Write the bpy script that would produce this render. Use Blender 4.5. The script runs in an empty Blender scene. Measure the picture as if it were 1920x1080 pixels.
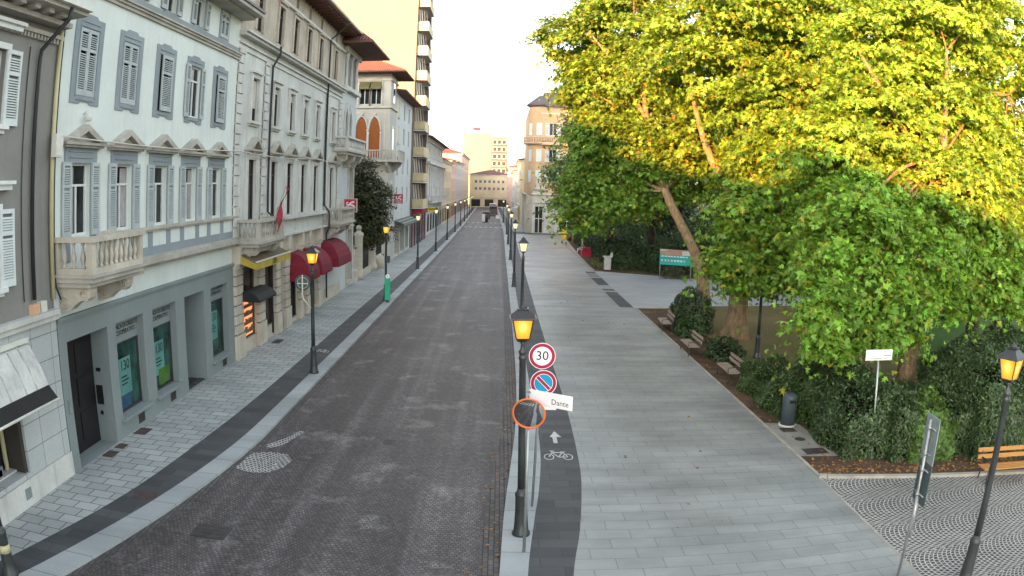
import bpy, bmesh, math, random
import numpy as np
from mathutils import Vector, Matrix

R = math.radians
PI = math.pi
rnd = random.Random(11)
nr = np.random.default_rng(11)
scene = bpy.context.scene
COL = scene.collection
scene.render.engine = 'CYCLES'

# ------------------------------------------------------------------ camera (a wide webcam lens with barrel distortion)
CAM_H = 7.0
PITCH, YAW, ROLL = 0.12809, 0.015876, 0.025606
cam = bpy.data.cameras.new('webcam')
cam_ob = bpy.data.objects.new('webcam', cam)
COL.objects.link(cam_ob)
fw = Vector((math.sin(YAW) * math.cos(PITCH), math.cos(YAW) * math.cos(PITCH), -math.sin(PITCH)))
rt = Vector((math.cos(YAW), -math.sin(YAW), 0))
up = rt.cross(fw)
ax = rt * math.cos(ROLL) + up * math.sin(ROLL)
ay = up * math.cos(ROLL) - rt * math.sin(ROLL)
mw = Matrix((ax, ay, -fw)).transposed().to_4x4()
mw.translation = Vector((0, 0, CAM_H))
cam_ob.matrix_world = mw
cam.clip_end = 5000
cam.sensor_width = 36
F_MM = 1450 * 36 / 1920
cam.type = 'PANO'
pc = cam if hasattr(cam, 'panorama_type') else cam.cycles
pc.panorama_type = 'FISHEYE_LENS_POLYNOMIAL'
pc.fisheye_fov = R(150)
pc.fisheye_polynomial_k0 = 0
pc.fisheye_polynomial_k1 = -1 / F_MM
pc.fisheye_polynomial_k2 = 0
pc.fisheye_polynomial_k3 = -0.11535 / F_MM ** 3
pc.fisheye_polynomial_k4 = 0
scene.camera = cam_ob

# ------------------------------------------------------------------ daylight: low morning sun from behind and left
SUN_EL, SUN_AZ = R(7.0), R(30)
to_sun = Vector((-math.sin(SUN_AZ) * math.cos(SUN_EL), -math.cos(SUN_AZ) * math.cos(SUN_EL), math.sin(SUN_EL)))
world = bpy.data.worlds.new('World')
scene.world = world
world.use_nodes = True
wn = world.node_tree
wn.nodes.clear()
sky = wn.nodes.new('ShaderNodeTexSky')
sky.sky_type = 'NISHITA'
sky.sun_disc = False
sky.sun_elevation = SUN_EL
sky.sun_rotation = math.atan2(to_sun.x, to_sun.y)
sky.air_density = 1.0
sky.dust_density = 2.0
hs = wn.nodes.new('ShaderNodeHueSaturation')
hs.inputs['Saturation'].default_value = 0.4
bg = wn.nodes.new('ShaderNodeBackground')
bg.inputs['Strength'].default_value = 0.15
wo = wn.nodes.new('ShaderNodeOutputWorld')
wn.links.new(sky.outputs[0], hs.inputs['Color'])
wn.links.new(hs.outputs[0], bg.inputs['Color'])
wn.links.new(bg.outputs[0], wo.inputs['Surface'])
sun = bpy.data.lights.new('sun', 'SUN')
sun.energy = 4.2
sun.angle = R(0.6)
sun.color = (1.0, 0.375, 0.065)
sun_ob = bpy.data.objects.new('sun', sun)
COL.objects.link(sun_ob)
sun_ob.location = (-40, -70, 30)
sun_ob.rotation_euler = to_sun.to_track_quat('Z', 'Y').to_euler()
scene.view_settings.view_transform = 'Standard'
scene.view_settings.look = 'None'
scene.view_settings.gamma = 1
scene.view_settings.exposure = 3.0

# ------------------------------------------------------------------ materials
def new_mat(name):
    m = bpy.data.materials.new(name)
    m.use_nodes = True
    nt = m.node_tree
    b = nt.nodes['Principled BSDF']
    return m, nt, b

def nd(nt, typ, **kw):
    n = nt.nodes.new(typ)
    for k, v in kw.items():
        if k.startswith('i_'):
            n.inputs[k[2:]].default_value = v
        else:
            setattr(n, k, v)
    return n

def c4(c):
    return (c[0], c[1], c[2], 1)

def noise(nt, vec, scale, detail=4, rough=.55):
    n = nd(nt, 'ShaderNodeTexNoise')
    n.inputs['Scale'].default_value = scale
    n.inputs['Detail'].default_value = detail
    n.inputs['Roughness'].default_value = rough
    if vec is not None:
        nt.links.new(vec, n.inputs['Vector'])
    return n

def ramp(nt, fac, stops):
    r = nd(nt, 'ShaderNodeValToRGB')
    e = r.color_ramp.elements
    e[0].position, e[0].color = stops[0][0], c4(stops[0][1])
    e[1].position, e[1].color = stops[-1][0], c4(stops[-1][1])
    for p, c in stops[1:-1]:
        x = e.new(p)
        x.color = c4(c)
    nt.links.new(fac, r.inputs['Fac'])
    return r

def mixc(nt, fac, a, b, mode='MIX'):
    m = nd(nt, 'ShaderNodeMix', data_type='RGBA', blend_type=mode)
    if isinstance(fac, (int, float)):
        m.inputs[0].default_value = fac
    else:
        nt.links.new(fac, m.inputs[0])
    for s, v in ((6, a), (7, b)):
        if isinstance(v, tuple):
            m.inputs[s].default_value = c4(v)
        else:
            nt.links.new(v, m.inputs[s])
    return m.outputs[2]

def mathn(nt, op, a, b=None):
    m = nd(nt, 'ShaderNodeMath', operation=op)
    for i, v in enumerate((a, b)):
        if v is None:
            continue
        if isinstance(v, (int, float)):
            m.inputs[i].default_value = v
        else:
            nt.links.new(v, m.inputs[i])
    return m.outputs[0]

def worldpos(nt, scale=(1, 1, 1)):
    g = nd(nt, 'ShaderNodeNewGeometry')
    if scale == (1, 1, 1):
        return g.outputs['Position']
    mp = nd(nt, 'ShaderNodeMapping')
    mp.inputs['Scale'].default_value = scale
    nt.links.new(g.outputs['Position'], mp.inputs['Vector'])
    return mp.outputs[0]

def bumpn(nt, b, h, strength, dist=.02):
    bp = nd(nt, 'ShaderNodeBump')
    bp.inputs['Strength'].default_value = strength
    bp.inputs['Distance'].default_value = dist
    nt.links.new(h, bp.inputs['Height'])
    nt.links.new(bp.outputs[0], b.inputs['Normal'])

def M(name, base, rough=.8, var=.18, scale=1.3, fine=14, bump=.15, metal=0, streak=0.0, spec=.3, dirt=None):
    """painted or plain material with large and small tone variation, vertical streaks of wear and a little bump"""
    m, nt, b = new_mat(name)
    p = worldpos(nt)
    n1 = noise(nt, p, scale, 5)
    n2 = noise(nt, p, fine, 3)
    lo = tuple(max(0, c * (1 - var)) for c in base)
    hi = tuple(min(1, c * (1 + var * .6)) for c in base)
    r1 = ramp(nt, n1.outputs[0], [(.3, lo), (.7, hi)])
    r2 = ramp(nt, n2.outputs[0], [(.3, (1 - var * .5,) * 3), (.7, (1,) * 3)])
    col = mixc(nt, 1.0, r1.outputs[0], r2.outputs[0], 'MULTIPLY')
    if streak:
        ns = noise(nt, worldpos(nt, (2.2, 2.2, .16)), 1.7, 6, .65)
        rs = ramp(nt, ns.outputs[0], [(.52, (0, 0, 0)), (.78, (1, 1, 1))])
        f = mathn(nt, 'MULTIPLY', rs.outputs[0], streak)
        col = mixc(nt, f, col, dirt or tuple(c * .35 for c in base))
    nt.links.new(col, b.inputs['Base Color'])
    b.inputs['Roughness'].default_value = rough
    b.inputs['Metallic'].default_value = metal
    b.inputs['Specular IOR Level'].default_value = spec
    if bump:
        bumpn(nt, b, n2.outputs[0], bump, .01)
    return m

def Mglass(name, base=(.02, .025, .03), rough=.06, tint=None):
    m, nt, b = new_mat(name)
    p = worldpos(nt)
    n = noise(nt, p, .9, 3)
    r = ramp(nt, n.outputs[0], [(.35, tuple(c * .5 for c in base)), (.7, tuple(c * 2.2 for c in (tint or base)))])
    nt.links.new(r.outputs[0], b.inputs['Base Color'])
    b.inputs['Roughness'].default_value = rough
    b.inputs['Specular IOR Level'].default_value = .22
    return m

def Memit(name, col, strength, base=(.8, .6, .3)):
    m, nt, b = new_mat(name)
    b.inputs['Base Color'].default_value = c4(base)
    p = worldpos(nt)
    n = noise(nt, p, 5, 2)
    r = ramp(nt, n.outputs[0], [(.3, tuple(c * .75 for c in col)), (.7, col)])
    nt.links.new(r.outputs[0], b.inputs['Emission Color'])
    b.inputs['Emission Strength'].default_value = strength
    b.inputs['Roughness'].default_value = .3
    return m

def Mslab(name, c_lo, c_hi, joint, bw, bh, js, rot=0.0, rough=.7, offset=.5, stain=.25, bump=.4, warp=0.02, axes='xy', spec=.35):
    """stone paving or cladding: brick pattern of bw x bh metres with joints, each slab its own tone"""
    m, nt, b = new_mat(name)
    p = worldpos(nt)
    vec = p
    if axes != 'xy':
        sx = nd(nt, 'ShaderNodeSeparateXYZ')
        nt.links.new(p, sx.inputs[0])
        cx = nd(nt, 'ShaderNodeCombineXYZ')
        nt.links.new(sx.outputs['XYZ'.index(axes[0].upper())], cx.inputs[0])
        nt.links.new(sx.outputs['XYZ'.index(axes[1].upper())], cx.inputs[1])
        vec = cx.outputs[0]
    nw = noise(nt, vec, 2.5, 2)
    add = nd(nt, 'ShaderNodeVectorMath', operation='MULTIPLY_ADD')
    nt.links.new(nw.outputs[1], add.inputs[0])
    add.inputs[1].default_value = (warp, warp, warp)
    nt.links.new(vec, add.inputs[2])
    mp = nd(nt, 'ShaderNodeMapping')
    mp.inputs['Rotation'].default_value = (0, 0, rot)
    nt.links.new(add.outputs[0], mp.inputs['Vector'])
    br = nd(nt, 'ShaderNodeTexBrick')
    br.offset = offset
    nt.links.new(mp.outputs[0], br.inputs['Vector'])
    for k, v in (('Scale', 1), ('Brick Width', bw), ('Row Height', bh), ('Mortar Size', js), ('Mortar Smooth', .3), ('Bias', 0)):
        br.inputs[k].default_value = v
    br.inputs['Color1'].default_value = c4(c_lo)
    br.inputs['Color2'].default_value = c4(c_hi)
    br.inputs['Mortar'].default_value = c4(joint)
    n1 = noise(nt, p, .35, 6, .6)
    n2 = noise(nt, p, 22, 3)
    r1 = ramp(nt, n1.outputs[0], [(.32, (1 - stain,) * 3), (.68, (1, 1, 1))])
    r2 = ramp(nt, n2.outputs[0], [(.3, (.86,) * 3), (.7, (1.0,) * 3)])
    col = mixc(nt, 1.0, br.outputs['Color'], r1.outputs[0], 'MULTIPLY')
    col = mixc(nt, 1.0, col, r2.outputs[0], 'MULTIPLY')
    if axes == 'xy':
        # worn bands across the slabs, spots of gum and small stains
        n4 = noise(nt, worldpos(nt, (.22, .9, 1)), .8, 5, .6)
        r4 = ramp(nt, n4.outputs[0], [(.34, (1 - stain * .8,) * 3), (.6, (1.04,) * 3)])
        col = mixc(nt, 1.0, col, r4.outputs[0], 'MULTIPLY')
        vo = nd(nt, 'ShaderNodeTexVoronoi')
        vo.inputs['Scale'].default_value = 1.6
        nt.links.new(p, vo.inputs['Vector'])
        rv = ramp(nt, vo.outputs['Distance'], [(.035, (.45,) * 3), (.06, (1,) * 3)])
        n5 = noise(nt, p, .9, 2)
        f5 = ramp(nt, n5.outputs[0], [(.52, (0, 0, 0)), (.6, (1, 1, 1))])
        col = mixc(nt, f5.outputs[0], col, mixc(nt, 1.0, col, rv.outputs[0], 'MULTIPLY'))
    nt.links.new(col, b.inputs['Base Color'])
    b.inputs['Roughness'].default_value = rough
    b.inputs['Specular IOR Level'].default_value = spec
    inv = mathn(nt, 'SUBTRACT', 1.0, br.outputs['Fac'])
    h = mathn(nt, 'ADD', inv, mathn(nt, 'MULTIPLY', n2.outputs[0], .3))
    bumpn(nt, b, h, bump, .012)
    return m

def Mcobble(name, stones, joint, period, size, radius, axis, rough=.75, joint_w=.02, bump=.8, patch=True):
    """small cubes laid in arcs; axis 'y' stacks the arcs along the road, 'x' across it"""
    m, nt, b = new_mat(name)
    p = worldpos(nt)
    nw = noise(nt, p, 3.0, 2)
    add = nd(nt, 'ShaderNodeVectorMath', operation='MULTIPLY_ADD')
    nt.links.new(nw.outputs[1], add.inputs[0])
    add.inputs[1].default_value = (.05, .05, 0)
    nt.links.new(p, add.inputs[2])
    s = nd(nt, 'ShaderNodeSeparateXYZ')
    nt.links.new(add.outputs[0], s.inputs[0])
    a, t = (s.outputs[1], s.outputs[0]) if axis == 'y' else (s.outputs[0], s.outputs[1])
    tm = mathn(nt, 'SUBTRACT', mathn(nt, 'FLOORED_MODULO', t, period), period / 2)
    arc = mathn(nt, 'SQRT', mathn(nt, 'MAXIMUM', mathn(nt, 'SUBTRACT', radius * radius, mathn(nt, 'MULTIPLY', tm, tm)), 0.001))
    v = mathn(nt, 'ADD', a, arc) if axis == 'x' else mathn(nt, 'SUBTRACT', a, arc)
    cx = nd(nt, 'ShaderNodeCombineXYZ')
    ang = mathn(nt, 'MULTIPLY', mathn(nt, 'ARCSINE', mathn(nt, 'DIVIDE', tm, radius)), radius)
    nt.links.new(ang, cx.inputs[0])
    nt.links.new(v, cx.inputs[1])
    br = nd(nt, 'ShaderNodeTexBrick')
    br.offset = .5
    nt.links.new(cx.outputs[0], br.inputs['Vector'])
    for k, vv in (('Scale', 1), ('Brick Width', size), ('Row Height', size), ('Mortar Size', joint_w), ('Mortar Smooth', .35), ('Bias', 0)):
        br.inputs[k].default_value = vv
    br.inputs['Color1'].default_value = c4(stones[0])
    br.inputs['Color2'].default_value = c4(stones[1])
    br.inputs['Mortar'].default_value = c4(joint)
    n1 = noise(nt, p, .22, 6, .62)
    r1 = ramp(nt, n1.outputs[0], [(.3, (.72,) * 3), (.5, (.95,) * 3), (.72, (1.2,) * 3)])
    n2 = noise(nt, worldpos(nt, (1, .18, 1)), .9, 4, .6)
    r2 = ramp(nt, n2.outputs[0], [(.3, (.82, .82, .84)), (.7, (1.15, 1.12, 1.1))])
    n3 = noise(nt, p, 9, 2)
    r3 = ramp(nt, n3.outputs[0], [(.25, (.7,) * 3), (.75, (1.25,) * 3)])
    col = mixc(nt, 1.0, br.outputs['Color'], r1.outputs[0], 'MULTIPLY')
    if patch:
        col = mixc(nt, 1.0, col, r2.outputs[0], 'MULTIPLY')
        nk = noise(nt, worldpos(nt, (1.1, .022, 1)), 1.3, 3, .5)
        rk = ramp(nt, nk.outputs[0], [(.35, (.84, .83, .84)), (.53, (1.0, 1.0, 1.0)), (.66, (1.42, 1.43, 1.46))])
        col = mixc(nt, 1.0, col, rk.outputs[0], 'MULTIPLY')
        ng = noise(nt, p, .55, 5, .7)
        rg = ramp(nt, ng.outputs[0], [(.56, (0, 0, 0)), (.70, (1, 1, 1))])
        fj = mathn(nt, 'MULTIPLY', mathn(nt, 'MULTIPLY', rg.outputs[0], br.outputs['Fac']), .8)
        col = mixc(nt, fj, col, (.42, .41, .39))
    col = mixc(nt, 1.0, col, r3.outputs[0], 'MULTIPLY')
    nt.links.new(col, b.inputs['Base Color'])
    b.inputs['Roughness'].default_value = rough
    b.inputs['Specular IOR Level'].default_value = .3
    inv = mathn(nt, 'SUBTRACT', 1.0, br.outputs['Fac'])
    bumpn(nt, b, inv, bump, .012)
    return m

def Mleaf(name, trans=.35, rough=.5):
    m, nt, b = new_mat(name)
    at = nd(nt, 'ShaderNodeAttribute', attribute_name='Col')
    nt.links.new(at.outputs['Color'], b.inputs['Base Color'])
    b.inputs['Roughness'].default_value = rough
    b.inputs['Specular IOR Level'].default_value = .35
    tr = nd(nt, 'ShaderNodeBsdfTranslucent')
    br = mixc(nt, 1.0, at.outputs['Color'], (1.5, 1.12, .42), 'MULTIPLY')
    nt.links.new(br, tr.inputs['Color'])
    mx = nd(nt, 'ShaderNodeMixShader')
    mx.inputs[0].default_value = trans
    nt.links.new(b.outputs[0], mx.inputs[1])
    nt.links.new(tr.outputs[0], mx.inputs[2])
    nt.links.new(mx.outputs[0], nt.nodes['Material Output'].inputs['Surface'])
    return m

def Mground(name, stops, scale=.5, fine=18, bump=.6):
    m, nt, b = new_mat(name)
    p = worldpos(nt)
    n1 = noise(nt, p, scale, 6, .65)
    n2 = noise(nt, p, fine, 4, .7)
    mixf = mathn(nt, 'ADD', mathn(nt, 'MULTIPLY', n1.outputs[0], .7), mathn(nt, 'MULTIPLY', n2.outputs[0], .3))
    r = ramp(nt, mixf, stops)
    nt.links.new(r.outputs[0], b.inputs['Base Color'])
    b.inputs['Roughness'].default_value = .95
    b.inputs['Specular IOR Level'].default_value = .1
    bumpn(nt, b, n2.outputs[0], bump, .03)
    return m

def Mtiles(name, c1, c2, sx=.22, axis='x'):
    m, nt, b = new_mat(name)
    tc = nd(nt, 'ShaderNodeTexCoord')
    s = nd(nt, 'ShaderNodeSeparateXYZ')
    nt.links.new(tc.outputs['UV'], s.inputs[0])
    w = mathn(nt, 'PINGPONG', s.outputs[0], sx / 2)
    w2 = mathn(nt, 'FRACT', mathn(nt, 'DIVIDE', s.outputs[1], .38))
    n = noise(nt, worldpos(nt), 4, 4)
    r = ramp(nt, n.outputs[0], [(.3, c1), (.7, c2)])
    dark = ramp(nt, w, [(.0, (.25,) * 3), (sx * .35, (1,) * 3)])
    dark2 = ramp(nt, w2, [(.0, (.5,) * 3), (.14, (1,) * 3)])
    col = mixc(nt, 1.0, r.outputs[0], dark.outputs[0], 'MULTIPLY')
    col = mixc(nt, 1.0, col, dark2.outputs[0], 'MULTIPLY')
    nt.links.new(col, b.inputs['Base Color'])
    b.inputs['Roughness'].default_value = .85
    bumpn(nt, b, mathn(nt, 'ADD', w, mathn(nt, 'MULTIPLY', w2, .05)), .9, .1)
    return m

def Mwood(name, c1, c2, scale=6, rough=.6):
    m, nt, b = new_mat(name)
    n = noise(nt, worldpos(nt, (6, 1.2, 8)), scale, 5, .7)
    r = ramp(nt, n.outputs[0], [(.3, c1), (.7, c2)])
    nt.links.new(r.outputs[0], b.inputs['Base Color'])
    b.inputs['Roughness'].default_value = rough
    bumpn(nt, b, n.outputs[0], .3, .01)
    return m

def Mbark(name, c1, c2, c3):
    m, nt, b = new_mat(name)
    n = noise(nt, worldpos(nt, (3.2, 3.2, .7)), 3.2, 7, .7)
    n2 = noise(nt, worldpos(nt), 1.4, 4, .6)
    r = ramp(nt, n.outputs[0], [(.3, c1), (.5, c2), (.7, c3)])
    r2 = ramp(nt, n2.outputs[0], [(.35, (.75, .72, .7)), (.7, (1.1, 1.1, 1.05))])
    col = mixc(nt, 1.0, r.outputs[0], r2.outputs[0], 'MULTIPLY')
    nt.links.new(col, b.inputs['Base Color'])
    b.inputs['Roughness'].default_value = .9
    bumpn(nt, b, n.outputs[0], 1.0, .06)
    return m

MT = {}
def setup_materials():
    T = MT
    T['white_plaster'] = M('white_plaster', (.64, .69, .66), .9, .10, .5, 9, .12, streak=.42, dirt=(.40, .43, .41))
    T['greige_plaster'] = M('greige_plaster', (.58, .60, .575), .9, .16, .6, 9, .12, streak=.6, dirt=(.30, .29, .26))
    T['upper_plaster'] = M('upper_plaster', (.50, .44, .37), .9, .24, .8, 7, .12, streak=.65, dirt=(.25, .22, .19))
    T['blue_grey'] = M('blue_grey_paint', (.25, .29, .31), .85, .12, .8, 10, .12, streak=.18, dirt=(.15, .18, .2))
    T['ground_grey'] = M('ground_floor_grey', (.21, .245, .245), .8, .1, .5, 8, .12, streak=.22, dirt=(.13, .15, .16))
    T['dark_grey'] = M('dark_grey_plaster', (.225, .222, .205), .9, .12, .6, 10, .15, streak=.35, dirt=(.1, .1, .09))
    T['stone'] = M('weathered_stone', (.44, .42, .37), .85, .22, 1.1, 12, .3, streak=.45, dirt=(.16, .15, .13))
    T['cream_stone'] = M('cream_stone', (.52, .48, .40), .85, .2, 1.4, 11, .3, streak=.3, dirt=(.22, .19, .15))
    T['white_stone'] = M('white_stone', (.58, .58, .55), .85, .18, 1.0, 12, .25, streak=.6, dirt=(.25, .24, .22))
    T['light_cladding'] = Mslab('light_cladding', (.47, .50, .50), (.54, .57, .56), (.2, .2, .2), .95, .62, .012, axes='yz', offset=0, stain=.2, bump=.2, warp=0)
    T['shutter_grey'] = M('shutter_grey', (.40, .445, .45), .7, .12, 2, 14, .1)
    T['shutter_white'] = M('shutter_white', (.60, .65, .64), .7, .1, 2, 14, .1)
    T['shutter_brown'] = M('shutter_brown', (.20, .14, .10), .7, .15, 2, 14, .1)
    T['frame_white'] = M('frame_white', (.66, .68, .66), .6, .08, 2, 14, .05)
    T['frame_dark'] = M('frame_dark', (.05, .045, .04), .6, .1, 2, 14, .05)
    T['glass'] = Mglass('window_glass', (.016, .019, .022), .12)
    T['glass_warm'] = Mglass('window_glass_warm', (.022, .016, .015), .2)
    T['glass_shop'] = Mglass('shop_glass', (.010, .030, .028), .05, tint=(.022, .062, .05))
    T['curtain'] = M('net_curtain', (.38, .36, .36), .9, .2, 3, 20, .2)
    T['door_dark'] = M('door_dark', (.018, .016, .017), .35, .2, 2, 14, .05)
    T['iron'] = M('cast_iron', (.030, .033, .035), .45, .2, 3, 25, .1, spec=.5)
    T['iron_green'] = M('lamp_post_paint', (.035, .042, .042), .42, .25, 3, 25, .1, spec=.5)
    T['steel'] = M('galvanised_steel', (.36, .38, .38), .45, .15, 3, 25, .05, metal=.6)
    T['plate_back'] = M('sign_back', (.27, .32, .31), .5, .15, 3, 20, .05, metal=.3)
    T['plate_back_dark'] = M('sign_back_dark', (.07, .10, .10), .5, .15, 3, 20, .05, metal=.2)
    T['yellow_pipe'] = M('pale_pipe', (.50, .46, .27), .6, .12, 2, 14, .05)
    T['dark_pipe'] = M('dark_pipe', (.035, .035, .04), .5, .15, 2, 14, .05)
    T['box_white'] = M('box_white', (.62, .62, .56), .6, .1, 3, 14, .05)
    T['box_orange'] = M('box_orange', (.62, .40, .24), .6, .1, 3, 14, .05)
    T['lamp_glass'] = Memit('lamp_glass', (1.0, .54, .035), .165, (.12, .06, .01))
    for nm, cols in (('lamp_glass', ((1, .80, .22), (1, .55, .04), (.9, .30, .01))),):
        nt = T[nm].node_tree
        b = nt.nodes['Principled BSDF']
        tc = nd(nt, 'ShaderNodeTexCoord')
        sp = nd(nt, 'ShaderNodeSeparateXYZ')
        nt.links.new(tc.outputs['Generated'], sp.inputs[0])
        ab = [mathn(nt, 'ABSOLUTE', mathn(nt, 'SUBTRACT', sp.outputs[i], .5 if i < 2 else .6)) for i in range(3)]
        tg = mathn(nt, 'MINIMUM', ab[0], ab[1])
        d = mathn(nt, 'SQRT', mathn(nt, 'ADD', mathn(nt, 'POWER', tg, 2), mathn(nt, 'MULTIPLY', mathn(nt, 'POWER', ab[2], 2), .5)))
        r = ramp(nt, d, [(.08, cols[0]), (.24, cols[1]), (.48, cols[2])])
        nt.links.new(r.outputs[0], b.inputs['Emission Color'])
    T['lamp_glass_pale'] = Memit('lamp_glass_pale', (1.0, .90, .50), .155, (.15, .12, .06))
    T['shop_lit'] = Memit('shop_light', (1.0, .36, .15), .16, (.4, .2, .1))
    T['burgundy'] = M('burgundy_canvas', (.165, .012, .026), .85, .2, 2, 30, .2)
    T['yellow_awn'] = M('yellow_canvas', (.42, .33, .05), .8, .2, 2, 30, .2)
    T['brown_awn'] = M('brown_canvas', (.14, .11, .075), .85, .2, 2, 30, .2)
    T['white_awn'] = M('white_canvas', (.55, .56, .53), .85, .22, 1.5, 20, .2, streak=.5, dirt=(.12, .12, .11))
    T['black_awn'] = M('black_canvas', (.02, .02, .02), .8, .2, 2, 30, .2)
    T['green_awn'] = M('green_canvas', (.10, .13, .12), .85, .2, 2, 30, .2)
    T['red_sign'] = M('red_sign', (.42, .016, .045), .5, .08, 2, 14, .03)
    T['red_cloth'] = M('red_cloth', (.30, .02, .04), .8, .15, 3, 30, .2)
    T['sign_white'] = M('sign_white', (.80, .80, .80), .45, .04, 2, 14, .02)
    T['sign_red'] = M('sign_red', (.40, .012, .05), .45, .05, 2, 14, .02)
    T['sign_blue'] = M('sign_blue', (.015, .30, .50), .45, .05, 2, 14, .02)
    T['sign_black'] = M('sign_black', (.012, .012, .012), .5, .05, 2, 14, .02)
    T['orange'] = M('orange_plastic', (.75, .16, .03), .45, .1, 2, 14, .05)
    T['mirror'] = M('mirror_face', (.62, .62, .62), .03, .02, 2, 14, 0, metal=1)
    T['turquoise'] = M('turquoise_panel', (.03, .42, .38), .5, .1, 2, 14, .03)
    T['terracotta_band'] = M('terracotta_band', (.50, .30, .22), .6, .15, 3, 14, .05)
    T['green_post'] = M('green_post', (.03, .42, .25), .5, .1, 3, 14, .05)
    T['bin'] = M('bin_paint', (.055, .075, .085), .5, .15, 3, 14, .05)
    T['bin_metal'] = M('bin_metal', (.42, .43, .42), .5, .15, 3, 14, .05, metal=.3)
    T['yellow'] = M('yellow_paint', (.80, .60, .02), .5, .1, 3, 14, .05)
    T['maroon'] = M('maroon_paint', (.10, .03, .05), .5, .1, 3, 14, .05)
    T['wood_old'] = Mwood('grey_bench_wood', (.16, .12, .09), (.36, .29, .23))
    T['wood_orange'] = Mwood('orange_bench_wood', (.27, .12, .025), (.42, .21, .05))
    T['orange_shutter'] = M('orange_shutter', (.25, .075, .014), .7, .15, 3, 20, .1)
    T['olive_blind'] = M('olive_blind', (.12, .115, .055), .7, .15, 3, 20, .1)
    T['tower_plaster'] = M('tower_plaster', (.21, .185, .155), .9, .06, .3, 6, .05)
    T['tower_brown'] = M('tower_brown', (.17, .13, .115), .85, .15, 1, 10, .1)
    T['tower_panel'] = M('balcony_panel', (.52, .44, .27), .7, .12, 2, 14, .05)
    T['slab_white'] = M('slab_white', (.55, .53, .47), .85, .1, 1, 10, .1)
    T['villa_wall'] = M('villa_wall', (.42, .415, .375), .9, .12, .7, 9, .12, streak=.3, dirt=(.32, .30, .26))
    T['pale_blue_wall'] = M('pale_blue_wall', (.49, .525, .52), .9, .08, .6, 9, .1, streak=.2)
    T['eave_wood'] = M('eave_wood', (.145, .075, .055), .85, .2, 2, 14, .15)
    T['tiles'] = Mtiles('roof_tiles', (.13, .05, .04), (.21, .09, .07))
    T['slate'] = M('slate_roof', (.13, .12, .13), .7, .2, 3, 14, .2)
    T['cream_wall'] = M('cream_wall', (.62, .54, .36), .9, .1, .5, 8, .1)
    T['pink_wall'] = M('pink_wall', (.60, .42, .36), .9, .1, .5, 8, .1)
    T['peach_wall'] = M('peach_wall', (.62, .46, .33), .9, .1, .5, 8, .1)
    T['grey_wall'] = M('grey_wall', (.44, .47, .46), .9, .1, .5, 8, .1)
    T['tan_wall'] = M('tan_wall', (.66, .55, .38), .9, .15, .4, 8, .1)
    T['yellow_wall'] = M('yellow_wall', (.19, .21, .16), .9, .06, .4, 8, .1)
    T['tall_grey'] = M('tall_block_grey', (.10, .12, .14), .9, .1, .4, 8, .1)
    T['orange_wall'] = M('orange_wall', (.56, .38, .22), .9, .12, .5, 8, .1, streak=.2)
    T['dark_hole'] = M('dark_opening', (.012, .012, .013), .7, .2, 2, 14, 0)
    T['poster'] = M('poster_print', (.10, .27, .24), .6, .2, 1.5, 14, 0)
    T['poster_blue'] = M('poster_blue', (.03, .09, .16), .6, .3, 3, 14, 0)
    T['poster_green'] = M('poster_green', (.07, .16, .03), .6, .3, 3, 14, 0)
    T['bark'] = Mbark('plane_bark', (.09, .065, .04), (.20, .14, .08), (.33, .24, .14))
    T['bark_dark'] = Mbark('dark_bark', (.02, .017, .013), (.045, .035, .025), (.08, .06, .04))
    T['leaf'] = Mleaf('plane_leaf', .38)
    T['leaf_dark'] = Mleaf('dark_leaf', .15, .4)
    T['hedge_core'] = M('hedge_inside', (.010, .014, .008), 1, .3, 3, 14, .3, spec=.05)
    T['road'] = Mcobble('road_cobbles', ((.076, .067, .066), (.128, .115, .113)), (.040, .037, .037), 1.9, .10, 1.35, 'y', rough=.6, joint_w=.013)
    T['road_light'] = Mcobble('light_cobbles', ((.10, .095, .09), (.17, .16, .155)), (.55, .54, .52), 1.9, .13, 1.35, 'y', joint_w=.015, patch=False)
    T['fan'] = Mcobble('fan_cobbles', ((.055, .053, .050), (.10, .095, .09)), (.46, .45, .42), 1.55, .125, .95, 'x', joint_w=.017, patch=False)
    T['setts'] = Mslab('road_edge_setts', (.085, .075, .074), (.14, .125, .12), (.04, .04, .04), .22, .11, .014, rot=PI / 2, bump=.6, warp=.02)
    T['pavement'] = Mslab('pavement_slabs', (.36, .385, .38), (.46, .485, .475), (.11, .12, .12), .62, .40, .016, rot=.0, stain=.22)
    T['plaza'] = Mslab('plaza_slabs', (.315, .327, .315), (.35, .362, .35), (.17, .175, .168), .95, .46, .009, stain=.34, bump=.2, rough=.5, spec=.5)
    T['path'] = Mslab('path_slabs', (.34, .36, .37), (.39, .41, .42), (.24, .25, .26), 1.0, .46, .008, stain=.18, bump=.2, rough=.5, spec=.5)
    T['basalt'] = Mslab('basalt_slabs', (.060, .064, .068), (.095, .098, .102), (.045, .047, .05), .9, .42, .009, stain=.25, bump=.25)
    T['kerb'] = Mslab('kerb_granite', (.35, .38, .385), (.42, .445, .445), (.17, .18, .18), 5, 1.05, .012, stain=.2, bump=.25, offset=0)
    T['kerb_beige'] = M('bed_kerb', (.33, .32, .27), .85, .25, 2, 14, .3)
    T['concrete'] = M('concrete_pad', (.25, .25, .22), .9, .25, 1.2, 12, .3)
    T['paint'] = M('road_paint', (.52, .52, .50), .8, .25, 4, 18, .1)
    T['manhole'] = M('manhole_iron', (.055, .050, .048), .6, .35, 5, 30, .4)
    T['rusty_cover'] = M('rusty_cover', (.085, .06, .055), .8, .3, 4, 30, .4)
    T['soil'] = Mground('soil_leaf_litter', [(.3, (.04, .028, .019)), (.5, (.085, .058, .038)), (.7, (.16, .105, .065))], 1.2, 26)
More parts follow.
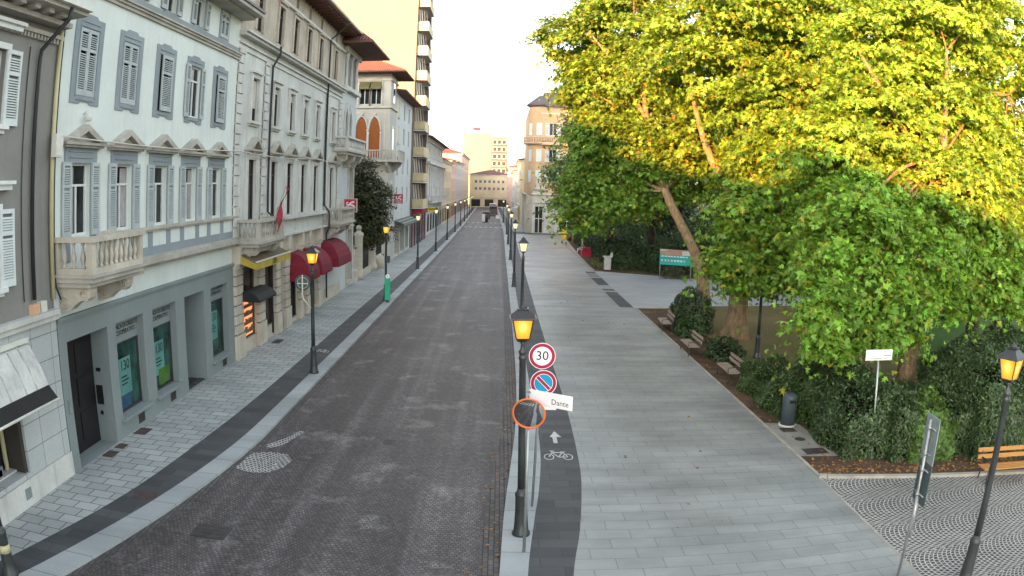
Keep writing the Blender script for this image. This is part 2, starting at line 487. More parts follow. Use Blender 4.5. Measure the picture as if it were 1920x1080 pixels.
    T['lawn'] = Mground('park_lawn', [(.32, (.075, .085, .028)), (.5, (.15, .125, .05)), (.7, (.22, .165, .08))], .25, 20)
    T['lawn_green'] = Mground('green_lawn', [(.32, (.035, .075, .015)), (.55, (.055, .11, .025)), (.75, (.08, .13, .03))], .3, 24)
    T['ground'] = Mground('far_ground', [(.3, (.12, .12, .11)), (.7, (.2, .2, .18))], .1, 10)
    T['skin'] = M('skin', (.48, .27, .19), .6, .08, 6, 20, .03)
    T['hair_grey'] = M('grey_hair', (.35, .34, .32), .8, .15, 6, 30, .3)
    T['cloth_grey'] = M('grey_cloth', (.20, .22, .25), .9, .15, 6, 30, .2)
    T['cloth_dark'] = M('dark_cloth', (.05, .05, .06), .9, .15, 6, 30, .2)
    T['car_dark'] = M('dark_car_paint', (.03, .034, .038), .25, .1, 2, 14, 0, spec=.6)
    T['car_white'] = M('white_car_paint', (.62, .62, .60), .3, .06, 2, 14, 0, spec=.5)
    T['tyre'] = M('tyre', (.015, .015, .015), .9, .1, 3, 14, .1)
    T['tail'] = M('tail_lamp', (.35, .01, .01), .3, .1, 3, 14, 0)
    T['goods'] = M('goods', (.28, .17, .10), .8, .6, 7, 25, .1)
    T['leaf_litter'] = M('fallen_leaf', (.30, .15, .05), .8, .4, 5, 30, 0)
setup_materials()
# ------------------------------------------------------------------ mesh helpers
class MB:
    """collects shapes in one mesh"""
    def __init__(s):
        s.v, s.f, s.m, s.sm = [], [], [], []
        s.uv = None

    def add(s, vs, fs, mi=0, sm=False):
        o = len(s.v)
        s.v += [tuple(p) for p in vs]
        for f in fs:
            s.f.append(tuple(i + o for i in f))
            s.m.append(mi)
            s.sm.append(sm)
        return s

    def box(s, x0, x1, y0, y1, z0, z1, mi=0):
        vs = [(x, y, z) for z in (z0, z1) for y in (y0, y1) for x in (x0, x1)]
        return s.add(vs, [(0, 2, 3, 1), (4, 5, 7, 6), (0, 1, 5, 4), (2, 6, 7, 3), (0, 4, 6, 2), (1, 3, 7, 5)], mi)

    def fb(s, u0, u1, z0, z1, d0, d1, mi=0):
        """box on a facade: u along it, z up, d out of it"""
        return s.box(u0, u1, -d1, -d0, z0, z1, mi)

    def prism(s, pts, a0, a1, axis='y', mi=0, sm=False):
        """2D outline extruded along an axis"""
        n = len(pts)
        def P(p, a):
            return {'x': (a, p[0], p[1]), 'y': (p[0], a, p[1]), 'z': (p[0], p[1], a)}[axis]
        vs = [P(p, a0) for p in pts] + [P(p, a1) for p in pts]
        fs = [tuple(range(n)), tuple(reversed(range(n, 2 * n)))]
        s.add(vs, fs, mi)
        o = len(s.v) - 2 * n
        for i in range(n):
            j = (i + 1) % n
            s.f.append((o + j, o + i, o + n + i, o + n + j))
            s.m.append(mi)
            s.sm.append(sm)
        return s

    def lathe(s, prof, c=(0, 0, 0), n=12, mi=0, sm=True, cap=True):
        vs, fs = [], []
        for r, z in prof:
            for k in range(n):
                a = 2 * PI * k / n
                vs.append((c[0] + r * math.cos(a), c[1] + r * math.sin(a), c[2] + z))
        for i in range(len(prof) - 1):
            for k in range(n):
                k2 = (k + 1) % n
                fs.append((i * n + k, i * n + k2, (i + 1) * n + k2, (i + 1) * n + k))
        s.add(vs, fs, mi, sm)
        if cap:
            o = len(s.v) - len(vs)
            s.f.append(tuple(o + k for k in reversed(range(n)))); s.m.append(mi); s.sm.append(False)
            e = o + (len(prof) - 1) * n
            s.f.append(tuple(e + k for k in range(n))); s.m.append(mi); s.sm.append(False)
        return s

    def tube(s, pts, r, n=8, mi=0, cap=True, sm=True):
        pts = [Vector(p) for p in pts]
        rs = r if isinstance(r, (list, tuple)) else [r] * len(pts)
        vs, fs = [], []
        ref = None
        for i, p in enumerate(pts):
            d = (pts[min(i + 1, len(pts) - 1)] - pts[max(i - 1, 0)]).normalized()
            if ref is None:
                ref = Vector((1, 0, 0)) if abs(d.x) < .8 else Vector((0, 1, 0))
            a = (ref - d * ref.dot(d)).normalized()
            b = d.cross(a)
            ref = a
            for k in range(n):
                t = 2 * PI * k / n
                vs.append(p + (a * math.cos(t) + b * math.sin(t)) * rs[i])
        for i in range(len(pts) - 1):
            for k in range(n):
                k2 = (k + 1) % n
                fs.append((i * n + k, i * n + k2, (i + 1) * n + k2, (i + 1) * n + k))
        s.add(vs, fs, mi, sm)
        if cap:
            o = len(s.v) - len(vs)
            s.f.append(tuple(o + k for k in reversed(range(n)))); s.m.append(mi); s.sm.append(False)
            e = o + (len(pts) - 1) * n
            s.f.append(tuple(e + k for k in range(n))); s.m.append(mi); s.sm.append(False)
        return s

    def frustum(s, cx, cy, z0, z1, a0, a1, mi=0, b0=None, b1=None):
        b0 = a0 if b0 is None else b0
        b1 = a1 if b1 is None else b1
        vs = [(cx - a0, cy - b0, z0), (cx + a0, cy - b0, z0), (cx + a0, cy + b0, z0), (cx - a0, cy + b0, z0),
              (cx - a1, cy - b1, z1), (cx + a1, cy - b1, z1), (cx + a1, cy + b1, z1), (cx - a1, cy + b1, z1)]
        return s.add(vs, [(3, 2, 1, 0), (4, 5, 6, 7), (0, 1, 5, 4), (1, 2, 6, 5), (2, 3, 7, 6), (3, 0, 4, 7)], mi)

    def sphere(s, c, r, n=10, m=7, mi=0, sc=(1, 1, 1)):
        prof = []
        vs, fs = [], []
        for i in range(m + 1):
            t = PI * i / m
            for k in range(n):
                a = 2 * PI * k / n
                vs.append((c[0] + r * sc[0] * math.sin(t) * math.cos(a), c[1] + r * sc[1] * math.sin(t) * math.sin(a), c[2] - r * sc[2] * math.cos(t)))
        for i in range(m):
            for k in range(n):
                k2 = (k + 1) % n
                fs.append((i * n + k, i * n + k2, (i + 1) * n + k2, (i + 1) * n + k))
        return s.add(vs, fs, mi, True)

    def wall(s, u0, u1, z0, z1, holes=(), depth=.25, d=0.0, mi=0, mr=None):
        """facade sheet with openings and their reveals; faces -y"""
        us = sorted({u0, u1, *[h[0] for h in holes], *[h[1] for h in holes]})
        zs = sorted({z0, z1, *[h[2] for h in holes], *[h[3] for h in holes]})
        us = [u for u in us if u0 <= u <= u1]
        zs = [z for z in zs if z0 <= z <= z1]
        for i in range(len(us) - 1):
            for j in range(len(zs) - 1):
                cu, cz = (us[i] + us[i + 1]) / 2, (zs[j] + zs[j + 1]) / 2
                if any(h[0] < cu < h[1] and h[2] < cz < h[3] for h in holes):
                    continue
                s.add([(us[i], -d, zs[j]), (us[i + 1], -d, zs[j]), (us[i + 1], -d, zs[j + 1]), (us[i], -d, zs[j + 1])], [(0, 1, 2, 3)], mi)
        mr = mi if mr is None else mr
        for h in holes:
            a, b, c, e = h[:4]
            dp = h[4] if len(h) > 4 else depth
            y0, y1 = -d, -d + dp
            s.add([(a, y0, c), (a, y1, c), (a, y1, e), (a, y0, e)], [(0, 1, 2, 3)], mr)
            s.add([(b, y0, c), (b, y0, e), (b, y1, e), (b, y1, c)], [(0, 1, 2, 3)], mr)
            s.add([(a, y0, e), (a, y1, e), (b, y1, e), (b, y0, e)], [(0, 1, 2, 3)], mr)
            s.add([(a, y0, c), (b, y0, c), (b, y1, c), (a, y1, c)], [(0, 1, 2, 3)], mr)
        return s

    def shell(s, u0, u1, z0, z1, back, mi=0):
        """sides, back and top of a building body behind its facade (y from 0 to back)"""
        s.add([(u0, 0, z0), (u0, 0, z1), (u0, back, z1), (u0, back, z0)], [(0, 1, 2, 3)], mi)
        s.add([(u1, 0, z0), (u1, back, z0), (u1, back, z1), (u1, 0, z1)], [(0, 1, 2, 3)], mi)
        s.add([(u0, back, z0), (u0, back, z1), (u1, back, z1), (u1, back, z0)], [(0, 1, 2, 3)], mi)
        s.add([(u0, 0, z1), (u1, 0, z1), (u1, back, z1), (u0, back, z1)], [(0, 1, 2, 3)], mi)
        return s

    def text(s, body, size, mat4, mi=0, extrude=0.0, bold=0.0):
        cu = bpy.data.curves.new('txt', 'FONT')
        cu.body = body
        cu.size = size
        cu.align_x = 'CENTER'
        cu.align_y = 'CENTER'
        cu.extrude = extrude
        cu.offset = bold
        cu.resolution_u = 3
        ob = bpy.data.objects.new('txt', cu)
        COL.objects.link(ob)
        me = bpy.data.meshes.new_from_object(ob)
        vs = [mat4 @ v.co for v in me.vertices]
        fs = [tuple(p.vertices) for p in me.polygons]
        bpy.data.objects.remove(ob)
        bpy.data.curves.remove(cu)
        bpy.data.meshes.remove(me)
        return s.add(vs, fs, mi)

    def mesh(s, name):
        me = bpy.data.meshes.new(name)
        me.from_pydata(s.v, [], s.f)
        me.polygons.foreach_set('material_index', s.m)
        me.polygons.foreach_set('use_smooth', s.sm)
        return me

    def build(s, name, mats, parent=None, loc=(0, 0, 0), rot=(0, 0, 0), bevel=0):
        me = s.mesh(name)
        o = bpy.data.objects.new(name, me)
        for m in (mats if isinstance(mats, (list, tuple)) else [mats]):
            me.materials.append(MT[m] if isinstance(m, str) else m)
        COL.objects.link(o)
        o.parent = parent
        o.location = loc
        o.rotation_euler = rot
        if bevel:
            md = o.modifiers.new('bevel', 'BEVEL')
            md.width = bevel
            md.segments = 2
            md.limit_method = 'ANGLE'
        return o

def split_build(mb, name, mats, parent=None, loc=(0, 0, 0), gap=None):
    """one object for every connected piece of the shapes collected"""
    p = list(range(len(mb.v)))
    def find(i):
        while p[i] != i:
            p[i] = p[p[i]]
            i = p[i]
        return i
    for f in mb.f:
        a = find(f[0])
        for i in f[1:]:
            p[find(i)] = a
    groups = {}
    for k, f in enumerate(mb.f):
        groups.setdefault(find(f[0]), []).append(k)
    out = []
    for ks in groups.values():
        q = MB()
        ids = sorted({i for k in ks for i in mb.f[k]})
        mp = {i: j for j, i in enumerate(ids)}
        q.v = [mb.v[i] for i in ids]
        q.f = [tuple(mp[i] for i in mb.f[k]) for k in ks]
        q.m = [mb.m[k] for k in ks]
        q.sm = [mb.sm[k] for k in ks]
        out.append(q.build(name, mats, parent, loc))
    return out

def tag(o, label=None, cat=None, group=None, kind=None):
    if label: o['label'] = label
    if cat: o['category'] = cat
    if group: o['group'] = group
    if kind: o['kind'] = kind
    return o

def thing(name, label, cat, loc=(0, 0, 0), rotz=0, group=None):
    o = bpy.data.objects.new(name, None)
    COL.objects.link(o)
    o.empty_display_size = .3
    o.location = loc
    o.rotation_euler = (0, 0, rotz)
    return tag(o, label, cat, group)

KIDS = {}
def kids(o):
    return [c for c in bpy.data.objects if c.parent == o]

def tree_of(o):
    return (o, [tree_of(c) for c in kids(o)])

def copy_tree(tr, parent=None, loc=None, rotz=None, label=None, scale=None):
    o, ch = tr
    c = o.copy()
    COL.objects.link(c)
    c.parent = parent
    if loc is not None: c.location = loc
    if rotz is not None: c.rotation_euler = (0, 0, rotz)
    if scale is not None: c.scale = scale
    if label: c['label'] = label
    for k in ch:
        copy_tree(k, c)
    return c

def sheet(name, pts, z, mat, kind='structure', label=None, cat=None):
    mb = MB()
    mb.add([(p[0], p[1], z) for p in pts], [tuple(range(len(pts)))])
    o = mb.build(name, mat)
    return tag(o, label, cat, kind=kind)

def smooth_line(pts, n=6):
    """Catmull-Rom through the points"""
    P = [Vector((p[0], p[1], 0)) for p in pts]
    out = []
    for i in range(len(P) - 1):
        p0, p1, p2, p3 = P[max(i - 1, 0)], P[i], P[i + 1], P[min(i + 2, len(P) - 1)]
        for k in range(n):
            t = k / n
            q = ((p1 * 2) + (p2 - p0) * t + (p0 * 2 - p1 * 5 + p2 * 4 - p3) * t * t + (p1 * 3 - p0 - p2 * 3 + p3) * t ** 3) * .5
            out.append((q.x, q.y))
    out.append((P[-1].x, P[-1].y))
    return out

def at_y(line, y):
    for a, b in zip(line, line[1:]):
        if a[1] <= y <= b[1] and b[1] > a[1]:
            return a[0] + (b[0] - a[0]) * (y - a[1]) / (b[1] - a[1])
    return line[0][0] if y < line[0][1] else line[-1][0]

def ribbon(name, left, right, z, mat, thick=0.0, ys=None, label=None, cat=None, kind='structure'):
    """strip of ground between two lines given as (x, y) rising in y"""
    ys = ys or sorted({p[1] for p in left} | {p[1] for p in right})
    mb = MB()
    vs, fs = [], []
    for y in ys:
        vs += [(at_y(left, y), y, z), (at_y(right, y), y, z)]
    n = len(ys)
    for i in range(n - 1):
        fs.append((2 * i, 2 * i + 1, 2 * i + 3, 2 * i + 2))
    if thick:
        o = len(vs)
        for y in ys:
            vs += [(at_y(left, y), y, z - thick), (at_y(right, y), y, z - thick)]
        for i in range(n - 1):
            fs.append((2 * i, 2 * i + 2, o + 2 * i + 2, o + 2 * i))
            fs.append((2 * i + 1, o + 2 * i + 1, o + 2 * i + 3, 2 * i + 3))
    mb.add(vs, fs)
    return tag(mb.build(name, mat), label, cat, kind=kind)
# ------------------------------------------------------------------ ground, road, pavements
KL_OUT = smooth_line([(-9.3, -30), (-9.3, 4), (-9.0, 8.3), (-8.15, 10.7), (-7.24, 14.8), (-6.72, 19.2), (-6.62, 24), (-6.58, 30), (-6.56, 45), (-6.62, 75), (-6.75, 105), (-7.15, 150), (-8.1, 214), (-9.3, 300)])
KL_IN = smooth_line([(-9.95, -30), (-9.95, 4), (-9.7, 8.2), (-8.85, 10.8), (-7.86, 14.8), (-7.28, 19.2), (-7.16, 24), (-7.12, 30), (-7.10, 45), (-7.16, 75), (-7.3, 105), (-7.7, 150), (-8.65, 214), (-9.85, 300)])
SL = smooth_line([(-10.7, -30), (-10.7, 4), (-10.55, 8.2), (-9.66, 10.8), (-8.72, 14.9), (-8.3, 19.6), (-8.13, 24), (-8.08, 30), (-8.08, 45), (-8.1, 75), (-8.25, 105), (-8.65, 150), (-9.6, 214), (-10.8, 300)])
KR_OUT = smooth_line([(-1.2, -30), (-.4, 4), (-.05, 9), (.10, 12.6), (.2, 15.6), (.36, 18.4), (.55, 22), (.67, 27), (.69, 35), (.62, 54), (.5, 85), (.38, 120), (-.1, 160), (-1.0, 214), (-2.2, 300)])
KR_IN = smooth_line([(-.7, -30), (.1, 4), (.5, 9), (.63, 12.6), (.85, 15.2), (1.03, 17), (1.19, 19.6), (1.21, 23), (1.14, 30), (1.12, 45), (1.06, 85), (.95, 120), (.5, 160), (-.4, 214), (-1.6, 300)])
SR = smooth_line([(.1, -30), (.8, 4), (1.15, 9), (1.48, 12.6), (1.78, 14.6), (2.02, 16.7), (2.16, 18.6), (2.24, 22), (2.25, 26), (2.17, 35), (2.1, 54), (2.07, 85), (2.05, 120), (1.6, 160), (.7, 214), (-.5, 300)])
PLAZA_X = 8.38

sheet('ground', [(-3000, -1500), (3000, -1500), (3000, 4000), (-3000, 4000)], -.16, 'ground')
ribbon('road', KL_OUT, KR_OUT, -.075, 'road')
ribbon('kerb', KL_IN, KL_OUT, .0, 'kerb', thick=.14).name = 'kerb_left'
ribbon('kerb', KR_OUT, KR_IN, .0, 'kerb', thick=.14).name = 'kerb_right'
ribbon('pavement_strip', SL, KL_IN, -.004, 'basalt', thick=.14)
ribbon('pavement_strip', KR_IN, SR, -.004, 'basalt', thick=.14)
WALL_L = [(-14.5, -30), (-14.5, 56), (-13.9, 74), (-11.6, 300)]
ribbon('pavement', WALL_L, SL, 0.0, 'pavement', thick=.14)
# row of setts along the road edges
ribbon('road_edge', [(x - .42, y) for x, y in KR_OUT], [(x - .005, y) for x, y in KR_OUT], -.071, 'setts')
ribbon('road_edge', [(x + .005, y) for x, y in KL_OUT], [(x + .25, y) for x, y in KL_OUT], -.071, 'setts')
# plaza and branches
PE = [(PLAZA_X, -30), (PLAZA_X, 17.3), (PLAZA_X - .12, 46), (PLAZA_X - .1, 67), (8.6, 84), (9.4, 112), (9.4, 120.5)]
ribbon('plaza', SR, PE, 0.0, 'plaza', thick=.14, ys=sorted({p[1] for p in SR if p[1] <= 120} | {p[1] for p in PE}))
sheet('pavement', [(1.9, 120.5), (26, 120.5), (26, 127), (1.9, 127)], -.004, 'basalt')
ribbon('pavement', SR, [(5.4, 127), (2.2, 300)], 0.0, 'pavement', thick=.14, ys=[127, 160, 200, 250, 300])
sheet('path', [(PLAZA_X - .11, 46.1), (11, 46.6), (14, 47.6), (30, 50), (30, 60), (15.4, 62.9), (12, 65.2), (PLAZA_X - .1, 67)], -.003, 'path')
sheet('pavement', [(PLAZA_X + .06, -30), (40, -30), (40, 11.0), (24, 14.0), (15, 15.75), (11, 16.6), (8.55, 17.2), (PLAZA_X + .06, 17.2)], -.002, 'fan').name = 'fan_paving'
ribbon('plaza_edge', [(PLAZA_X - .02, -30), (PLAZA_X - .02, 17.2)], [(PLAZA_X + .06, -30), (PLAZA_X + .06, 17.2)], .004, 'kerb_beige')
# park
sheet('park_lawn', [(PLAZA_X + .02, 17.2), (11, 16.62), (24, 14.02), (90, 2), (90, 140), (26, 140), (26, 120.5), (9.3, 120.5), (9.3, 112), (8.5, 84), (PLAZA_X, 67)], -.03, 'lawn')
sheet('flower_bed', [(PLAZA_X + .04, 17.25), (11, 16.75), (20, 15.1), (22, 19), (12, 21), (10.6, 28), (10.4, 46), (PLAZA_X - .06, 46)], .012, 'soil')
sheet('flower_bed', [(PLAZA_X - .02, 67.1), (12, 65.3), (15.4, 63), (30, 60.2), (30, 70), (12, 76), (11.5, 112), (9.45, 112), (8.66, 84)], .012, 'soil')
sheet('park_lawn', [(19.5, 26), (60, 18), (60, 62), (24, 46), (19, 36)], .004, 'lawn_green')
def edging(name, pts, w, h):
    mb = MB()
    for a, b in zip(pts, pts[1:]):
        d = Vector((b[0] - a[0], b[1] - a[1], 0)).normalized()
        n = Vector((-d.y, d.x, 0)) * w / 2
        A, B = Vector((a[0], a[1], -.1)), Vector((b[0], b[1], -.1))
        mb.add([A - n, A + n, B + n, B - n, A - n + Vector((0, 0, h)), A + n + Vector((0, 0, h)), B + n + Vector((0, 0, h)), B - n + Vector((0, 0, h))],
               [(0, 3, 2, 1), (4, 5, 6, 7), (0, 1, 5, 4), (1, 2, 6, 5), (2, 3, 7, 6), (3, 0, 4, 7)])
    return tag(mb.build(name, 'kerb_beige'), kind='structure')
edging('bed_kerb', [(PLAZA_X - .04, 46.05), (PLAZA_X - .02, 30), (PLAZA_X + .05, 17.3)], .11, .13)
edging('bed_kerb', [(PLAZA_X + .05, 17.3), (8.62, 17.2), (11, 16.68), (15, 15.86), (26, 13.8)], .17, .17)
edging('bed_kerb', [(PLAZA_X - .1, 112), (PLAZA_X - .1, 67.05), (12, 65.22), (15.4, 62.95), (30, 60.1)], .14, .14)
edging('bed_kerb', [(PLAZA_X - .05, 46.08), (10.9, 46.62)], .12, .12)
sheet('concrete_pad', [(PLAZA_X + .03, 18.9), (9.75, 18.7), (9.6, 21.9), (PLAZA_X + .03, 22.2)], .02, 'concrete')
# dark slabs set in the plaza edge by the side path
for y0, y1 in ((46.3, 53.3), (54.2, 55.0), (57.2, 62.0), (63.0, 63.6), (64.2, 64.6), (65.3, 66.6)):
    sheet('path_strip', [(PLAZA_X - 1.0, y0), (PLAZA_X - .15, y0), (PLAZA_X - .17, y1), (PLAZA_X - 1.02, y1)], .005, 'basalt')
# light-jointed cobble patches worn into the road
sheet('road_patch', [(-6.7, 17.5), (-6.2, 17.3), (-5.75, 17.4), (-5.45, 17.85), (-5.36, 18.4), (-5.6, 18.85), (-6.1, 18.95), (-6.6, 18.75)], -.068, 'road_light')
sheet('road_patch', [(-6.3, 19.2), (-5.95, 19.5), (-5.75, 20.3), (-5.62, 20.9), (-5.8, 20.9), (-6.02, 20.2), (-6.4, 19.5)], -.068, 'road_light')
# painted marks
def marks(name, quads, z):
    mb = MB()
    for q in quads:
        mb.add([(p[0], p[1], z) for p in q], [tuple(range(len(q)))])
    return tag(mb.build(name, 'paint'), kind='structure')
cw = []
for y, dy in ((139.5, 1.7), (157.5, 1.5)):
    k0, k1 = at_y(KL_OUT, y), at_y(KR_OUT, y)
    x = k0 + .3
    while x < k1 - .4:
        cw.append([(x, y), (x + .5, y), (x + .5, y + dy), (x, y + dy)])
        x += .92
marks('crosswalk', cw, -.068)
cw = []
x = -8.4
while x < -1:
    cw.append([(x, 1.5), (x + .5, 1.5), (x + .5, 4.5), (x, 4.5)])
    x += 1.0
marks('crosswalk', cw, -.068)
def bicycle_marking(ox, oy, rz, s=1.0):
    """painted bicycle: two wheels, frame, bars and saddle, seen upright when looking along +y"""
    mb = MB()
    ca, sa = math.cos(rz), math.sin(rz)
    def T(x, y):
        return (ox + s * (x * ca - y * sa), oy + s * (x * sa + y * ca) * 1.75, .006)
    def line(a, b, w=.05):
        d = Vector((b[0] - a[0], b[1] - a[1]))
        n = Vector((-d.y, d.x)).normalized() * w / 2
        mb.add([T(a[0] - n.x, a[1] - n.y), T(b[0] - n.x, b[1] - n.y), T(b[0] + n.x, b[1] + n.y), T(a[0] + n.x, a[1] + n.y)], [(0, 1, 2, 3)])
    for wx in (-.24, .24):
        for k in range(14):
            a0, a1 = 2 * PI * k / 14, 2 * PI * (k + 1) / 14
            mb.add([T(wx + .105 * math.cos(a0), .11 + .105 * math.sin(a0)), T(wx + .135 * math.cos(a0), .11 + .135 * math.sin(a0)),
                    T(wx + .135 * math.cos(a1), .11 + .135 * math.sin(a1)), T(wx + .105 * math.cos(a1), .11 + .105 * math.sin(a1))], [(0, 1, 2, 3)])
    for a, b in (((-.24, .11), (-.14, .3)), ((-.14, .3), (.13, .3)), ((-.14, .3), (.0, .1)), ((0, .1), (.13, .32)), ((0, .1), (.24, .11)), ((.24, .11), (.13, .3)), ((-.14, .3), (-.17, .37)), ((-.2, .37), (-.08, .36)), ((.07, .33), (.2, .33))):
        line(a, b, .035)
    return mb
bm_ = bicycle_marking(1.66, 19.15, 0, 1.05)
bm_.add([(1.60, 20.5, .006), (1.72, 20.5, .006), (1.72, 21.05, .006), (1.86, 21.05, .006), (1.69, 21.6, .006), (1.52, 21.05, .006), (1.60, 21.05, .006)], [tuple(range(7))])
tag(bm_.build('bicycle_marking', 'paint'), kind='structure')
tag(bicycle_marking(-7.6, 31.35, 0, .95).build('bicycle_marking', 'paint'), kind='structure')
# covers in the ground
def cover(name, label, x, y, w, l, mat, z, rz=0.0, round_=False):
    mb = MB()
    if round_:
        mb.lathe([(w / 2, 0), (w / 2, .006)], n=18, sm=False)
        mb.lathe([(w * .36, .006), (w * .34, .009)], n=18, sm=False)
    else:
        mb.box(-w / 2, w / 2, -l / 2, l / 2, 0, .005)
        for i in range(4):
            mb.box(-w * .42, w * .42, -l / 2 + l * (i + .28) / 4, -l / 2 + l * (i + .72) / 4, .005, .008)
    tag(mb.build(name, mat, loc=(x, y, z), rot=(0, 0, rz)), label, 'cover')
cover('manhole_cover', 'square dark manhole cover in the road cobbles near the bottom left kerb', -5.98, 13.68, .82, .66, 'manhole', -.07)
cover('manhole_cover', 'small oval drain cover in the middle of the road', -2.0, 44.0, .5, .5, 'manhole', -.07, round_=True)
cover('manhole_cover', 'iron cover with pale rim in the road centre line', -3.0, 20.4, .34, .42, 'manhole', -.07)
cover('access_cover', 'dark square cover in the basalt strip of the left pavement', -8.22, 14.94, .62, .42, 'rusty_cover', .0, .25)
cover('access_cover', 'rusty cover in the pavement under the first bank window', -10.42, 19.4, .42, .62, 'rusty_cover', .004)
cover('access_cover', 'reddish cover at the threshold of the dark doorway, the larger of two', -10.45, 17.25, .36, .5, 'rusty_cover', .004)
cover('access_cover', 'reddish cover beside the dark doorway, the smaller of two', -10.45, 17.95, .32, .4, 'rusty_cover', .004)
cover('access_cover', 'dark grate in the left pavement by the rusticated shopfront', -10.1, 33.3, .4, .9, 'manhole', .004)
cover('access_cover', 'near square cover in the concrete pad beside the flower bed', 9.1, 19.25, .72, .5, 'manhole', .024)
cover('access_cover', 'far square cover in the concrete pad near the litter bin', 9.0, 21.35, .5, .42, 'manhole', .024)
cover('access_cover', 'round cover in the concrete pad between two square covers', 9.05, 20.4, .36, .36, 'manhole', .024, round_=True)
# fallen leaves
mb = MB()
for k in range(1100):
    z = rnd.random()
    if z < .62:
        x, y, h = rnd.uniform(8.5, 19), 0, .02
        y = 17.4 - (x - 8.5) * .17 + abs(rnd.gauss(0, .6))
    elif z < .84:
        x, y, h = rnd.uniform(8.5, 10.2), rnd.uniform(17.5, 45), .025
    elif z < .91:
        x, y, h = rnd.uniform(2.4, 8.3), rnd.uniform(12, 60), .006
    else:
        y = rnd.uniform(11, 30)
        x, h = at_y(KR_OUT, y) - abs(rnd.gauss(0, .25)) - .03, -.062
    a, s = rnd.uniform(0, 6.28), rnd.uniform(.03, .07)
    d1, d2 = Vector((math.cos(a), math.sin(a), rnd.uniform(-.2, .4))) * s, Vector((-math.sin(a), math.cos(a), rnd.uniform(-.2, .4))) * s * .7
    p = Vector((x, y, h + .012))
    mb.add([p - d1, p + d2, p + d1, p - d2], [(0, 1, 2, 3)])
tag(mb.build('fallen_leaves', 'leaf_litter'), 'scattered brown fallen leaves on the bed and paving', 'leaf litter', kind='stuff')
# ------------------------------------------------------------------ building parts
# buildings are made in their own frame: facade in the plane y = 0 facing -y, x along it, z up
def louvre_leaf(w, h, mat, thick=.05):
    """louvred shutter leaf, hinge at x = 0"""
    mb = MB()
    s = .07
    mb.fb(0, s, 0, h, 0, thick)
    mb.fb(w - s, w, 0, h, 0, thick)
    mb.fb(s, w - s, 0, .16, 0, thick - .004)
    mb.fb(s, w - s, h - .1, h, 0, thick - .004)
    mb.fb(s, w - s, h * .66, h * .66 + .08, 0, thick - .004)
    z = .17
    while z < h - .15:
        if not (h * .66 - .06 < z < h * .66 + .08):
            mb.add([(s, -.006, z), (w - s, -.006, z), (w - s, -thick + .006, z - .035), (s, -thick + .006, z - .035),
                    (s, -.006, z + .012), (w - s, -.006, z + .012), (w - s, -thick + .006, z - .023), (s, -thick + .006, z - .023)],
                   [(0, 1, 2, 3), (4, 7, 6, 5), (3, 2, 6, 7)])
        z += .058
    return mb

def window_unit(parent, name, u, z, w, h, depth, frame='frame_white', pane='glass', mull=True, transom=.68, shutters=None, smat='shutter_grey', curtain=False, fw_=.06):
    """window in an opening: frame with mullion and transom, pane, curtain, shutters; origin at the bottom centre"""
    mb = MB()
    d0, d1 = -depth + .002, -depth + .07
    mb.fb(-w / 2, -w / 2 + fw_, 0, h, d0, d1)
    mb.fb(w / 2 - fw_, w / 2, 0, h, d0, d1)
    mb.fb(-w / 2 + fw_, w / 2 - fw_, 0, fw_, d0, d1)
    mb.fb(-w / 2 + fw_, w / 2 - fw_, h - fw_, h, d0, d1)
    if mull:
        mb.fb(-.035, .035, fw_, h * transom if transom else h - fw_, d0, d1 - .005)
    if transom:
        mb.fb(-w / 2 + fw_, w / 2 - fw_, h * transom, h * transom + .06, d0, d1 - .003)
    f = mb.build(name, frame, parent, (u, 0, z))
    pb = MB()
    pb.add([(-w / 2 + .01, depth - .02, .01), (w / 2 - .01, depth - .02, .01), (w / 2 - .01, depth - .02, h - .01), (-w / 2 + .01, depth - .02, h - .01)], [(0, 1, 2, 3)])
    pb.build('pane', pane, f)
    if shutters:
        lw = shutters
        for sgn in (-1, 1):
            sb = louvre_leaf(lw, h + .04, smat)
            o = sb.build('shutter', smat, f)
            if sgn < 0:
                o.location = (-w / 2 - .02 - lw, -.03, -.02)
            else:
                o.location = (w / 2 + .02, -.03, -.02)
    return f

def pediment(mb, u, z, w, h, d):
    """triangular pediment on a cornice"""
    mb.fb(u - w / 2, u + w / 2, z, z + .07, 0, d)
    mb.fb(u - w / 2 + .06, u + w / 2 - .06, z - .06, z, 0, d - .08)
    t = .11
    o = [(u - w / 2, z + .07), (u + w / 2, z + .07), (u, z + .07 + h)]
    sl = h / (w / 2)
    i = [(u - w / 2 + t / sl * 1.6, z + .07 + .001), (u + w / 2 - t / sl * 1.6, z + .07 + .001), (u, z + .07 + h - t * 1.6)]
    mb.prism([o[0], i[0], i[2], o[2]], -d, 0, 'y')
    mb.prism([i[1], o[1], o[2], i[2]], -d, 0, 'y')
    mb.prism(i, -.05, 0, 'y')

def surround(mb, u, z0, w, h, t=.16, d=.07, sill=True, top=True):
    mb.fb(u - w / 2 - t, u - w / 2, z0, z0 + h, 0, d)
    mb.fb(u + w / 2, u + w / 2 + t, z0, z0 + h, 0, d)
    mb.fb(u - w / 2 - t, u + w / 2 + t, z0 + h, z0 + h + t, 0, d)
    if top:
        mb.fb(u - w / 2 - t - .06, u + w / 2 + t + .06, z0 + h + t, z0 + h + t + .08, 0, d + .1)
    if sill:
        mb.fb(u - w / 2 - t - .03, u + w / 2 + t + .03, z0 - .11, z0, 0, d + .1)
        mb.fb(u - w / 2 - t + .03, u + w / 2 + t - .03, z0 - .2, z0 - .11, 0, d)

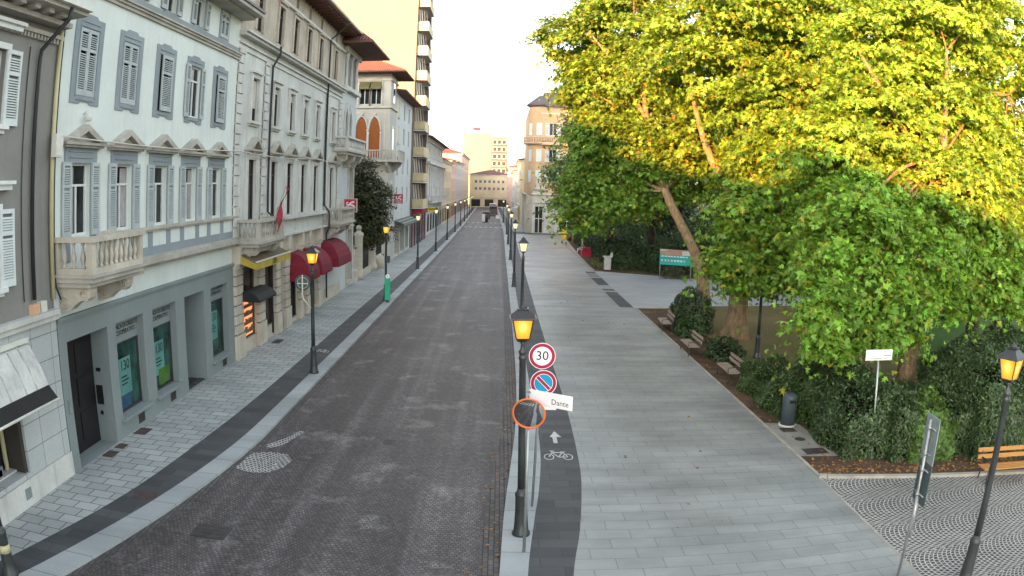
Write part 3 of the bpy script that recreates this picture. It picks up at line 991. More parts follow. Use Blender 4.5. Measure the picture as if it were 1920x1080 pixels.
BAL = [(.062, 0), (.062, .04), (.035, .07), (.045, .12), (.078, .22), (.07, .30), (.034, .44), (.03, .52), (.045, .56), (.06, .58), (.06, .62)]
def balustrade(parent, u0, u1, z, dep, rail_h=.95, mat='stone', n_front=9, n_side=3, base=.14, left=True, right=True):
    """stone balustrade round a balcony slab: base, posts, balusters and rail; top of slab at z"""
    mb = MB()
    zb, zt = z + base, z + rail_h - .12
    k = (zt - zb) / .62
    mb.fb(u0, u1, z, zb, dep - .2, dep)
    pw = .2
    for u in (u0, u1 - pw):
        mb.fb(u, u + pw, zb, zt, dep - .2, dep)
    if left: mb.fb(u0, u0 + .2, z, zb, 0, dep - .2)
    if right: mb.fb(u1 - .2, u1, z, zb, 0, dep - .2)
    for u in (u0, u1 - pw):
        if (u == u0 and left) or (u != u0 and right):
            mb.fb(u, u + pw, zb, zt, 0, .16)
    r = MB()
    r.fb(u0 - .06, u1 + .06, zt, zt + .12, dep - .26, dep + .06)
    if left: r.fb(u0 - .06, u0 + .26, zt, zt + .12, 0, dep - .26)
    if right: r.fb(u1 - .26, u1 + .06, zt, zt + .12, 0, dep - .26)
    o = mb.build('balustrade', mat, parent)
    r.build('rail', mat, o)
    bb = MB()
    bb.lathe([(a, b * k) for a, b in BAL], n=8)
    me = bb.mesh('baluster')
    me.materials.append(MT[mat])
    span = u1 - u0 - 2 * pw
    pos = [(u0 + pw + span * (i + .5) / n_front, -(dep - .1)) for i in range(n_front)]
    sp = dep - .2 - .16
    for i in range(n_side):
        if left: pos.append((u0 + .1, -(.16 + sp * (i + .5) / n_side)))
        if right: pos.append((u1 - .1, -(.16 + sp * (i + .5) / n_side)))
    for x, y in pos:
        b = bpy.data.objects.new('baluster', me)
        COL.objects.link(b)
        b.parent = o
        b.location = (x, y, zb)
    return o

def scroll_console(mb, u, w, z1, dep, h):
    """carved S-shaped bracket under a balcony, width w, from the wall out to dep"""
    pts = [(0, z1), (-dep, z1), (-dep - .01, z1 - h * .2), (-dep + .04, z1 - h * .42), (-dep + .13, z1 - h * .55), (-dep + .24, z1 - h * .52),
           (-dep + .33, z1 - h * .56), (-dep * .5, z1 - h * .72), (-dep * .36, z1 - h * .92), (-dep * .18, z1 - h), (0, z1 - h)]
    mb.prism(pts, u - w / 2, u + w / 2, 'x')
    for sgn in (-1, 1):
        for cx, cz, r in ((-dep + .17, z1 - h * .30, .14), (-.2, z1 - h * .66, .17)):
            prof = []
            for k in range(16):
                t = k / 15 * 2.1 * 2 * PI
                rr = r * (1 - k / 18)
                prof.append((u + sgn * (w / 2 + .008), cx + rr * math.cos(t), cz + rr * math.sin(t)))
            mb.tube(prof, .022, 5)

def quoins(mb, u0, u1, z0, z1, h=.42, d=.10):
    z = z0
    k = 0
    while z < z1 - .05:
        e = min(z + h - .06, z1)
        s = .16 if k % 2 else 0
        mb.fb(u0, u1 - s, z, e, 0, d)
        z += h
        k += 1

def roof_mesh(parent, outline, z, rise, mat='tiles', name='roof', inset=None):
    """hipped roof over a rectangle (x0, x1, y0, y1) with tile courses laid by UV"""
    x0, x1, y0, y1 = outline
    w, l = x1 - x0, y1 - y0
    if w >= l:
        a, b = (x0 + l / 2, (y0 + y1) / 2), (x1 - l / 2, (y0 + y1) / 2)
    else:
        a, b = ((x0 + x1) / 2, y0 + w / 2), ((x0 + x1) / 2, y1 - w / 2)
    vs = [(x0, y0, z), (x1, y0, z), (x1, y1, z), (x0, y1, z), (a[0], a[1], z + rise), (b[0], b[1], z + rise)]
    fs = [(0, 1, 5, 4), (1, 2, 5), (2, 3, 4, 5), (3, 0, 4)] if w >= l else [(0, 1, 4), (1, 2, 5, 4), (2, 3, 5), (3, 0, 4, 5)]
    mb = MB()
    mb.add(vs, fs)
    o = mb.build(name, mat, parent)
    uv = o.data.uv_layers.new(name='UVMap')
    for p in o.data.polygons:
        n = p.normal
        d = Vector((n.x, n.y, 0))
        d = d.normalized() if d.length > 1e-6 else Vector((0, 1, 0))
        t = Vector((-d.y, d.x, 0))
        for li in p.loop_indices:
            c = o.data.vertices[o.data.loops[li].vertex_index].co
            uv.data[li].uv = (c.dot(t), c.z * .4 - c.dot(d))
    return o

def plain_building(name, label, loc, rotz, L, Hh, back, wall, rows, cols, wsize=(1.0, 1.7), z0=4.6, dz=3.1, margin=1.4, roof=None, rise=2.2, eave=.6, cornice='white_stone', ground=True,
                   shops='glass', shutters=None, smat='shutter_brown', frame='frame_white', pane='glass', ledge=True, surr=True, cat='building', base_mat=None, roofmat='tiles'):
    """street house with a grid of windows"""
    b = thing(name, label, cat, loc, rotz)
    holes = []
    us = [margin + (L - 2 * margin) * (i + .5) / cols for i in range(cols)]
    for j in range(rows):
        for u in us:
            holes.append((u - wsize[0] / 2, u + wsize[0] / 2, z0 + j * dz, z0 + j * dz + wsize[1], .1))
    sh = []
    if ground:
        n = max(1, int(L / 4.2))
        for i in range(n):
            c = L * (i + .5) / n
            sh.append((c - L / n * .33, c + L / n * .33, .35, 3.0, .12))
    w = MB()
    w.wall(0, L, 0, Hh, holes + sh)
    w.shell(0, L, 0, Hh, back)
    w.build('wall', wall, b)
    proto = None
    for j in range(rows):
        for u in us:
            if proto is None:
                f = window_unit(b, 'window', u, z0 + j * dz, wsize[0], wsize[1], .1, frame=frame, pane=pane, shutters=shutters, smat=smat, transom=None)
                if surr:
                    sm_ = MB()
                    surround(sm_, 0, 0, wsize[0], wsize[1], .1, .04, top=False)
                    sm_.build('surround', cornice, f)
                proto = tree_of(f)
            else:
                copy_tree(proto, b, (u, 0, z0 + j * dz))
    t = MB()
    if ledge:
        t.fb(0, L, 3.55, 3.8, 0.002, .22)
    t.fb(-.05, L + .05, Hh - .45, Hh - .2, 0.002, .22)
    t.fb(-.1, L + .1, Hh - .2, Hh, 0.002, .42)
    split_build(t, 'cornice', cornice, b)
    for k, h in enumerate(sh):
        s = MB()
        s.add([(h[0], .11, h[2]), (h[1], .11, h[2]), (h[1], .11, h[3]), (h[0], .11, h[3])], [(0, 1, 2, 3)])
        o = s.build('shop_window', shops, b)
        fr = MB()
        fr.fb(h[0], h[0] + .07, h[2], h[3], -.11, -.04)
        fr.fb(h[1] - .07, h[1], h[2], h[3], -.11, -.04)
        fr.fb((h[0] + h[1]) / 2 - .04, (h[0] + h[1]) / 2 + .04, h[2], h[3], -.11, -.05)
        fr.fb(h[0] + .07, h[1] - .07, h[3] - .4, h[3], -.11, -.06)
        fr.build('frame', 'frame_dark', o)
    if roof:
        e = MB()
        e.box(-eave, L + eave, -eave, back + eave, Hh + .002, Hh + .12)
        e.build('eave', 'eave_wood', b)
        roof_mesh(b, (-eave, L + eave, -eave, back + eave), Hh + .12, rise, roofmat)
    return b
# ------------------------------------------------------------------ left row, near to far
XF = -10.77
ROT_L = PI / 2
# ---- house behind the camera on the same side of the street (it shades the park)
plain_building('corner_house', 'plain plaster house with tiled roof at the near end of the left row', (XF - .1, -62, 0), ROT_L, 46, 12.6, 13, 'greige_plaster', 2, 9, roof=True, rise=2.6, eave=.8)

# ---- dark grey house
b = thing('grey_house', 'dark grey plastered house with white shutters and pale stone ground floor at the left edge', 'building', (XF, -16, 0), ROT_L)
L = 31.5
cx = [28.62, 24.3, 20.0]          # window axes
holes = [(c - .55, c + .55, z, z + 1.65, .22) for c in cx for z in (5.05, 8.55)]
w = MB()
w.wall(0, L, 4.0, 11.0, holes)
w.shell(0, L, 0, 11.4, 12)
w.build('wall', 'dark_grey', b)
g = MB()
g.wall(0, L, 0, 4.0, [(25.2, 29.5, .75, 2.55, .7)], d=.06)
g.build('stone_cladding', 'light_cladding', b)
g = MB()
g.fb(0, L, 0.002, .62, .062, .10)
g.build('plinth', 'white_stone', b)
g = MB()
g.fb(0, L, 4.0, 4.14, .0, .16)
g.fb(0, L - .02, 4.14, 4.26, .0, .24)
g.build('string_course', 'white_stone', b)
g = MB()
g.fb(0, L, 10.72, 10.82, 0, .14)
x = 0
while x < L - .1:
    g.fb(x, x + .07, 10.6, 10.72, 0, .1)
    x += .15
g.fb(0, L, 11.0, 11.12, 0, .35)
x = 0.2
while x < L - .3:
    g.fb(x, x + .22, 11.12, 11.24, 0, .62)
    x += .62
g.fb(-.1, L + .02, 11.24, 11.34, 0, .82)
g.build('dentil_cornice', 'stone', b)
g = MB()
g.fb(-.1, L + .02, 11.342, 11.47, .55, .97)
g.build('gutter', 'box_white', b)
roof_mesh(b, (-.1, L + .05, -.9, 12.5), 11.35, 3.6)
first = None
for c in cx:
    for z in (5.05, 8.55):
        f = window_unit(b, 'window', c, z, 1.1, 1.65, .22, shutters=.58, smat='shutter_white')
        for s in kids(f):
            if s.name.startswith('shutter'):
                s.rotation_euler = (0, 0, 0)
        t = MB()
        surround(t, 0, 0, 1.1, 1.65, .14, .06, top=False)
        t.fb(-.98, .98, 2.2, 2.28, 0, .26)
        t.fb(-.92, .92, 2.08, 2.2, 0, .18)
        t.build('surround', 'frame_white', f)
sw = MB()
sw.box(25.2, 29.5, .30, .66, .76, .80)
sw.build('display_shelf', 'white_stone', b)
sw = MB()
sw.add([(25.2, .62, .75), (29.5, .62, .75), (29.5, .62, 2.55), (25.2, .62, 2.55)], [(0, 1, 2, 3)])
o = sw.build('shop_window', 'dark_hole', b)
fr = MB()
fr.fb(29.36, 29.5, .75, 2.55, -.62, -.02)
fr.build('frame', 'frame_dark', o)
fr = MB()
fr.fb(29.18, 29.3, .8, 2.5, -.55, -.5)
fr.build('display_panel', 'yellow_pipe', o)
gd = MB()
for k in range(14):
    x, z = 27.4 + rnd.random() * 1.7, .8
    r = rnd.uniform(.06, .12)
    gd.box(x - r, x + r, .40, .40 + 2 * r, z, z + rnd.uniform(.12, .3))
split_build(gd, 'display_item', 'cloth_grey', o)
gr = MB()
gr.fb(29.05, 29.32, .2, .46, .10, .115)
gr.build('wall_vent', 'plate_back', b)
# awning over the display window
aw = thing('shop_awning', 'dirty white canvas awning with black valance over the left shop window', 'awning', (XF, 12.4, 0), ROT_L)
mb = MB()
u0, u1 = -4.2, 1.55
zt, zb, d0, d1 = 3.72, 2.72, .07, .78
prof = [(d0, zt), (d0 + .16, zt - .08), (d0 + .45, zt - .5), (d1 - .06, zb + .06)]
for (da, za), (db, zb2) in zip(prof, prof[1:]):
    mb.add([(u0, -da, za), (u1, -da, za), (u1, -db, zb2), (u0, -db, zb2)], [(0, 3, 2, 1)])
for ux in (u1 - .5, u1 - .95, u1 - 1.6, u1 - 2.3):
    for (da, za), (db, zb2) in zip(prof, prof[1:]):
        mb.tube([(ux, -da - .008, za + .012), (ux, -db - .008, zb2 + .012)], .018, 5)
mb.build('canvas', 'white_awn', aw)
mb = MB()
mb.add([(u0, -d1 + .06, zb + .06), (u1, -d1 + .06, zb + .06), (u1, -.1, zb - .22), (u0, -.1, zb - .22)], [(0, 1, 2, 3)])
mb.add([(u0, -d1 + .058, zb + .066), (u1, -d1 + .058, zb + .066), (u1 + .12, -d1 - .12, zb - .26), (u0, -d1 - .12, zb - .26)], [(0, 3, 2, 1)])
mb.build('valance', 'black_awn', aw)
mb = MB()
mb.tube([(u0, -d1 - .13, zb - .27), (u1 + .14, -d1 - .13, zb - .27)], .035, 8)
mb.fb(u0, u1 + .02, zt, zt + .12, .062, .2)
mb.build('bar', 'box_white', aw)
# pipes and cables on the grey house
def wall_tube(name, label, cat, pts, r, mat, n=8):
    mb = MB()
    mb.tube(pts, r, n)
    o = mb.build(name, mat)
    return tag(o, label, cat)
wall_tube('drainpipe', 'pale yellow downpipe at the joint of the grey and the white house', 'pipe', [(XF + .09, 15.40, 11.2), (XF + .09, 15.40, 4.5)], .06, 'yellow_pipe')
wall_tube('drainpipe', 'black downpipe with a swan neck on the grey house, left of the pale one', 'pipe', [(XF + .85, 14.62, 11.3), (XF + .8, 14.6, 11.0), (XF + .12, 14.5, 10.35), (XF + .10, 14.5, 10.1), (XF + .10, 14.5, 4.6)], .055, 'dark_pipe')
wall_tube('wall_cable', 'thin black cable with clips down the grey facade', 'cable', [(XF + .03, 14.12, 10.4), (XF + .03, 14.12, 7), (XF + .03, 14.14, 4.6)], .014, 'dark_pipe', 5)
wall_tube('wall_cable', 'black cable beside the pale downpipe on the white house corner', 'cable', [(XF + .06, 15.56, 11.4), (XF + .06, 15.56, 7.5), (XF + .06, 15.56, 4.8), (XF + .2, 15.6, 4.45)], .03, 'dark_pipe', 6)
def wall_box(name, label, cat, u, z, w, h, d, mat, x=XF):
    mb = MB()
    mb.fb(-w / 2, w / 2, 0, h, 0, d)
    mb.fb(-w * .42, w * .42, h * .06, h * .94, d, d + .012)
    tag(mb.build(name, mat, loc=(x, u, z), rot=(0, 0, ROT_L), bevel=.012), label, cat)
wall_box('junction_box', 'white cable box on the pale downpipe where the street cable starts', 'box', 15.42, 7.86, .34, .56, .16, 'box_white', XF + .14)
wall_box('junction_box', 'small orange box on the ledge above the white awning', 'box', 14.5, 4.262, .3, .24, .16, 'box_orange')
wall_box('junction_box', 'small cream box on the ledge beside the orange one', 'box', 14.86, 4.262, .28, .26, .15, 'box_white')

# ---- white house
Y0 = 15.54
b = thing('white_house', 'white house with blue grey window surrounds, five bays and a grey ground floor', 'building', (XF, Y0, 0), ROT_L)
L = 13.56
bays = [1.42, 3.98, 6.55, 9.11, 11.67]
H1 = [(c - .53, c + .53, 5.9, 7.75, .2) for c in bays]
H2 = [(c - .5, c + .5, 9.48, 11.28, .12) for c in bays]
H3 = [(c - .42, c + .42, 12.78, 13.8, .2) for c in bays]
w = MB()
w.wall(0, L, 3.98, 14.0, H1 + H2 + H3)
w.shell(0, L, 0, 14.0, 24)
w.build('wall', 'white_plaster', b)
G1 = [(.42, 2.69, 0.004, 3.33, .66), (3.22, 5.07, .57, 3.32, .30), (5.77, 7.64, .57, 3.32, .30), (8.41, 10.28, 0.004, 3.33, 1.1), (11.0, 12.85, .55, 3.3, .30)]
g = MB()
g.wall(0, L, 0, 3.9, G1, d=.05)
g.fb(0, L, 3.9, 3.98, 0.0, .12)
g.fb(0, L, 3.84, 3.9, 0.05, .085)
for h in (G1[1], G1[2], G1[4]):
    g.fb(h[0] + .002, h[1] - .002, h[2] - .02, h[2] + .008, -.24, .05)
    g.fb(h[0] - .1, h[1] + .1, h[2] - .1, h[2] + .006, .051, .17)
g.build('ground_floor', 'ground_grey', b)
# ground floor openings
d = MB()
d.fb(.424, 1.55, .006, 3.326, -.6, -.55)
d.fb(1.55, 2.686, .006, 3.326, -.6, -.56)
for uu in (.5, 1.6):
    for zz in (.3, 1.25, 2.2):
        d.fb(uu + .08, uu + .95, zz, zz + .8, -.55, -.535)
d.build('door', 'door_dark', b)
d = MB()
d.fb(2.66, 2.688, 2.05, 2.15, -.45, -.3)
d.fb(2.655, 2.688, 1.1, 1.65, -.5, -.28)
d.fb(2.655, 2.688, .8, .9, -.42, -.34)
split_build(d, 'intercom', 'door_dark', b)
wall_box('name_plate', 'small plaque on the grey pier left of the dark doorway', 'plaque', 15.78, 1.55, .16, .36, .03, 'plate_back', XF + .05)
for i, h in enumerate((G1[1], G1[2], G1[4])):
    hd = 2.66 if i < 2 else 2.72
    fr = MB()
    fr.fb(h[0] + .002, h[1] - .002, hd, h[3] - .002, -.245, -.18)
    f = fr.build('window_header', 'ground_grey', b)
    tx = MB()
    Mx = Matrix.Translation(((h[0] + h[1]) / 2 + .08, .176, hd + .36)) @ Matrix.Rotation(PI / 2, 4, 'X')
    tx.text('BANCA DI CREDITO\nCOOPERATIVO', .185, Mx, bold=.006)
    tx.build('lettering', 'sign_black', f)
    fr = MB()
    fr.fb(h[0] + .002, h[0] + .06, h[2] + .01, hd, -.245, -.19)
    fr.fb(h[1] - .06, h[1] - .002, h[2] + .01, hd, -.245, -.19)
    fr.fb(h[0] + .06, h[1] - .06, h[2] + .01, h[2] + .07, -.245, -.195)
    fr.fb(h[0] + .06, h[1] - .06, hd - .05, hd - .001, -.245, -.195)
    f = fr.build('shop_window', 'frame_dark', b)
    pn = MB()
    pn.add([(h[0] + .05, .235, h[2] + .05), (h[1] - .05, .235, h[2] + .05), (h[1] - .05, .235, hd - .05), (h[0] + .05, .235, hd - .05)], [(0, 1, 2, 3)])
    pn.build('pane', 'glass_shop', f)
    ps = MB()
    p0, z0 = h[0] + .5, (1.05 if i < 2 else 1.2)
    ps.fb(p0, p0 + .78, z0, z0 + 1.1, -.234, -.228)
    po = ps.build('poster', 'poster', f)
    tx = MB()
    Mx = Matrix.Translation((p0 + .40, .226, z0 + .86)) @ Matrix.Rotation(PI / 2, 4, 'X')
    tx.text('130', .42, Mx, bold=.006)
    for k in range(3):
        tx.fb(p0 + .12, p0 + .5 + .1 * (k % 2), z0 + .52 - .11 * k, z0 + .56 - .11 * k, -.228, -.225)
    tx.build('lettering', 'sign_black', po)
    ps = MB()
    if i == 0:
        ps.fb(h[0] + .1, h[0] + 1.15, h[2] + .08, h[2] + .46, -.233, -.227)
        ps.build('low_poster', 'poster_blue', f)
    elif i == 1:
        ps.fb(h[0] + .75, h[0] + 1.65, h[2] + .12, h[2] + .66, -.233, -.227)
        ps.build('low_poster', 'poster_green', f)
    v = MB()
    v.fb(h[0] + 1.0, h[0] + 1.45, .1, .38, .05, .062)
    for k in range(5):
        v.fb(h[0] + 1.05 + .08 * k, h[0] + 1.08 + .08 * k, .12, .36, .062, .072)
    v.build('cellar_grille', 'manhole', b)
d = MB()
d.fb(8.42, 10.27, .1, 3.3, -1.09, -1.05)
f = d.build('entrance_glass', 'glass', b)
d = MB()
d.fb(8.45, 8.53, .1, 3.3, -1.05, -.99)
d.fb(9.3, 9.37, .1, 3.3, -1.05, -.99)
d.fb(8.53, 9.3, 2.3, 2.36, -1.05, -1.0)
d.build('frame', 'frame_white', f)
d = MB()
for k in range(3):
    d.fb(8.43, 10.26, .004, .05 + .001 * k, -.98 + .32 * k, -.72 + .32 * k)
d.build('door_mat', 'manhole', b)
# first floor
t = MB()
c = 0
t.fb(c - .86, c - .53, 5.8, 7.75, 0, .035)
t.fb(c + .53, c + .86, 5.8, 7.75, 0, .035)
t.fb(c - .86, c + .86, 7.75, 8.2, 0, .035)
t.fb(c - .62, c + .62, 7.88, 7.91, .035, .06)
t.fb(c - .66, c + .66, 8.03, 8.06, .035, .06)
sur1 = t
t = MB()
if True:                                         # upper window surround with shaped head and foot
    sh = [(c - .78, 9.27), (c - .3, 9.27), (c - .2, 9.33), (c + .2, 9.33), (c + .3, 9.27), (c + .78, 9.27), (c + .78, 9.48), (c - .78, 9.48)]
    t.prism(sh, -.035, 0, 'y')
    t.fb(c - .78, c - .5, 9.48, 11.28, 0, .035)
    t.fb(c + .5, c + .78, 9.48, 11.28, 0, .035)
    sh = [(c - .78, 11.28), (c + .78, 11.28), (c + .78, 11.58), (c + .4, 11.58), (c + .28, 11.66), (c - .28, 11.66), (c - .4, 11.58), (c - .78, 11.58)]
    t.prism(sh, -.035, 0, 'y')
    t.fb(c - .55, c + .55, 11.42, 11.45, .035, .055)
    t.fb(c - .56, c + .56, 11.29, 11.33, .035, .05)
    t.fb(c - .56, c - .52, 9.44, 11.29, .035, .05)
    t.fb(c + .52, c + .56, 9.44, 11.29, .035, .05)
    t.fb(c - .5, c + .5, 9.36, 9.39, .035, .055)
    sur2 = t
    t = MB()
    t.fb(c - .55, c - .42, 12.7, 13.9, 0, .03)
    t.fb(c + .42, c + .55, 12.7, 13.9, 0, .03)
    t.fb(c - .42, c + .42, 12.7, 12.78, 0, .03)
    sur3 = t
t = MB()
for c in bays:
    for s in (-1, 1):
        t.fb(c + s * .7 - .17, c + s * .7 + .17, 5.26, 5.77, 0, .02)
split_build(t, 'painted_pilaster', 'blue_grey', b)
t = MB()
t.fb(2.9, L, 5.0, 5.26, 0.0, .045)
t.build('painted_band', 'blue_grey', b)
t = MB()
t.fb(0, L, 12.46, 12.7, 0, .03)
t.build('painted_band', 'blue_grey', b)
def shared(mb, name, mat, zoff):
    mb.v = [(x, y, z - zoff) for x, y, z in mb.v]
    me = mb.mesh(name)
    me.materials.append(MT[mat])
    return me
def add_shared(me, name, parent):
    o = bpy.data.objects.new(name, me)
    COL.objects.link(o)
    o.parent = parent
    return o
ped1 = MB()
pediment(ped1, 0, 8.2, 2.22, .47, .24)
ME_S1, ME_S2, ME_S3, ME_P1 = shared(sur1, 'surround', 'blue_grey', 5.9), shared(sur2, 'surround', 'blue_grey', 9.48), shared(sur3, 'surround', 'blue_grey', 12.78), shared(ped1, 'pediment', 'stone', 5.9)
t = MB()
t.fb(2.9, L, 5.78, 5.88, 0, .12)
t.fb(2.9, L, 5.72, 5.78, 0, .07)
t.fb(2.9, L + .05, 4.92, 5.0, 0, .22)
t.fb(2.9, L, 4.78, 4.92, 0, .34)
t.fb(2.9, L, 4.66, 4.78, 0, .16)
t.fb(0, L, 12.22, 12.32, 0, .08)
t.fb(0, L, 12.32, 12.4, 0, .14)
t.fb(0, L, 12.4, 12.46, 0, .2)
t.build('string_course', 'stone', b)
# windows
pw = None
for k, c in enumerate(bays):
    if pw is None:
        f = window_unit(b, 'window', c, 5.9, 1.06, 1.85, .2, shutters=.44, smat='shutter_grey', frame='frame_white')
        add_shared(ME_S1, 'surround', f)
        add_shared(ME_P1, 'pediment', f)
        pw = tree_of(f)
    else:
        copy_tree(pw, b, (c, 0, 5.9))
for k, f in enumerate([o for o in kids(b) if o.name.split('.')[0] == 'window']):
    cu = MB()
    x0, x1 = ((-.45, -.1), (.05, .44), (-.45, -.2), (.15, .45), (-.44, .0))[k % 5]
    cu.add([(x0, .172, .08), (x1, .172, .08), (x1, .172, 1.75), (x0, .172, 1.75)], [(0, 1, 2, 3)])
    cu.build('curtain', 'curtain', f)
for k, c in enumerate(bays):
    if k == 3:
        f = window_unit(b, 'window', c, 9.48, 1.0, 1.8, .12, shutters=.36, smat='shutter_grey', transom=.7)
    else:
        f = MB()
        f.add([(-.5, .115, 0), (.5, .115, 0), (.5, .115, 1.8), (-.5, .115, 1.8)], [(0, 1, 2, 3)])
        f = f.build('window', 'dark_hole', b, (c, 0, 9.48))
        for s in ((-1, 1) if k in (0, 1) else (1,)):
            lw = .485 if k in (0, 1) else .80
            q = louvre_leaf(lw, 1.78, 'shutter_grey').build('shutter', 'shutter_grey', f)
            q.location = ((-.49 if s < 0 else .005) if k in (0, 1) else (-.38 if k == 2 else -.40), .02 if k in (0, 1) else -.06, .01)
    add_shared(ME_S2, 'surround', f)
    f = window_unit(b, 'attic_window', c, 12.78, .84, 1.02, .2, shutters=None if k == 4 else .4, smat='shutter_grey', transom=None, frame='frame_white')
    add_shared(ME_S3, 'surround', f)
    if k == 4:
        for s in (0, 1):
            q = louvre_leaf(.41, 1.0, 'shutter_grey').build('shutter', 'shutter_grey', f)
            q.location = (-.415 + .42 * s, .0, .01)
ev = MB()
ev.fb(-.05, L + .15, 13.9, 14.0, 0, .6)
ev.fb(-.1, L + .2, 14.0, 14.14, 0, .95)
ev.build('eave', 'stone', b)
ev = MB()
ev.fb(-.1, L + .2, 14.142, 14.24, .8, 1.02)
ev.build('gutter', 'dark_pipe', b)
roof_mesh(b, (-.1, L + .2, -.95, 24.2), 14.15, 3.3)
# balcony of the first bay
bal = MB()
bal.fb(-.02, 3.0, 4.98, 5.06, 0, 1.30)
bal.fb(.03, 2.95, 4.86, 4.98, 0, 1.24)
bal.fb(.1, 3.2, 4.74, 4.86, 0, 1.12)
slab = bal.build('balcony', 'stone', b)
balustrade(slab, .05, 2.9, 5.06, 1.25, .88, 'cream_stone', 9, 3)
cn = MB()
for uc in (.42, 2.5):
    cn = MB()
    scroll_console(cn, uc, .34, 4.74, 1.02, .62)
    cn.build('console', 'cream_stone', slab)
# little wall lamp
mb = MB()
mb.tube([(0, 0, 0), (0, -.1, .05), (0, -.16, 0)], .02, 6)
mb.lathe([(.02, .02), (.09, -.02), (.1, -.16), (.06, -.2)], (0, -.18, 0), 10)
tag(mb.build('wall_lamp', 'box_white', loc=(XF, 17.0, 9.02), rot=(0, 0, ROT_L)), 'small white lamp on the white facade between two floors', 'lamp')
# cables along the facades
pts = []
for k in range(46):
    y = 15.5 + k * .74
    pts.append((XF + .30, y, 8.36 - .12 * math.sin((y - 15.5) % 13.3 / 13.3 * PI) + .008 * (y - 15)))
wall_tube('street_cable', 'pale cable slung along the white and the beige facade at the pediments', 'cable', pts, .022, 'slab_white', 5)

# ---- neoclassical house with quoins
Y0 = 29.1
b = thing('quoined_house', 'weathered pale house with quoins, pediments and rusticated shopfronts in the left row', 'building', (XF, Y0, 0), ROT_L)
L = 20.9
bays = [2.4, 5.72, 8.52, 11.3, 14.12, 18.3]
H1 = [(c - .52, c + .52, 5.62, 8.2, .15) for c in bays]
H2 = [(c - .46, c + .46, 9.85, 11.75, .15) for c in bays]
H3 = [(c - .46, c + .46, 13.9, 15.75, .13) for c in bays]
H4 = [(c - .22, c + .22, 16.35, 16.95, .12) for c in bays]
w = MB()
w.wall(0, L, 4.7, 13.4, H1 + H2)
w.build('wall', 'greige_plaster', b)
w = MB()
w.wall(0, L, 13.4, 17.2, H3 + H4)
w.shell(0, L, 0, 17.2, 26)
w.build('upper_wall', 'upper_plaster', b)
t = MB()
sA, sB, sC, pA = MB(), MB(), MB(), MB()
surround(sB, 0, 9.85, .92, 1.9, .2, .1)
sA.fb(-.82, -.52, 5.62, 8.2, 0, .07)
sA.fb(.52, .82, 5.62, 8.2, 0, .07)
sA.fb(-.82, .82, 8.2, 8.5, 0, .07)
sA.fb(-.62, .62, 8.26, 8.44, .07, .1)
pediment(pA, 0, 8.56, 2.0, .56, .3)
surround(sC, 0, 13.9, .92, 1.85, .16, .08, sill=False, top=True)
ME_A, ME_B, ME_C, ME_P2 = shared(sA, 'surround', 'white_stone', 5.62), shared(sB, 'surround', 'white_stone', 9.85), shared(sC, 'surround', 'upper_plaster', 13.9), shared(pA, 'pediment', 'stone', 5.62)
t.fb(0, L, 13.42, 13.5, 0, .42)
t.fb(0, L, 13.3, 13.42, 0, .3)
t.fb(0, L, 12.98, 13.06, 0, .09)
t.fb(0, L, 12.72, 12.78, 0, .06)
t.fb(0, L, 16.05, 16.2, 0, .14)
t.fb(4.3, 16.3, 5.42, 5.58, 0, .3)
t.fb(4.3, 16.3, 4.62, 4.72, 0, .34)
for u0 in (5.0, 7.0, 9.8, 12.7):
    t.fb(u0, u0 + .08, 4.75, 5.4, 0, .04)
t.build('string_course', 'white_stone', b)
for qa, qb in ((.03, .75), (3.72, 4.35), (16.35, 16.95), (19.95, 20.85)):
    t = MB()
    t.fb(qa, qb, 5.0, 12.7, 0, .03)
    quoins(t, qa, qb, 5.0, 12.7)
    t.build('quoin_strip', 'white_stone', b)
pw = None
for c in bays:
    for z, wd, h, nm in ((5.62, 1.04, 2.58, 'window'), (9.85, .92, 1.9, 'window'), (13.9, .92, 1.85, 'window')):
        f = window_unit(b, nm, c, z, wd, h, .15 if z < 13 else .13, frame='frame_dark', pane='glass_warm', transom=.74, fw_=.07)
        add_shared(ME_A if z < 9 else ME_B if z < 13 else ME_C, 'surround', f)
        if z < 9:
            add_shared(ME_P2, 'pediment', f)
        if z == 9.85:
            bl = MB()
            hh = rnd.choice((.35, .4, .3, 1.3, 1.25))
            bl.fb(-wd / 2 + .08, wd / 2 - .08, h - hh, h - .08, -.075, -.06)
            bl.build('roller_blind', 'slab_white', f)
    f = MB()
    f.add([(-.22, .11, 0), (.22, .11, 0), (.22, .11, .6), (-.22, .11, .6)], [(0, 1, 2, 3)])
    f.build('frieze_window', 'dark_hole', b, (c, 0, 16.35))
# ground floor
piers = [(0.02, .98, 0), (3.15, 4.1, 0), (5.95, 6.7, 0), (7.55, 8.45, 0), (10.35, 11.0, 0), (11.9, 12.6, 0), (14.6, 15.3, 0)]
w = MB()
w.wall(0, L, 0, 4.72, [(.98, 3.15, .55, 3.75, .2), (4.1, 5.95, .55, 3.6, .2), (6.7, 7.55, .004, 3.6, .2), (8.45, 10.35, .2, 3.3, .2), (11.0, 11.9, .2, 3.3, .2), (12.6, 14.6, .2, 3.3, .2), (18.3, 19.6, 1.0, 3.9, .4)], d=.0)
w.build('ground_floor', 'cream_stone', b)
for a, e, _ in piers:
    t = MB()
    z = 1.05
    t.fb(a - .04, e + .04, 0.002, 1.0, 0, .2)
    while z < 3.7:
        t.fb(a, e, z, z + .36, 0, .15)
        z += .40
    t.fb(a - .05, e + .05, 3.72, 3.92, 0, .22)
    t.fb(a + .12, e - .12, 3.92, 4.62, 0, .3)
    t.build('rusticated_pier', 'cream_stone', b)
t = MB()
t.fb(15.4, L - .05, 0.002, .75, 0, .12)
t.build('plinth', 'cream_stone', b)
w = MB()
w.fb(15.4, L - .02, .75, 4.5, 0, .03)
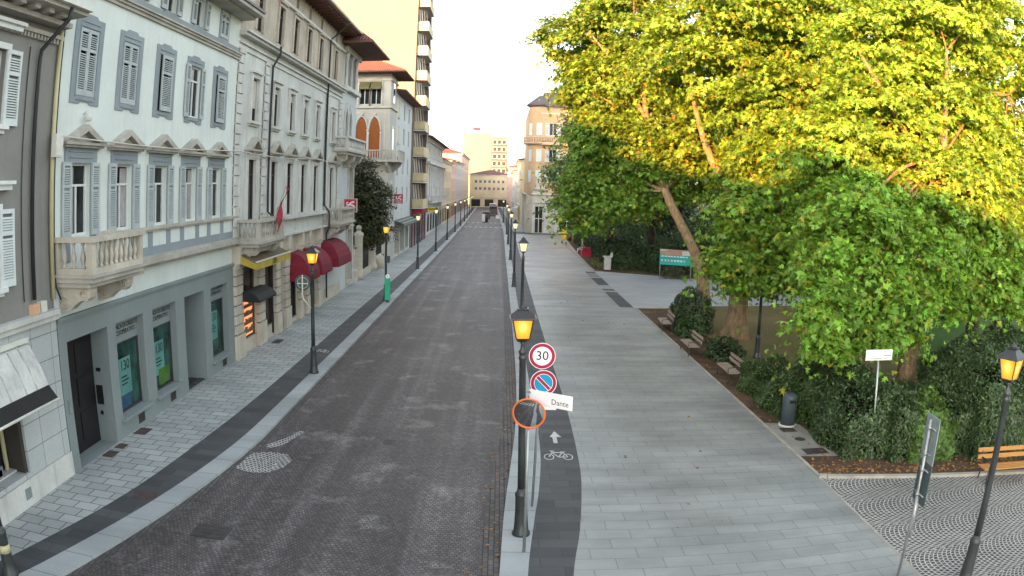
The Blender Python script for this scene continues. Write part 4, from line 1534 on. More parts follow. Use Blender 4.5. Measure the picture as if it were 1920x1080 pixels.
w.build('white_panel', 'pale_blue_wall', b)
for (a, e, z0, z1, m) in ((.98, 3.15, .55, 3.75, 'shop_lit'), (4.1, 5.95, .55, 3.6, 'glass_warm'), (6.7, 7.55, .004, 3.6, 'door_dark'), (8.45, 10.35, .2, 3.3, 'dark_hole'), (11.0, 11.9, .2, 3.3, 'burgundy'), (12.6, 14.6, .2, 3.3, 'dark_hole')):
    o = MB()
    if m == 'shop_lit':
        o.add([(a, .19, z0), (e, .19, z0), (e, .19, 2.15), (a, .19, 2.15)], [(0, 1, 2, 3)])
        o = o.build('shop_window', 'shop_lit', b)
        q = MB()
        q.add([(a, .185, 2.15), (e, .185, 2.15), (e, .185, z1), (a, .185, z1)], [(0, 1, 2, 3)])
        q.build('upper_glass', 'glass_warm', o)
        q = MB()
        for zz in (.75, 1.12, 1.5, 1.85):
            q.fb(a + .05, e - .05, zz, zz + .035, -.185, -.10)
            xx = a + .12
            while xx < e - .2:
                ww = rnd.uniform(.08, .22)
                q.fb(xx, xx + ww, zz + .035, zz + rnd.uniform(.10, .26), -.18, -.12)
                xx += ww + rnd.uniform(.02, .12)
        q.build('shelf_goods', 'goods', o)
    else:
        o.add([(a, .19, z0), (e, .19, z0), (e, .19, z1), (a, .19, z1)], [(0, 1, 2, 3)])
        o = o.build('shop_window', m, b)
    q = MB()
    q.fb(a, a + .07, z0, z1, -.18, -.10)
    q.fb(e - .07, e, z0, z1, -.18, -.10)
    q.fb(a + .07, e - .07, z0, z0 + .07, -.18, -.11)
    q.fb(a + .07, e - .07, 2.18, 2.26, -.18, -.09)
    q.build('frame', 'frame_dark', o)
f = window_unit(b, 'side_window', 18.95, 1.0, 1.3, 2.9, .4, frame='frame_dark', pane='glass_warm')
# eave with rafters and roof
ev = MB()
ev.fb(-.1, L + .05, 17.2, 17.3, 0, 1.1)
x = .2
while x < L:
    ev.fb(x, x + .12, 17.06, 17.2, 0, 1.0)
    x += .7
ev.build('eave', 'eave_wood', b)
ev = MB()
ev.fb(-.1, L + .05, 17.28, 17.42, 1.102, 1.24)
ev.build('gutter', 'cream_stone', b)
roof_mesh(b, (-.1, L + .1, -1.1, 26.5), 17.31, 3.6)
# balconies
for nm, u0, u1, mats in (('balcony', .45, 4.05, 'stone'), ('balcony', 16.6, 20.8, 'stone')):
    s = MB()
    s.fb(u0 - .1, u1 + .1, 4.72, 4.84, 0, 1.18)
    s.fb(u0, u1, 4.58, 4.72, 0, 1.05)
    s.fb(u0 + .25, u1 - .25, 4.3, 4.58, 0, .7)
    s = s.build(nm, mats, b)
    balustrade(s, u0, u1, 4.84, 1.1, .86, 'stone', 10, 4, .12)
    for uc in (u0 + .47, u1 - .47):
        cn = MB()
        scroll_console(cn, uc, .3, 4.575, .9, .66)
        cn.build('console', 'stone', s)
wall_tube('drainpipe', 'black downpipe between the first two bays of the quoined house', 'pipe', [(XF + .46, 33.66, 13.55), (XF + .46, 33.66, 13.2), (XF + .12, 33.68, 12.6), (XF + .12, 33.7, 5.9), (XF + .5, 33.75, 5.5), (XF + .5, 33.78, 4.6), (XF + .3, 33.8, 4.2), (XF + .3, 33.8, .3)], .055, 'dark_pipe')
wall_tube('drainpipe', 'black downpipe near the far end of the quoined house', 'pipe', [(XF + 1.3, 45.2, 17.2), (XF + .5, 45.25, 16.4), (XF + .12, 45.3, 16.1), (XF + .12, 45.3, 5.9), (XF + .42, 45.35, 5.5), (XF + .42, 45.4, 4.6), (XF + .25, 45.4, 4.2), (XF + .25, 45.4, .3)], .055, 'dark_pipe')
# yellow awning with lettering
aw = thing('shop_awning', 'yellow awning with dark lettering over the first rusticated shopfront', 'awning', (XF, 29.1, 0), ROT_L)
mb = MB()
mb.add([(.35, -.22, 4.32), (5.5, -.22, 4.32), (5.5, -.98, 3.98), (.35, -.98, 3.98), (.35, -.22, 4.27), (5.5, -.22, 4.27), (5.5, -.97, 3.93), (.35, -.97, 3.93)], [(0, 3, 2, 1), (4, 5, 6, 7), (0, 4, 7, 3), (1, 2, 6, 5)])
mb.build('canvas', 'brown_awn', aw)
mb = MB()
mb.fb(.35, 5.5, 3.68, 3.99, .98, 1.0)
mb.add([(.35, -.24, 4.26), (.35, -.98, 3.92), (.35, -.98, 3.68), (.35, -.3, 3.9)], [(0, 1, 2, 3)])
v = mb.build('valance', 'yellow_awn', aw)
tx = MB()
tx.text('LEEN', .3, bold=.008, mat4= Matrix.Translation((2.9, -1.006, 3.835)) @ Matrix.Rotation(PI / 2, 4, 'X'))
tx.build('lettering', 'sign_black', v)
mb = MB()
mb.fb(.3, 5.55, 3.98, 4.03, .95, 1.02)
mb.build('bar', 'box_white', aw)
# dark canopy over the lit shop window
mb = MB()
prof = [(.16, 2.72), (.45, 2.70), (.75, 2.58), (.95, 2.36), (.95, 2.28), (.16, 2.3)]
mb.prism([(-a, z) for a, z in prof], .85, 3.3, 'x')
tag(mb.build('shop_canopy', 'black_awn', loc=(XF, 29.1, 0), rot=(0, 0, ROT_L)), 'dark curved canopy above the lit red shop window', 'canopy')
# burgundy dome awnings
def dome(u0, u1, z0, h, dep, label):
    mb = MB()
    n = 6
    rows = []
    for k in range(n + 1):
        a = PI / 2 * k / n
        d, z = dep * math.sin(a), h * math.cos(a)
        ins = .42 * math.cos(a) ** 2
        if k == 0:
            ins = .5
        rows.append([(u0 + ins, -.02 - d * .15, z0 + z), (u0 + ins * .8 + .25, -.02 - d * .9, z0 + z), (u1 - ins * .8 - .25, -.02 - d * .9, z0 + z), (u1 - ins, -.02 - d * .15, z0 + z)])
    rows.append([(p[0], p[1], z0 - .18) for p in rows[-1]])
    vs = [p for r in rows for p in r]
    fs = []
    for i in range(len(rows) - 1):
        for j in range(3):
            a = i * 4 + j
            fs.append((a, a + 4, a + 5, a + 1))
    # side cheeks to the wall
    mb.add(vs, fs)
    for s, col in ((u0, 0), (u1, 3)):
        for i in range(len(rows) - 1):
            p, q = rows[i][col], rows[i + 1][col]
            mb.add([p, q, (q[0], 0, q[2]), (p[0], 0, p[2])], [(0, 1, 2, 3)])
    return tag(mb.build('dome_awning', 'burgundy', loc=(XF, 29.1, 0), rot=(0, 0, ROT_L)), label, 'awning', 'burgundy dome awnings')
dome(8.3, 11.0, 2.42, 1.25, 1.3, 'burgundy dome awning nearest of three, behind the lit lamp')
dome(11.1, 14.1, 2.42, 1.25, 1.3, 'burgundy dome awning in the middle of the three')
dome(15.4, 19.8, 2.42, 1.35, 1.3, 'burgundy dome awning farthest of three, beside the pale blue wall panel')
# flag on the balcony
fl = thing('flag', 'red flag hanging from a leaning pole on the first stone balcony', 'flag', (XF + 1.1, 31.6, 5.6))
mb = MB()
mb.tube([(0, -.3, -.2), (.1, 1.45, 1.5)], .022, 6)
mb.build('pole', 'steel', fl)
mb = MB()
vs, fs = [], []
for i in range(9):
    s = i / 8
    top = Vector((.1, 1.4 - 1.55 * s, 1.45 - 1.5 * s))
    for j in range(4):
        q = j / 3
        vs.append((top.x + .12 * math.sin(s * 7 + q * 3), top.y + q * .22 * (1 - s * .2) , top.z - q * (.18 + .35 * s) - .1 * q * math.sin(i)))
for i in range(8):
    for j in range(3):
        a = i * 4 + j
        fs.append((a, a + 1, a + 5, a + 4))
mb.add(vs, fs, 0, True)
mb.build('cloth', 'red_cloth', fl)

# ---- corner house with loggia
b = thing('loggia_house', 'narrow pale corner house with pointed Venetian windows, stone balcony and wide brown eaves', 'building', (XF, 50.05, 0), ROT_L)
L = 5.2
w = MB()
w.wall(0, L, 0, 16.6, [(.9, 2.0, 10.3, 12.2, .3), (2.3, 3.4, 10.3, 12.2, .3), (.7, 2.1, 13.9, 16.2, .6), (2.4, 3.8, 13.9, 16.2, .6), (2.6, 4.3, .4, 4.0, .4), (2.9, 4.4, 5.3, 8.4, .35)])
w.shell(0, L, 0, 16.6, 20)
w.build('wall', 'pale_blue_wall', b)
for uc in (1.45, 2.85):
    f = MB()
    f.add([(-.55, .28, 0), (.55, .28, 0), (.55, .28, 1.9), (-.55, .28, 1.9)], [(0, 1, 2, 3)])
    f = f.build('pointed_window', 'glass', b, (uc, 0, 10.3))
    t = MB()
    for s in (-1, 1):
        t.fb(s * .55 - .07, s * .55 + .07, 0, 1.2, .0, .1)
        t.prism([(s * .62, 1.2), (s * .48, 1.2), (s * .3, 1.75), (0, 2.2), (0, 2.5), (s * .45, 1.9)], -.1, .0, 'y')
    t.build('arch', 'white_stone', f)
f = MB()
for uc in (1.4, 3.1):
    f.add([(uc - .7, .55, 13.9), (uc + .7, .55, 13.9), (uc + .7, .55, 16.2), (uc - .7, .55, 16.2)], [(0, 1, 2, 3)])
split_build(f, 'loggia_window', 'glass_warm', b)
for uc in (.6, 2.25, 3.9):
    f = MB()
    f.lathe([(.14, 0), (.1, .1), (.1, 1.8), (.17, 2.0), (.2, 2.28)], (uc, -.1, 13.9), 8)
    f.build('loggia_column', 'white_stone', b)
f = MB()
f.fb(0, L, 13.6, 13.88, 0, .3)
f.fb(0, L, 16.2, 16.6, 0, .26)
f.fb(0, L, 9.75, 9.9, 0, .12)
split_build(f, 'string_course', 'white_stone', b)
for (u0, z0, wd, h, nm) in ((3.45, .4, 1.7, 3.6, 'door'), (3.65, 5.3, 1.5, 3.1, 'window')):
    window_unit(b, nm, u0, z0, wd, h, .35, frame='frame_dark', pane='glass_warm')
t = MB()
surround(t, 3.45, .4, 1.7, 3.6, .2, .1)
surround(t, 3.65, 5.3, 1.5, 3.1, .2, .1)
split_build(t, 'stone_trim', 'cream_stone', b)
s = MB()
s.fb(-1.9, 4.4, 9.28, 9.42, 0, .95)
s.fb(-1.7, 4.2, 9.1, 9.28, 0, .8)
s = s.build('balcony', 'stone', b)
balustrade(s, -1.85, 4.3, 9.42, .9, .85, 'white_stone', 16, 4, .1)
for uc in (-1.2, 1.4, 3.8):
    cn = MB()
    scroll_console(cn, uc, .3, 9.1, .75, .8)
    cn.build('console', 'stone', s)
ev = MB()
ev.box(-1.0, L + 1.6, -2.1, 20.5, 16.62, 16.76)
ev.build('eave', 'eave_wood', b)
roof_mesh(b, (-1.0, L + 1.6, -2.1, 20.5), 16.77, 3.2)

# ---- hanging red signs with a white emblem
def red_sign(label, loc, w, h):
    t = thing('hanging_sign', label, 'sign', loc)
    mb = MB()
    mb.box(-w / 2, w / 2, -.06, .06, 0, h)
    mb.build('panel', 'red_sign', t)
    mb = MB()
    for a in ((-w / 2 - .03, -w / 2, 0, h), (w / 2, w / 2 + .03, 0, h), (-w / 2 - .03, w / 2 + .03, -.03, 0), (-w / 2 - .03, w / 2 + .03, h, h + .03)):
        mb.box(a[0], a[1], -.062, .062, a[2], a[3])
    mb.tube([(-w / 2 - .03, 0, h * .8), (-w / 2 - .4, 0, h * .8)], .03, 6)
    mb.build('frame', 'box_white', t)
    mb = MB()
    e = lambda x, z: (x * w, -.066, z * h)
    # winged lion emblem in profile: body, wing, head, legs, base line
    def strip(pts, wd):
        for p, q in zip(pts, pts[1:]):
            d = Vector((q[0] - p[0], q[1] - p[1])).normalized()
            n = Vector((-d.y, d.x)) * wd / 2
            mb.add([e(p[0] - n.x, p[1] - n.y), e(q[0] - n.x, q[1] - n.y), e(q[0] + n.x, q[1] + n.y), e(p[0] + n.x, p[1] + n.y)], [(0, 1, 2, 3)])
    strip([(-.25, .52), (-.05, .56), (.18, .52), (.3, .44)], .11)
    strip([(-.27, .55), (-.32, .68), (-.24, .76), (-.17, .7)], .08)
    strip([(-.1, .6), (.05, .76), (.3, .84)], .06)
    strip([(-.02, .62), (.12, .70), (.34, .74)], .05)
    strip([(-.27, .5), (-.33, .36)], .05)
    strip([(-.14, .5), (-.12, .36)], .05)
    strip([(.22, .48), (.2, .36)], .05)
    strip([(.3, .46), (.4, .38)], .05)
    strip([(-.42, .27), (.42, .27)], .045)
    strip([(-.36, .13), (.36, .13)], .05)
    mb.build('emblem', 'sign_white', t)
    return t
red_sign('red hanging sign with white lion emblem by the loggia house balcony', (-10.2, 51.2, 5.32), .86, .86)
red_sign('red hanging sign with white lion emblem on the pale blue house beyond the dark tree', (-10.05, 74.6, 5.42), .84, .9)
# ------------------------------------------------------------------ villa in its garden beyond the quoined house
b = thing('villa', 'pale villa with orange arched shutters and terracotta roof behind the dark magnolia', 'building', (-10.45, 70.0, 0), 0)
# front faces -y; x from -8 to 0
def arch_hole_panel(mb, u, z, w, h, d, n=8):
    pts = [(u - w / 2, z), (u + w / 2, z), (u + w / 2, z + h * .62)]
    for k in range(1, n):
        a = PI * k / n
        x = math.cos(a)
        pts.append((u + w / 2 * x, z + h * .62 + h * .30 * math.sin(a) + (h * .08 * (1 - abs(x)) if True else 0)))
    pts.append((u - w / 2, z + h * .62))
    mb.prism(pts, -d - .03, -d, 'y')
VH = 17.6
w = MB()
w.wall(-8, 0, 0, VH, [(-3.05, -2.05, 14.7, 16.75, .3), (-1.9, -.9, 14.7, 16.75, .3), (-5.2, -4.2, 14.7, 16.75, .3)], depth=.3)
w.shell(-8, 0, 0, VH, 4.4)
w.build('wall', 'villa_wall', b)
t = MB()
t.fb(-8, .14, 14.35, 14.5, 0, .16)
t.box(0.0, .16, 0, 4.4, 14.35, 14.5)
t.fb(-8, .1, 16.95, 17.15, 0, .12)
t.box(0.0, .12, 0, 4.4, 16.95, 17.15)
for u in (-2.5, -1.4, -4.7):
    t.fb(u - .62, u - .5, 14.55, 16.8, 0, .1)
    t.fb(u + .5, u + .62, 14.55, 16.8, 0, .1)
t.fb(-3.3, -.4, 13.9, 14.0, 0, .04)
t.fb(-3.3, -3.2, 9.8, 13.9, 0, .04)
t.fb(-.5, -.4, 9.8, 13.9, 0, .04)
t.build('stone_trim', 'cream_stone', b)
for u in (-2.5, -1.4, -4.7):
    f = window_unit(b, 'window', u, 14.7, 1.0, 2.05, .3, frame='shutter_white', pane='glass', transom=.72)
    bl = MB()
    bl.prism([(-.03, 2.15), (-.03, 1.55), (-.42, 1.42), (-.36, 1.62)], -.5, .5, 'x')
    bl.build('blind', 'olive_blind', f)
for u, z, h in ((-2.65, 10.4, 3.1), (-1.4, 9.75, 3.75), (-4.6, 10.4, 3.1)):
    mb = MB()
    arch_hole_panel(mb, u, z, .98, h, .02)
    f = mb.build('arched_shutter', 'orange_shutter', b)
    t = MB()
    for s in (-1, 1):
        t.lathe([(.09, 0), (.06, .1), (.06, h * .55), (.1, h * .62)], (u + s * .58, -.08, z), 8)
        pts = []
        for k in range(7):
            a = PI / 2 * k / 6
            pts.append((u + s * .58 * math.cos(a), -.07, z + h * .62 + h * .40 * math.sin(a)))
        t.tube(pts, .07, 6)
    t.lathe([(.02, 0), (.16, .12), (.02, .3)], (u, -.07, z + h * 1.03), 6)
    t.build('arch', 'white_stone', f)
s = MB()
s.box(-3.2, 1.1, -1.0, -.0, 9.3, 9.48)
s.box(0.001, 1.1, 0, 3.2, 9.3, 9.48)
s = s.build('balcony', 'stone', b)
t = MB()
t.box(-3.2, 1.1, -1.0, -.86, 10.3, 10.42)
t.box(.96, 1.1, -.86, 3.2, 10.3, 10.42)
x = -3.1
while x < 1.05:
    t.box(x, x + .09, -.97, -.89, 9.48, 10.3)
    x += .24
y = -.7
while y < 3.2:
    t.box(.99, 1.07, y, y + .09, 9.48, 10.3)
    y += .24
t.build('balustrade', 'stone', s)
t = MB()
for u in (-2.9, -.2):
    t.prism([(0, 9.3), (-.9, 9.3), (-.8, 9.0), (-.3, 8.6), (0, 8.3)], u, u + .25, 'x')
t.prism([(0.0, 9.3), (.9, 9.3), (.8, 9.0), (.3, 8.6), (0, 8.3)], 2.4, 2.65, 'y')
split_build(t, 'console', 'stone', s)
# side windows on the street
t = MB()
for z in (10.4, 15.0, 5.2):
    t.box(.0, .04, 1.2, 2.6, z - .1, z + 2.4)
split_build(t, 'side_trim', 'white_stone', b)
t = MB()
for z in (10.4, 15.0, 5.2):
    t.box(.04, .06, 1.4, 2.4, z, z + 2.1)
split_build(t, 'side_window', 'glass', b)
ev = MB()
ev.box(-9.2, 1.5, -1.5, 5.6, VH + .003, VH + .15)
ev.build('eave', 'eave_wood', b)
roof_mesh(b, (-9.2, 1.5, -1.5, 5.6), VH + .15, 1.7)
# garden wall and gate pillars
for (x, y, r, h, lab) in ((-10.75, 57.4, .32, 3.6, 'round stone gate pillar nearest the burgundy awnings, beneath the dark tree'), (-10.9, 63.6, .48, 4.6, 'tall round stone gate pillar with ball top, next to the pale kerb stone')):
    t = thing('gate_pillar', lab, 'pillar', (x, y, 0))
    mb = MB()
    mb.lathe([(r * 1.25, 0), (r * 1.25, .5), (r * 1.1, .6), (r, .7), (r, h - .4), (r * 1.15, h - .3), (r * 1.2, h - .1), (r * .6, h), (r * .6, h + .1)], n=14)
    mb.build('shaft', 'cream_stone', t)
    mb = MB()
    for k in range(1, 7):
        mb.lathe([(r + .004, .7 + k * (h - 1.1) / 7 - .015), (r + .004, .7 + k * (h - 1.1) / 7 + .015)], n=14, cap=False)
    mb.sphere((0, 0, h + .3), r * .7)
    mb.build('joints_and_ball', 'stone', t)
t = thing('garden_wall', 'low stone wall with dark railing in front of the villa garden', 'wall', (-10.9, 55.6, 0))
mb = MB()
mb.box(-.2, .2, .4, 1.3, 0, .8)
mb.box(-.2, .2, 2.3, 7.2, 0, .5)
mb.box(-.2, .2, 8.7, 14.2, 0, 1.0)
split_build(mb, 'base', 'cream_stone', t)
mb = MB()
for k in range(24):
    mb.tube([(0, 2.4 + k * .2, .5), (0, 2.4 + k * .2, 2.5)], .018, 5)
for k in range(26):
    mb.tube([(0, 8.9 + k * .2, 1.0), (0, 8.9 + k * .2, 2.6)], .018, 5)
mb.tube([(0, 2.3, 2.3), (0, 7.2, 2.3)], .025, 5)
mb.tube([(0, 8.8, 2.4), (0, 14.1, 2.4)], .025, 5)
mb.build('railing', 'iron', t)
mb = MB()
mb.lathe([(.42, 0), (.40, .7), (.3, 1.0), (.0, 1.15)], n=12)
tag(mb.build('kerb_stone', 'cream_stone', loc=(-10.4, 65.3, 0)), 'rounded pale guard stone beside the tall gate pillar', 'guard stone')

# ---- pale blue house between villa and tower
b = thing('pale_blue_house', 'plain pale blue house with a wide brown eave between the villa and the tower', 'building', (-10.58, 74.45, 0), ROT_L)
L, Hh = 13.9, 16.4
holes = [(c - .45, c + .45, z, z + 1.7, .25) for c in (2.4, 6.9, 10.9) for z in (5.3, 8.4, 11.5, 14.1)]
w = MB()
w.wall(0, L, 0, Hh, holes + [(.9, 4.2, .2, 3.1, .5), (5.0, 8.4, .2, 3.1, .5), (9.2, 13.0, .2, 3.1, .5)])
w.shell(0, L, 0, Hh, 10)
w.build('wall', 'pale_blue_wall', b)
for c in (2.4, 6.9, 10.9):
    for z in (5.3, 8.4, 11.5, 14.1):
        f = window_unit(b, 'window', c, z, .9, 1.7, .25, transom=None)
        if c < 3:
            sb = MB()
            sb.fb(-.45, .45, .1, 1.7, -.06, -.02)
            sb.build('blind', 'tower_panel' if z > 11 else 'shutter_brown', f)
            t = MB()
            t.fb(-.55, .55, -.12, 0, 0, .14)
            t.build('sill', 'white_stone', f)
for a, e in ((.9, 4.2), (5.0, 8.4), (9.2, 13.0)):
    o = MB()
    o.add([(a, .48, .2), (e, .48, .2), (e, .48, 3.1), (a, .48, 3.1)], [(0, 1, 2, 3)])
    o = o.build('shop_window', 'glass', b)
    q = MB()
    for uu in (a + .04, (a + e) / 2, e - .12):
        q.fb(uu, uu + .08, .2, 3.1, -.46, -.38)
    split_build(q, 'mullion', 'cream_stone', o)
t = MB()
t.fb(.2, .8, 0.002, 3.2, 0, .1)
t.fb(4.3, 4.9, 0.002, 3.2, 0, .1)
t.fb(8.5, 9.1, 0.002, 3.2, 0, .1)
t.fb(0.0, L, 3.2, 3.4, 0, .14)
split_build(t, 'shop_pier', 'cream_stone', b)
ev = MB()
ev.box(-.8, L + .3, -1.1, 10.4, Hh + .003, Hh + .16)
ev.build('eave', 'eave_wood', b)
roof_mesh(b, (-.8, L + .3, -1.1, 10.4), Hh + .16, 1.3)
aw = thing('shop_awning', 'dark green awning along the shopfront of the pale blue house', 'awning', (-10.58, 74.45, 0), ROT_L)
mb = MB()
mb.add([(.6, -.12, 3.75), (12.8, -.12, 3.75), (12.8, -1.2, 3.3), (.6, -1.2, 3.3), (.6, -1.2, 3.12), (12.8, -1.2, 3.12)], [(0, 3, 2, 1), (3, 4, 5, 2)])
mb.build('canvas', 'green_awn', aw)
mb = MB()
for z in (3.6, 3.42):
    d = .12 + (3.75 - z) * 2.4
    mb.tube([(.6, -d, z + .02), (12.8, -d, z + .02)], .03, 5)
mb.build('stripes', 'slab_white', aw)

# ---- tall residential tower with balconies
b = thing('apartment_tower', 'tall pale yellow apartment tower with stacked corner balconies', 'building', (-10.45, 88.5, 0), 0)
TH = 46
w = MB()
w.add([(-15, 0, 0), (0, 0, 0), (0, 0, TH), (-15, 0, TH)], [(0, 1, 2, 3)])
w.shell(-15, 0, 0, TH, 18)
w.build('wall', 'tower_plaster', b)
fl = [4.65 + 3.035 * k for k in range(13)]
sl = MB()
sl.box(-.0, 1.35, .4, 6.4, -.14, .0)
me_s = sl.mesh('balcony')
me_s.materials.append(MT['slab_white'])
sp = MB()
sp.box(.05, 1.3, .41, .45, .06, 1.0)
sp.box(1.27, 1.31, .45, 6.4, .06, 1.0)
for k in range(3):
    sp.box(.05 + .42 * (k + 1) - .01, .05 + .42 * (k + 1) + .01, .395, .41, .06, 1.0)
me_p = sp.mesh('parapet')
me_p.materials.append(MT['tower_panel'])
bk = MB()
bk.box(.005, .03, .4, 6.4, 0, 2.86)
bk.box(.03, 1.0, 6.3, 6.4, 0, 2.86)
me_b = bk.mesh('recess')
me_b.materials.append(MT['tower_brown'])
cu = MB()
for k, (x, sl_) in enumerate(((.25, .22), (.5, .3), (.72, .26))):
    cu.add([(x, .9 + .5 * k, .3), (x + .14, .9 + .5 * k, .3), (x + .14 - sl_, .9 + .5 * k, 2.7), (x - sl_, .9 + .5 * k, 2.7)], [(0, 1, 2, 3)])
    cu.add([(x + .3, 1.2 + .5 * k, .2), (x + .36, 1.2 + .5 * k, .2), (x + .36 - sl_, 1.2 + .5 * k, 2.7), (x + .3 - sl_, 1.2 + .5 * k, 2.7)], [(0, 1, 2, 3)])
me_c = cu.mesh('curtain')
me_c.materials.append(MT['slab_white'])
for z in fl:
    o = bpy.data.objects.new('balcony', me_s)
    COL.objects.link(o)
    o.parent = b
    o.location = (0, 0, z)
    for me, nm in ((me_p, 'parapet'), (me_b, 'recess'), (me_c, 'curtain')):
        q = bpy.data.objects.new(nm, me)
        COL.objects.link(q)
        q.parent = o
t = MB()
for k in range(13):
    for u in (8.0, 11.5, 15.0):
        t.box(.0, .05, u, u + 1.2, fl[k] + .8, fl[k] + 2.3)
split_build(t, 'street_window', 'glass', b)
t = MB()
t.box(.0, .2, .3, 18, 3.6, 4.3)
t.build('fascia', 'maroon', b)
t = MB()
for k in range(6):
    t.box(.0, .12, .6 + k * 2.9, 1.2 + k * 2.9, 0, 3.6)
split_build(t, 'shop_pier', 'maroon', b)
t = MB()
for k in range(5):
    t.box(.0, .06, 1.3 + k * 2.9, 3.4 + k * 2.9, .2, 3.4)
split_build(t, 'shop_window', 'glass', b)
mb = MB()
mb.box(-.5, .5, -.05, .05, 0, .7)
mb.text('TIM', .34, Matrix.Translation((0, -.06, .35)) @ Matrix.Rotation(PI / 2, 4, 'X')) if False else None
tag(mb.build('hanging_sign', 'red_sign', loc=(-9.7, 89.6, 3.9)), 'small red sign above the maroon shopfront of the tower', 'sign')
mb = MB()
mb.box(-.75, .75, -.05, .05, 0, .5)
mb.box(-.6, .6, -.06, -.05, .18, .32, 1)
tag(mb.build('hanging_sign', ['yellow', 'sign_black'], loc=(-9.5, 106.5, 3.75)), 'yellow sign with a black bar beyond the tower', 'sign')

# ---- row beyond the tower
pal = plain_building('palazzo', 'grey palazzo with tall columned windows and dark roof just beyond the tower', (-10.95, 108, 0), ROT_L, 32, 14.2, 12, 'grey_wall', 3, 8, (1.3, 2.4), 4.9, 3.4, roof=True, rise=2.0, eave=1.1, roofmat='slate', frame='frame_white')
t = MB()
for k in range(9):
    t.lathe([(.3, 0), (.22, .2), (.2, 4.2), (.32, 4.5), (.36, 4.8)], (1.4 + k * 3.65, -.3, 5.6), 8)
t.fb(.2, 31.8, 5.1, 5.6, 0.45, .75)
t.fb(.2, 31.8, 10.4, 10.75, 0.01, .8)
split_build(t, 'column', 'white_stone', pal)
s = MB()
s.fb(2, 30, 4.75, 4.95, 0.23, 1.1)
for k in range(80):
    s.fb(2.1 + k * .35, 2.2 + k * .35, 4.95, 5.7, .95, 1.05)
s.fb(2, 30, 5.7, 5.8, .93, 1.08)
s.build('balcony', 'white_stone', pal)
plain_building('row_house', 'cream yellow house with a low ground floor beyond the grey palazzo', (-11.3, 140.5, 0), ROT_L, 30, 12.3, 12, 'cream_wall', 2, 7, (1.1, 1.9), 5, 3.4, roof=True, rise=1.4, frame='frame_white')
plain_building('row_house', 'pink house in the middle of the far left row', (-11.6, 171, 0), ROT_L, 26, 13.2, 12, 'pink_wall', 3, 6, (1.1, 1.7), 4.6, 2.9, roof=True, rise=1.5)
plain_building('row_house', 'grey green house in the far left row before the red roofed one', (-12.0, 197.5, 0), ROT_L, 34, 14.0, 12, 'grey_wall', 3, 7, (1.1, 1.7), 4.6, 3, roof=True, rise=1.5)
plain_building('row_house', 'peach house with red roof at the far end of the left row', (-12.4, 232, 0), ROT_L, 50, 17.5, 14, 'peach_wall', 4, 9, (1.1, 1.7), 4.6, 3, roof=True, rise=2.4)
# end of the street
b2 = plain_building('arcade_house', 'tan house with dark shopfront closing the far end of the street', (-12.0, 285, 0), 0, 14.5, 12.2, 14, 'tan_wall', 2, 7, (.9, 1.1), 6.4, 2.6, roof=True, rise=1.8, eave=.6, surr=False)
plain_building('tall_block', 'tall pale yellow apartment block behind the far end of the street', (-17.0, 330, 0), 0, 11.8, 31.0, 16, 'yellow_wall', 1, 2, (1, 1.4), 6, 3, ground=False, ledge=False, surr=False)
tb = plain_building('tall_block', 'light grey apartment block with dark window bands beside the yellow one at the street end', (-5.15, 329.5, 0), 0, 7.0, 29.6, 16, 'tall_grey', 8, 3, (1.5, 1.7), 4.5, 3.1, margin=.5, ground=False, ledge=False, frame='frame_dark')
t = MB()
for k in range(8):
    t.fb(.1, 6.9, 4.0 + 3.1 * k, 4.35 + 3.1 * k, 0.001, .8)
split_build(t, 'balcony', 'tall_grey', tb)
mb = MB()
mb.box(0, 3.2, 0, .3, 0, 1.3)
mb.box(.2, .35, .1, .25, -1.2, 0)
mb.box(2.8, 2.95, .1, .25, -1.2, 0)
tag(mb.build('roof_sign', 'red_sign', loc=(-13.2, 331, 32.1)), 'small red sign on the roof of the yellow block', 'sign')
# ---- right side of the street
plain_building('row_house', 'pale house with awnings on the right side past the orange corner house', (3.6, 185, 0), -ROT_L, 30, 13, 12, 'cream_wall', 3, 7, (1.1, 1.8), 4.7, 3, roof=True, rise=1.5)
plain_building('row_house', 'grey white house farther along the right side of the street', (2.9, 225, 0), -ROT_L, 38, 11.5, 12, 'grey_wall', 2, 8, (1.1, 1.8), 4.7, 3, roof=True, rise=1.5)
plain_building('row_house', 'small house with pink roof at the far right end of the street', (1.8, 275, 0), -ROT_L, 48, 13.5, 12, 'pink_wall', 3, 9, (1.1, 1.8), 4.7, 3, roof=True, rise=1.6)
aw = MB()
aw.add([(0, 0, 3.4), (0, 7, 3.4), (-1.9, 7, 2.7), (-1.9, 0, 2.7), (-1.9, 7, 2.5), (-1.9, 0, 2.5)], [(0, 1, 2, 3), (3, 2, 4, 5)])
tag(aw.build('shop_awning', 'white_awn', loc=(3.55, 158, 0)), 'white sloping awning on the right side beyond the orange corner house', 'awning')

# orange corner house: rounded corner, rusticated ground floor
b = thing('orange_corner_house', 'orange corner house with slate roof, balcony and rusticated stone ground floor', 'building', (4.35, 124.2, 0), 0)
L, Hh = 16, 20.6
w = MB()
hs = [(u - .6, u + .6, z, z + 2.0, .25) for u in (3.6, 6.6, 9.6, 12.6) for z in (8.2, 11.6, 15.9)]
w.wall(1.7, L, 6.3, Hh, hs)
w.shell(1.7, L, 6.3, Hh, 24)
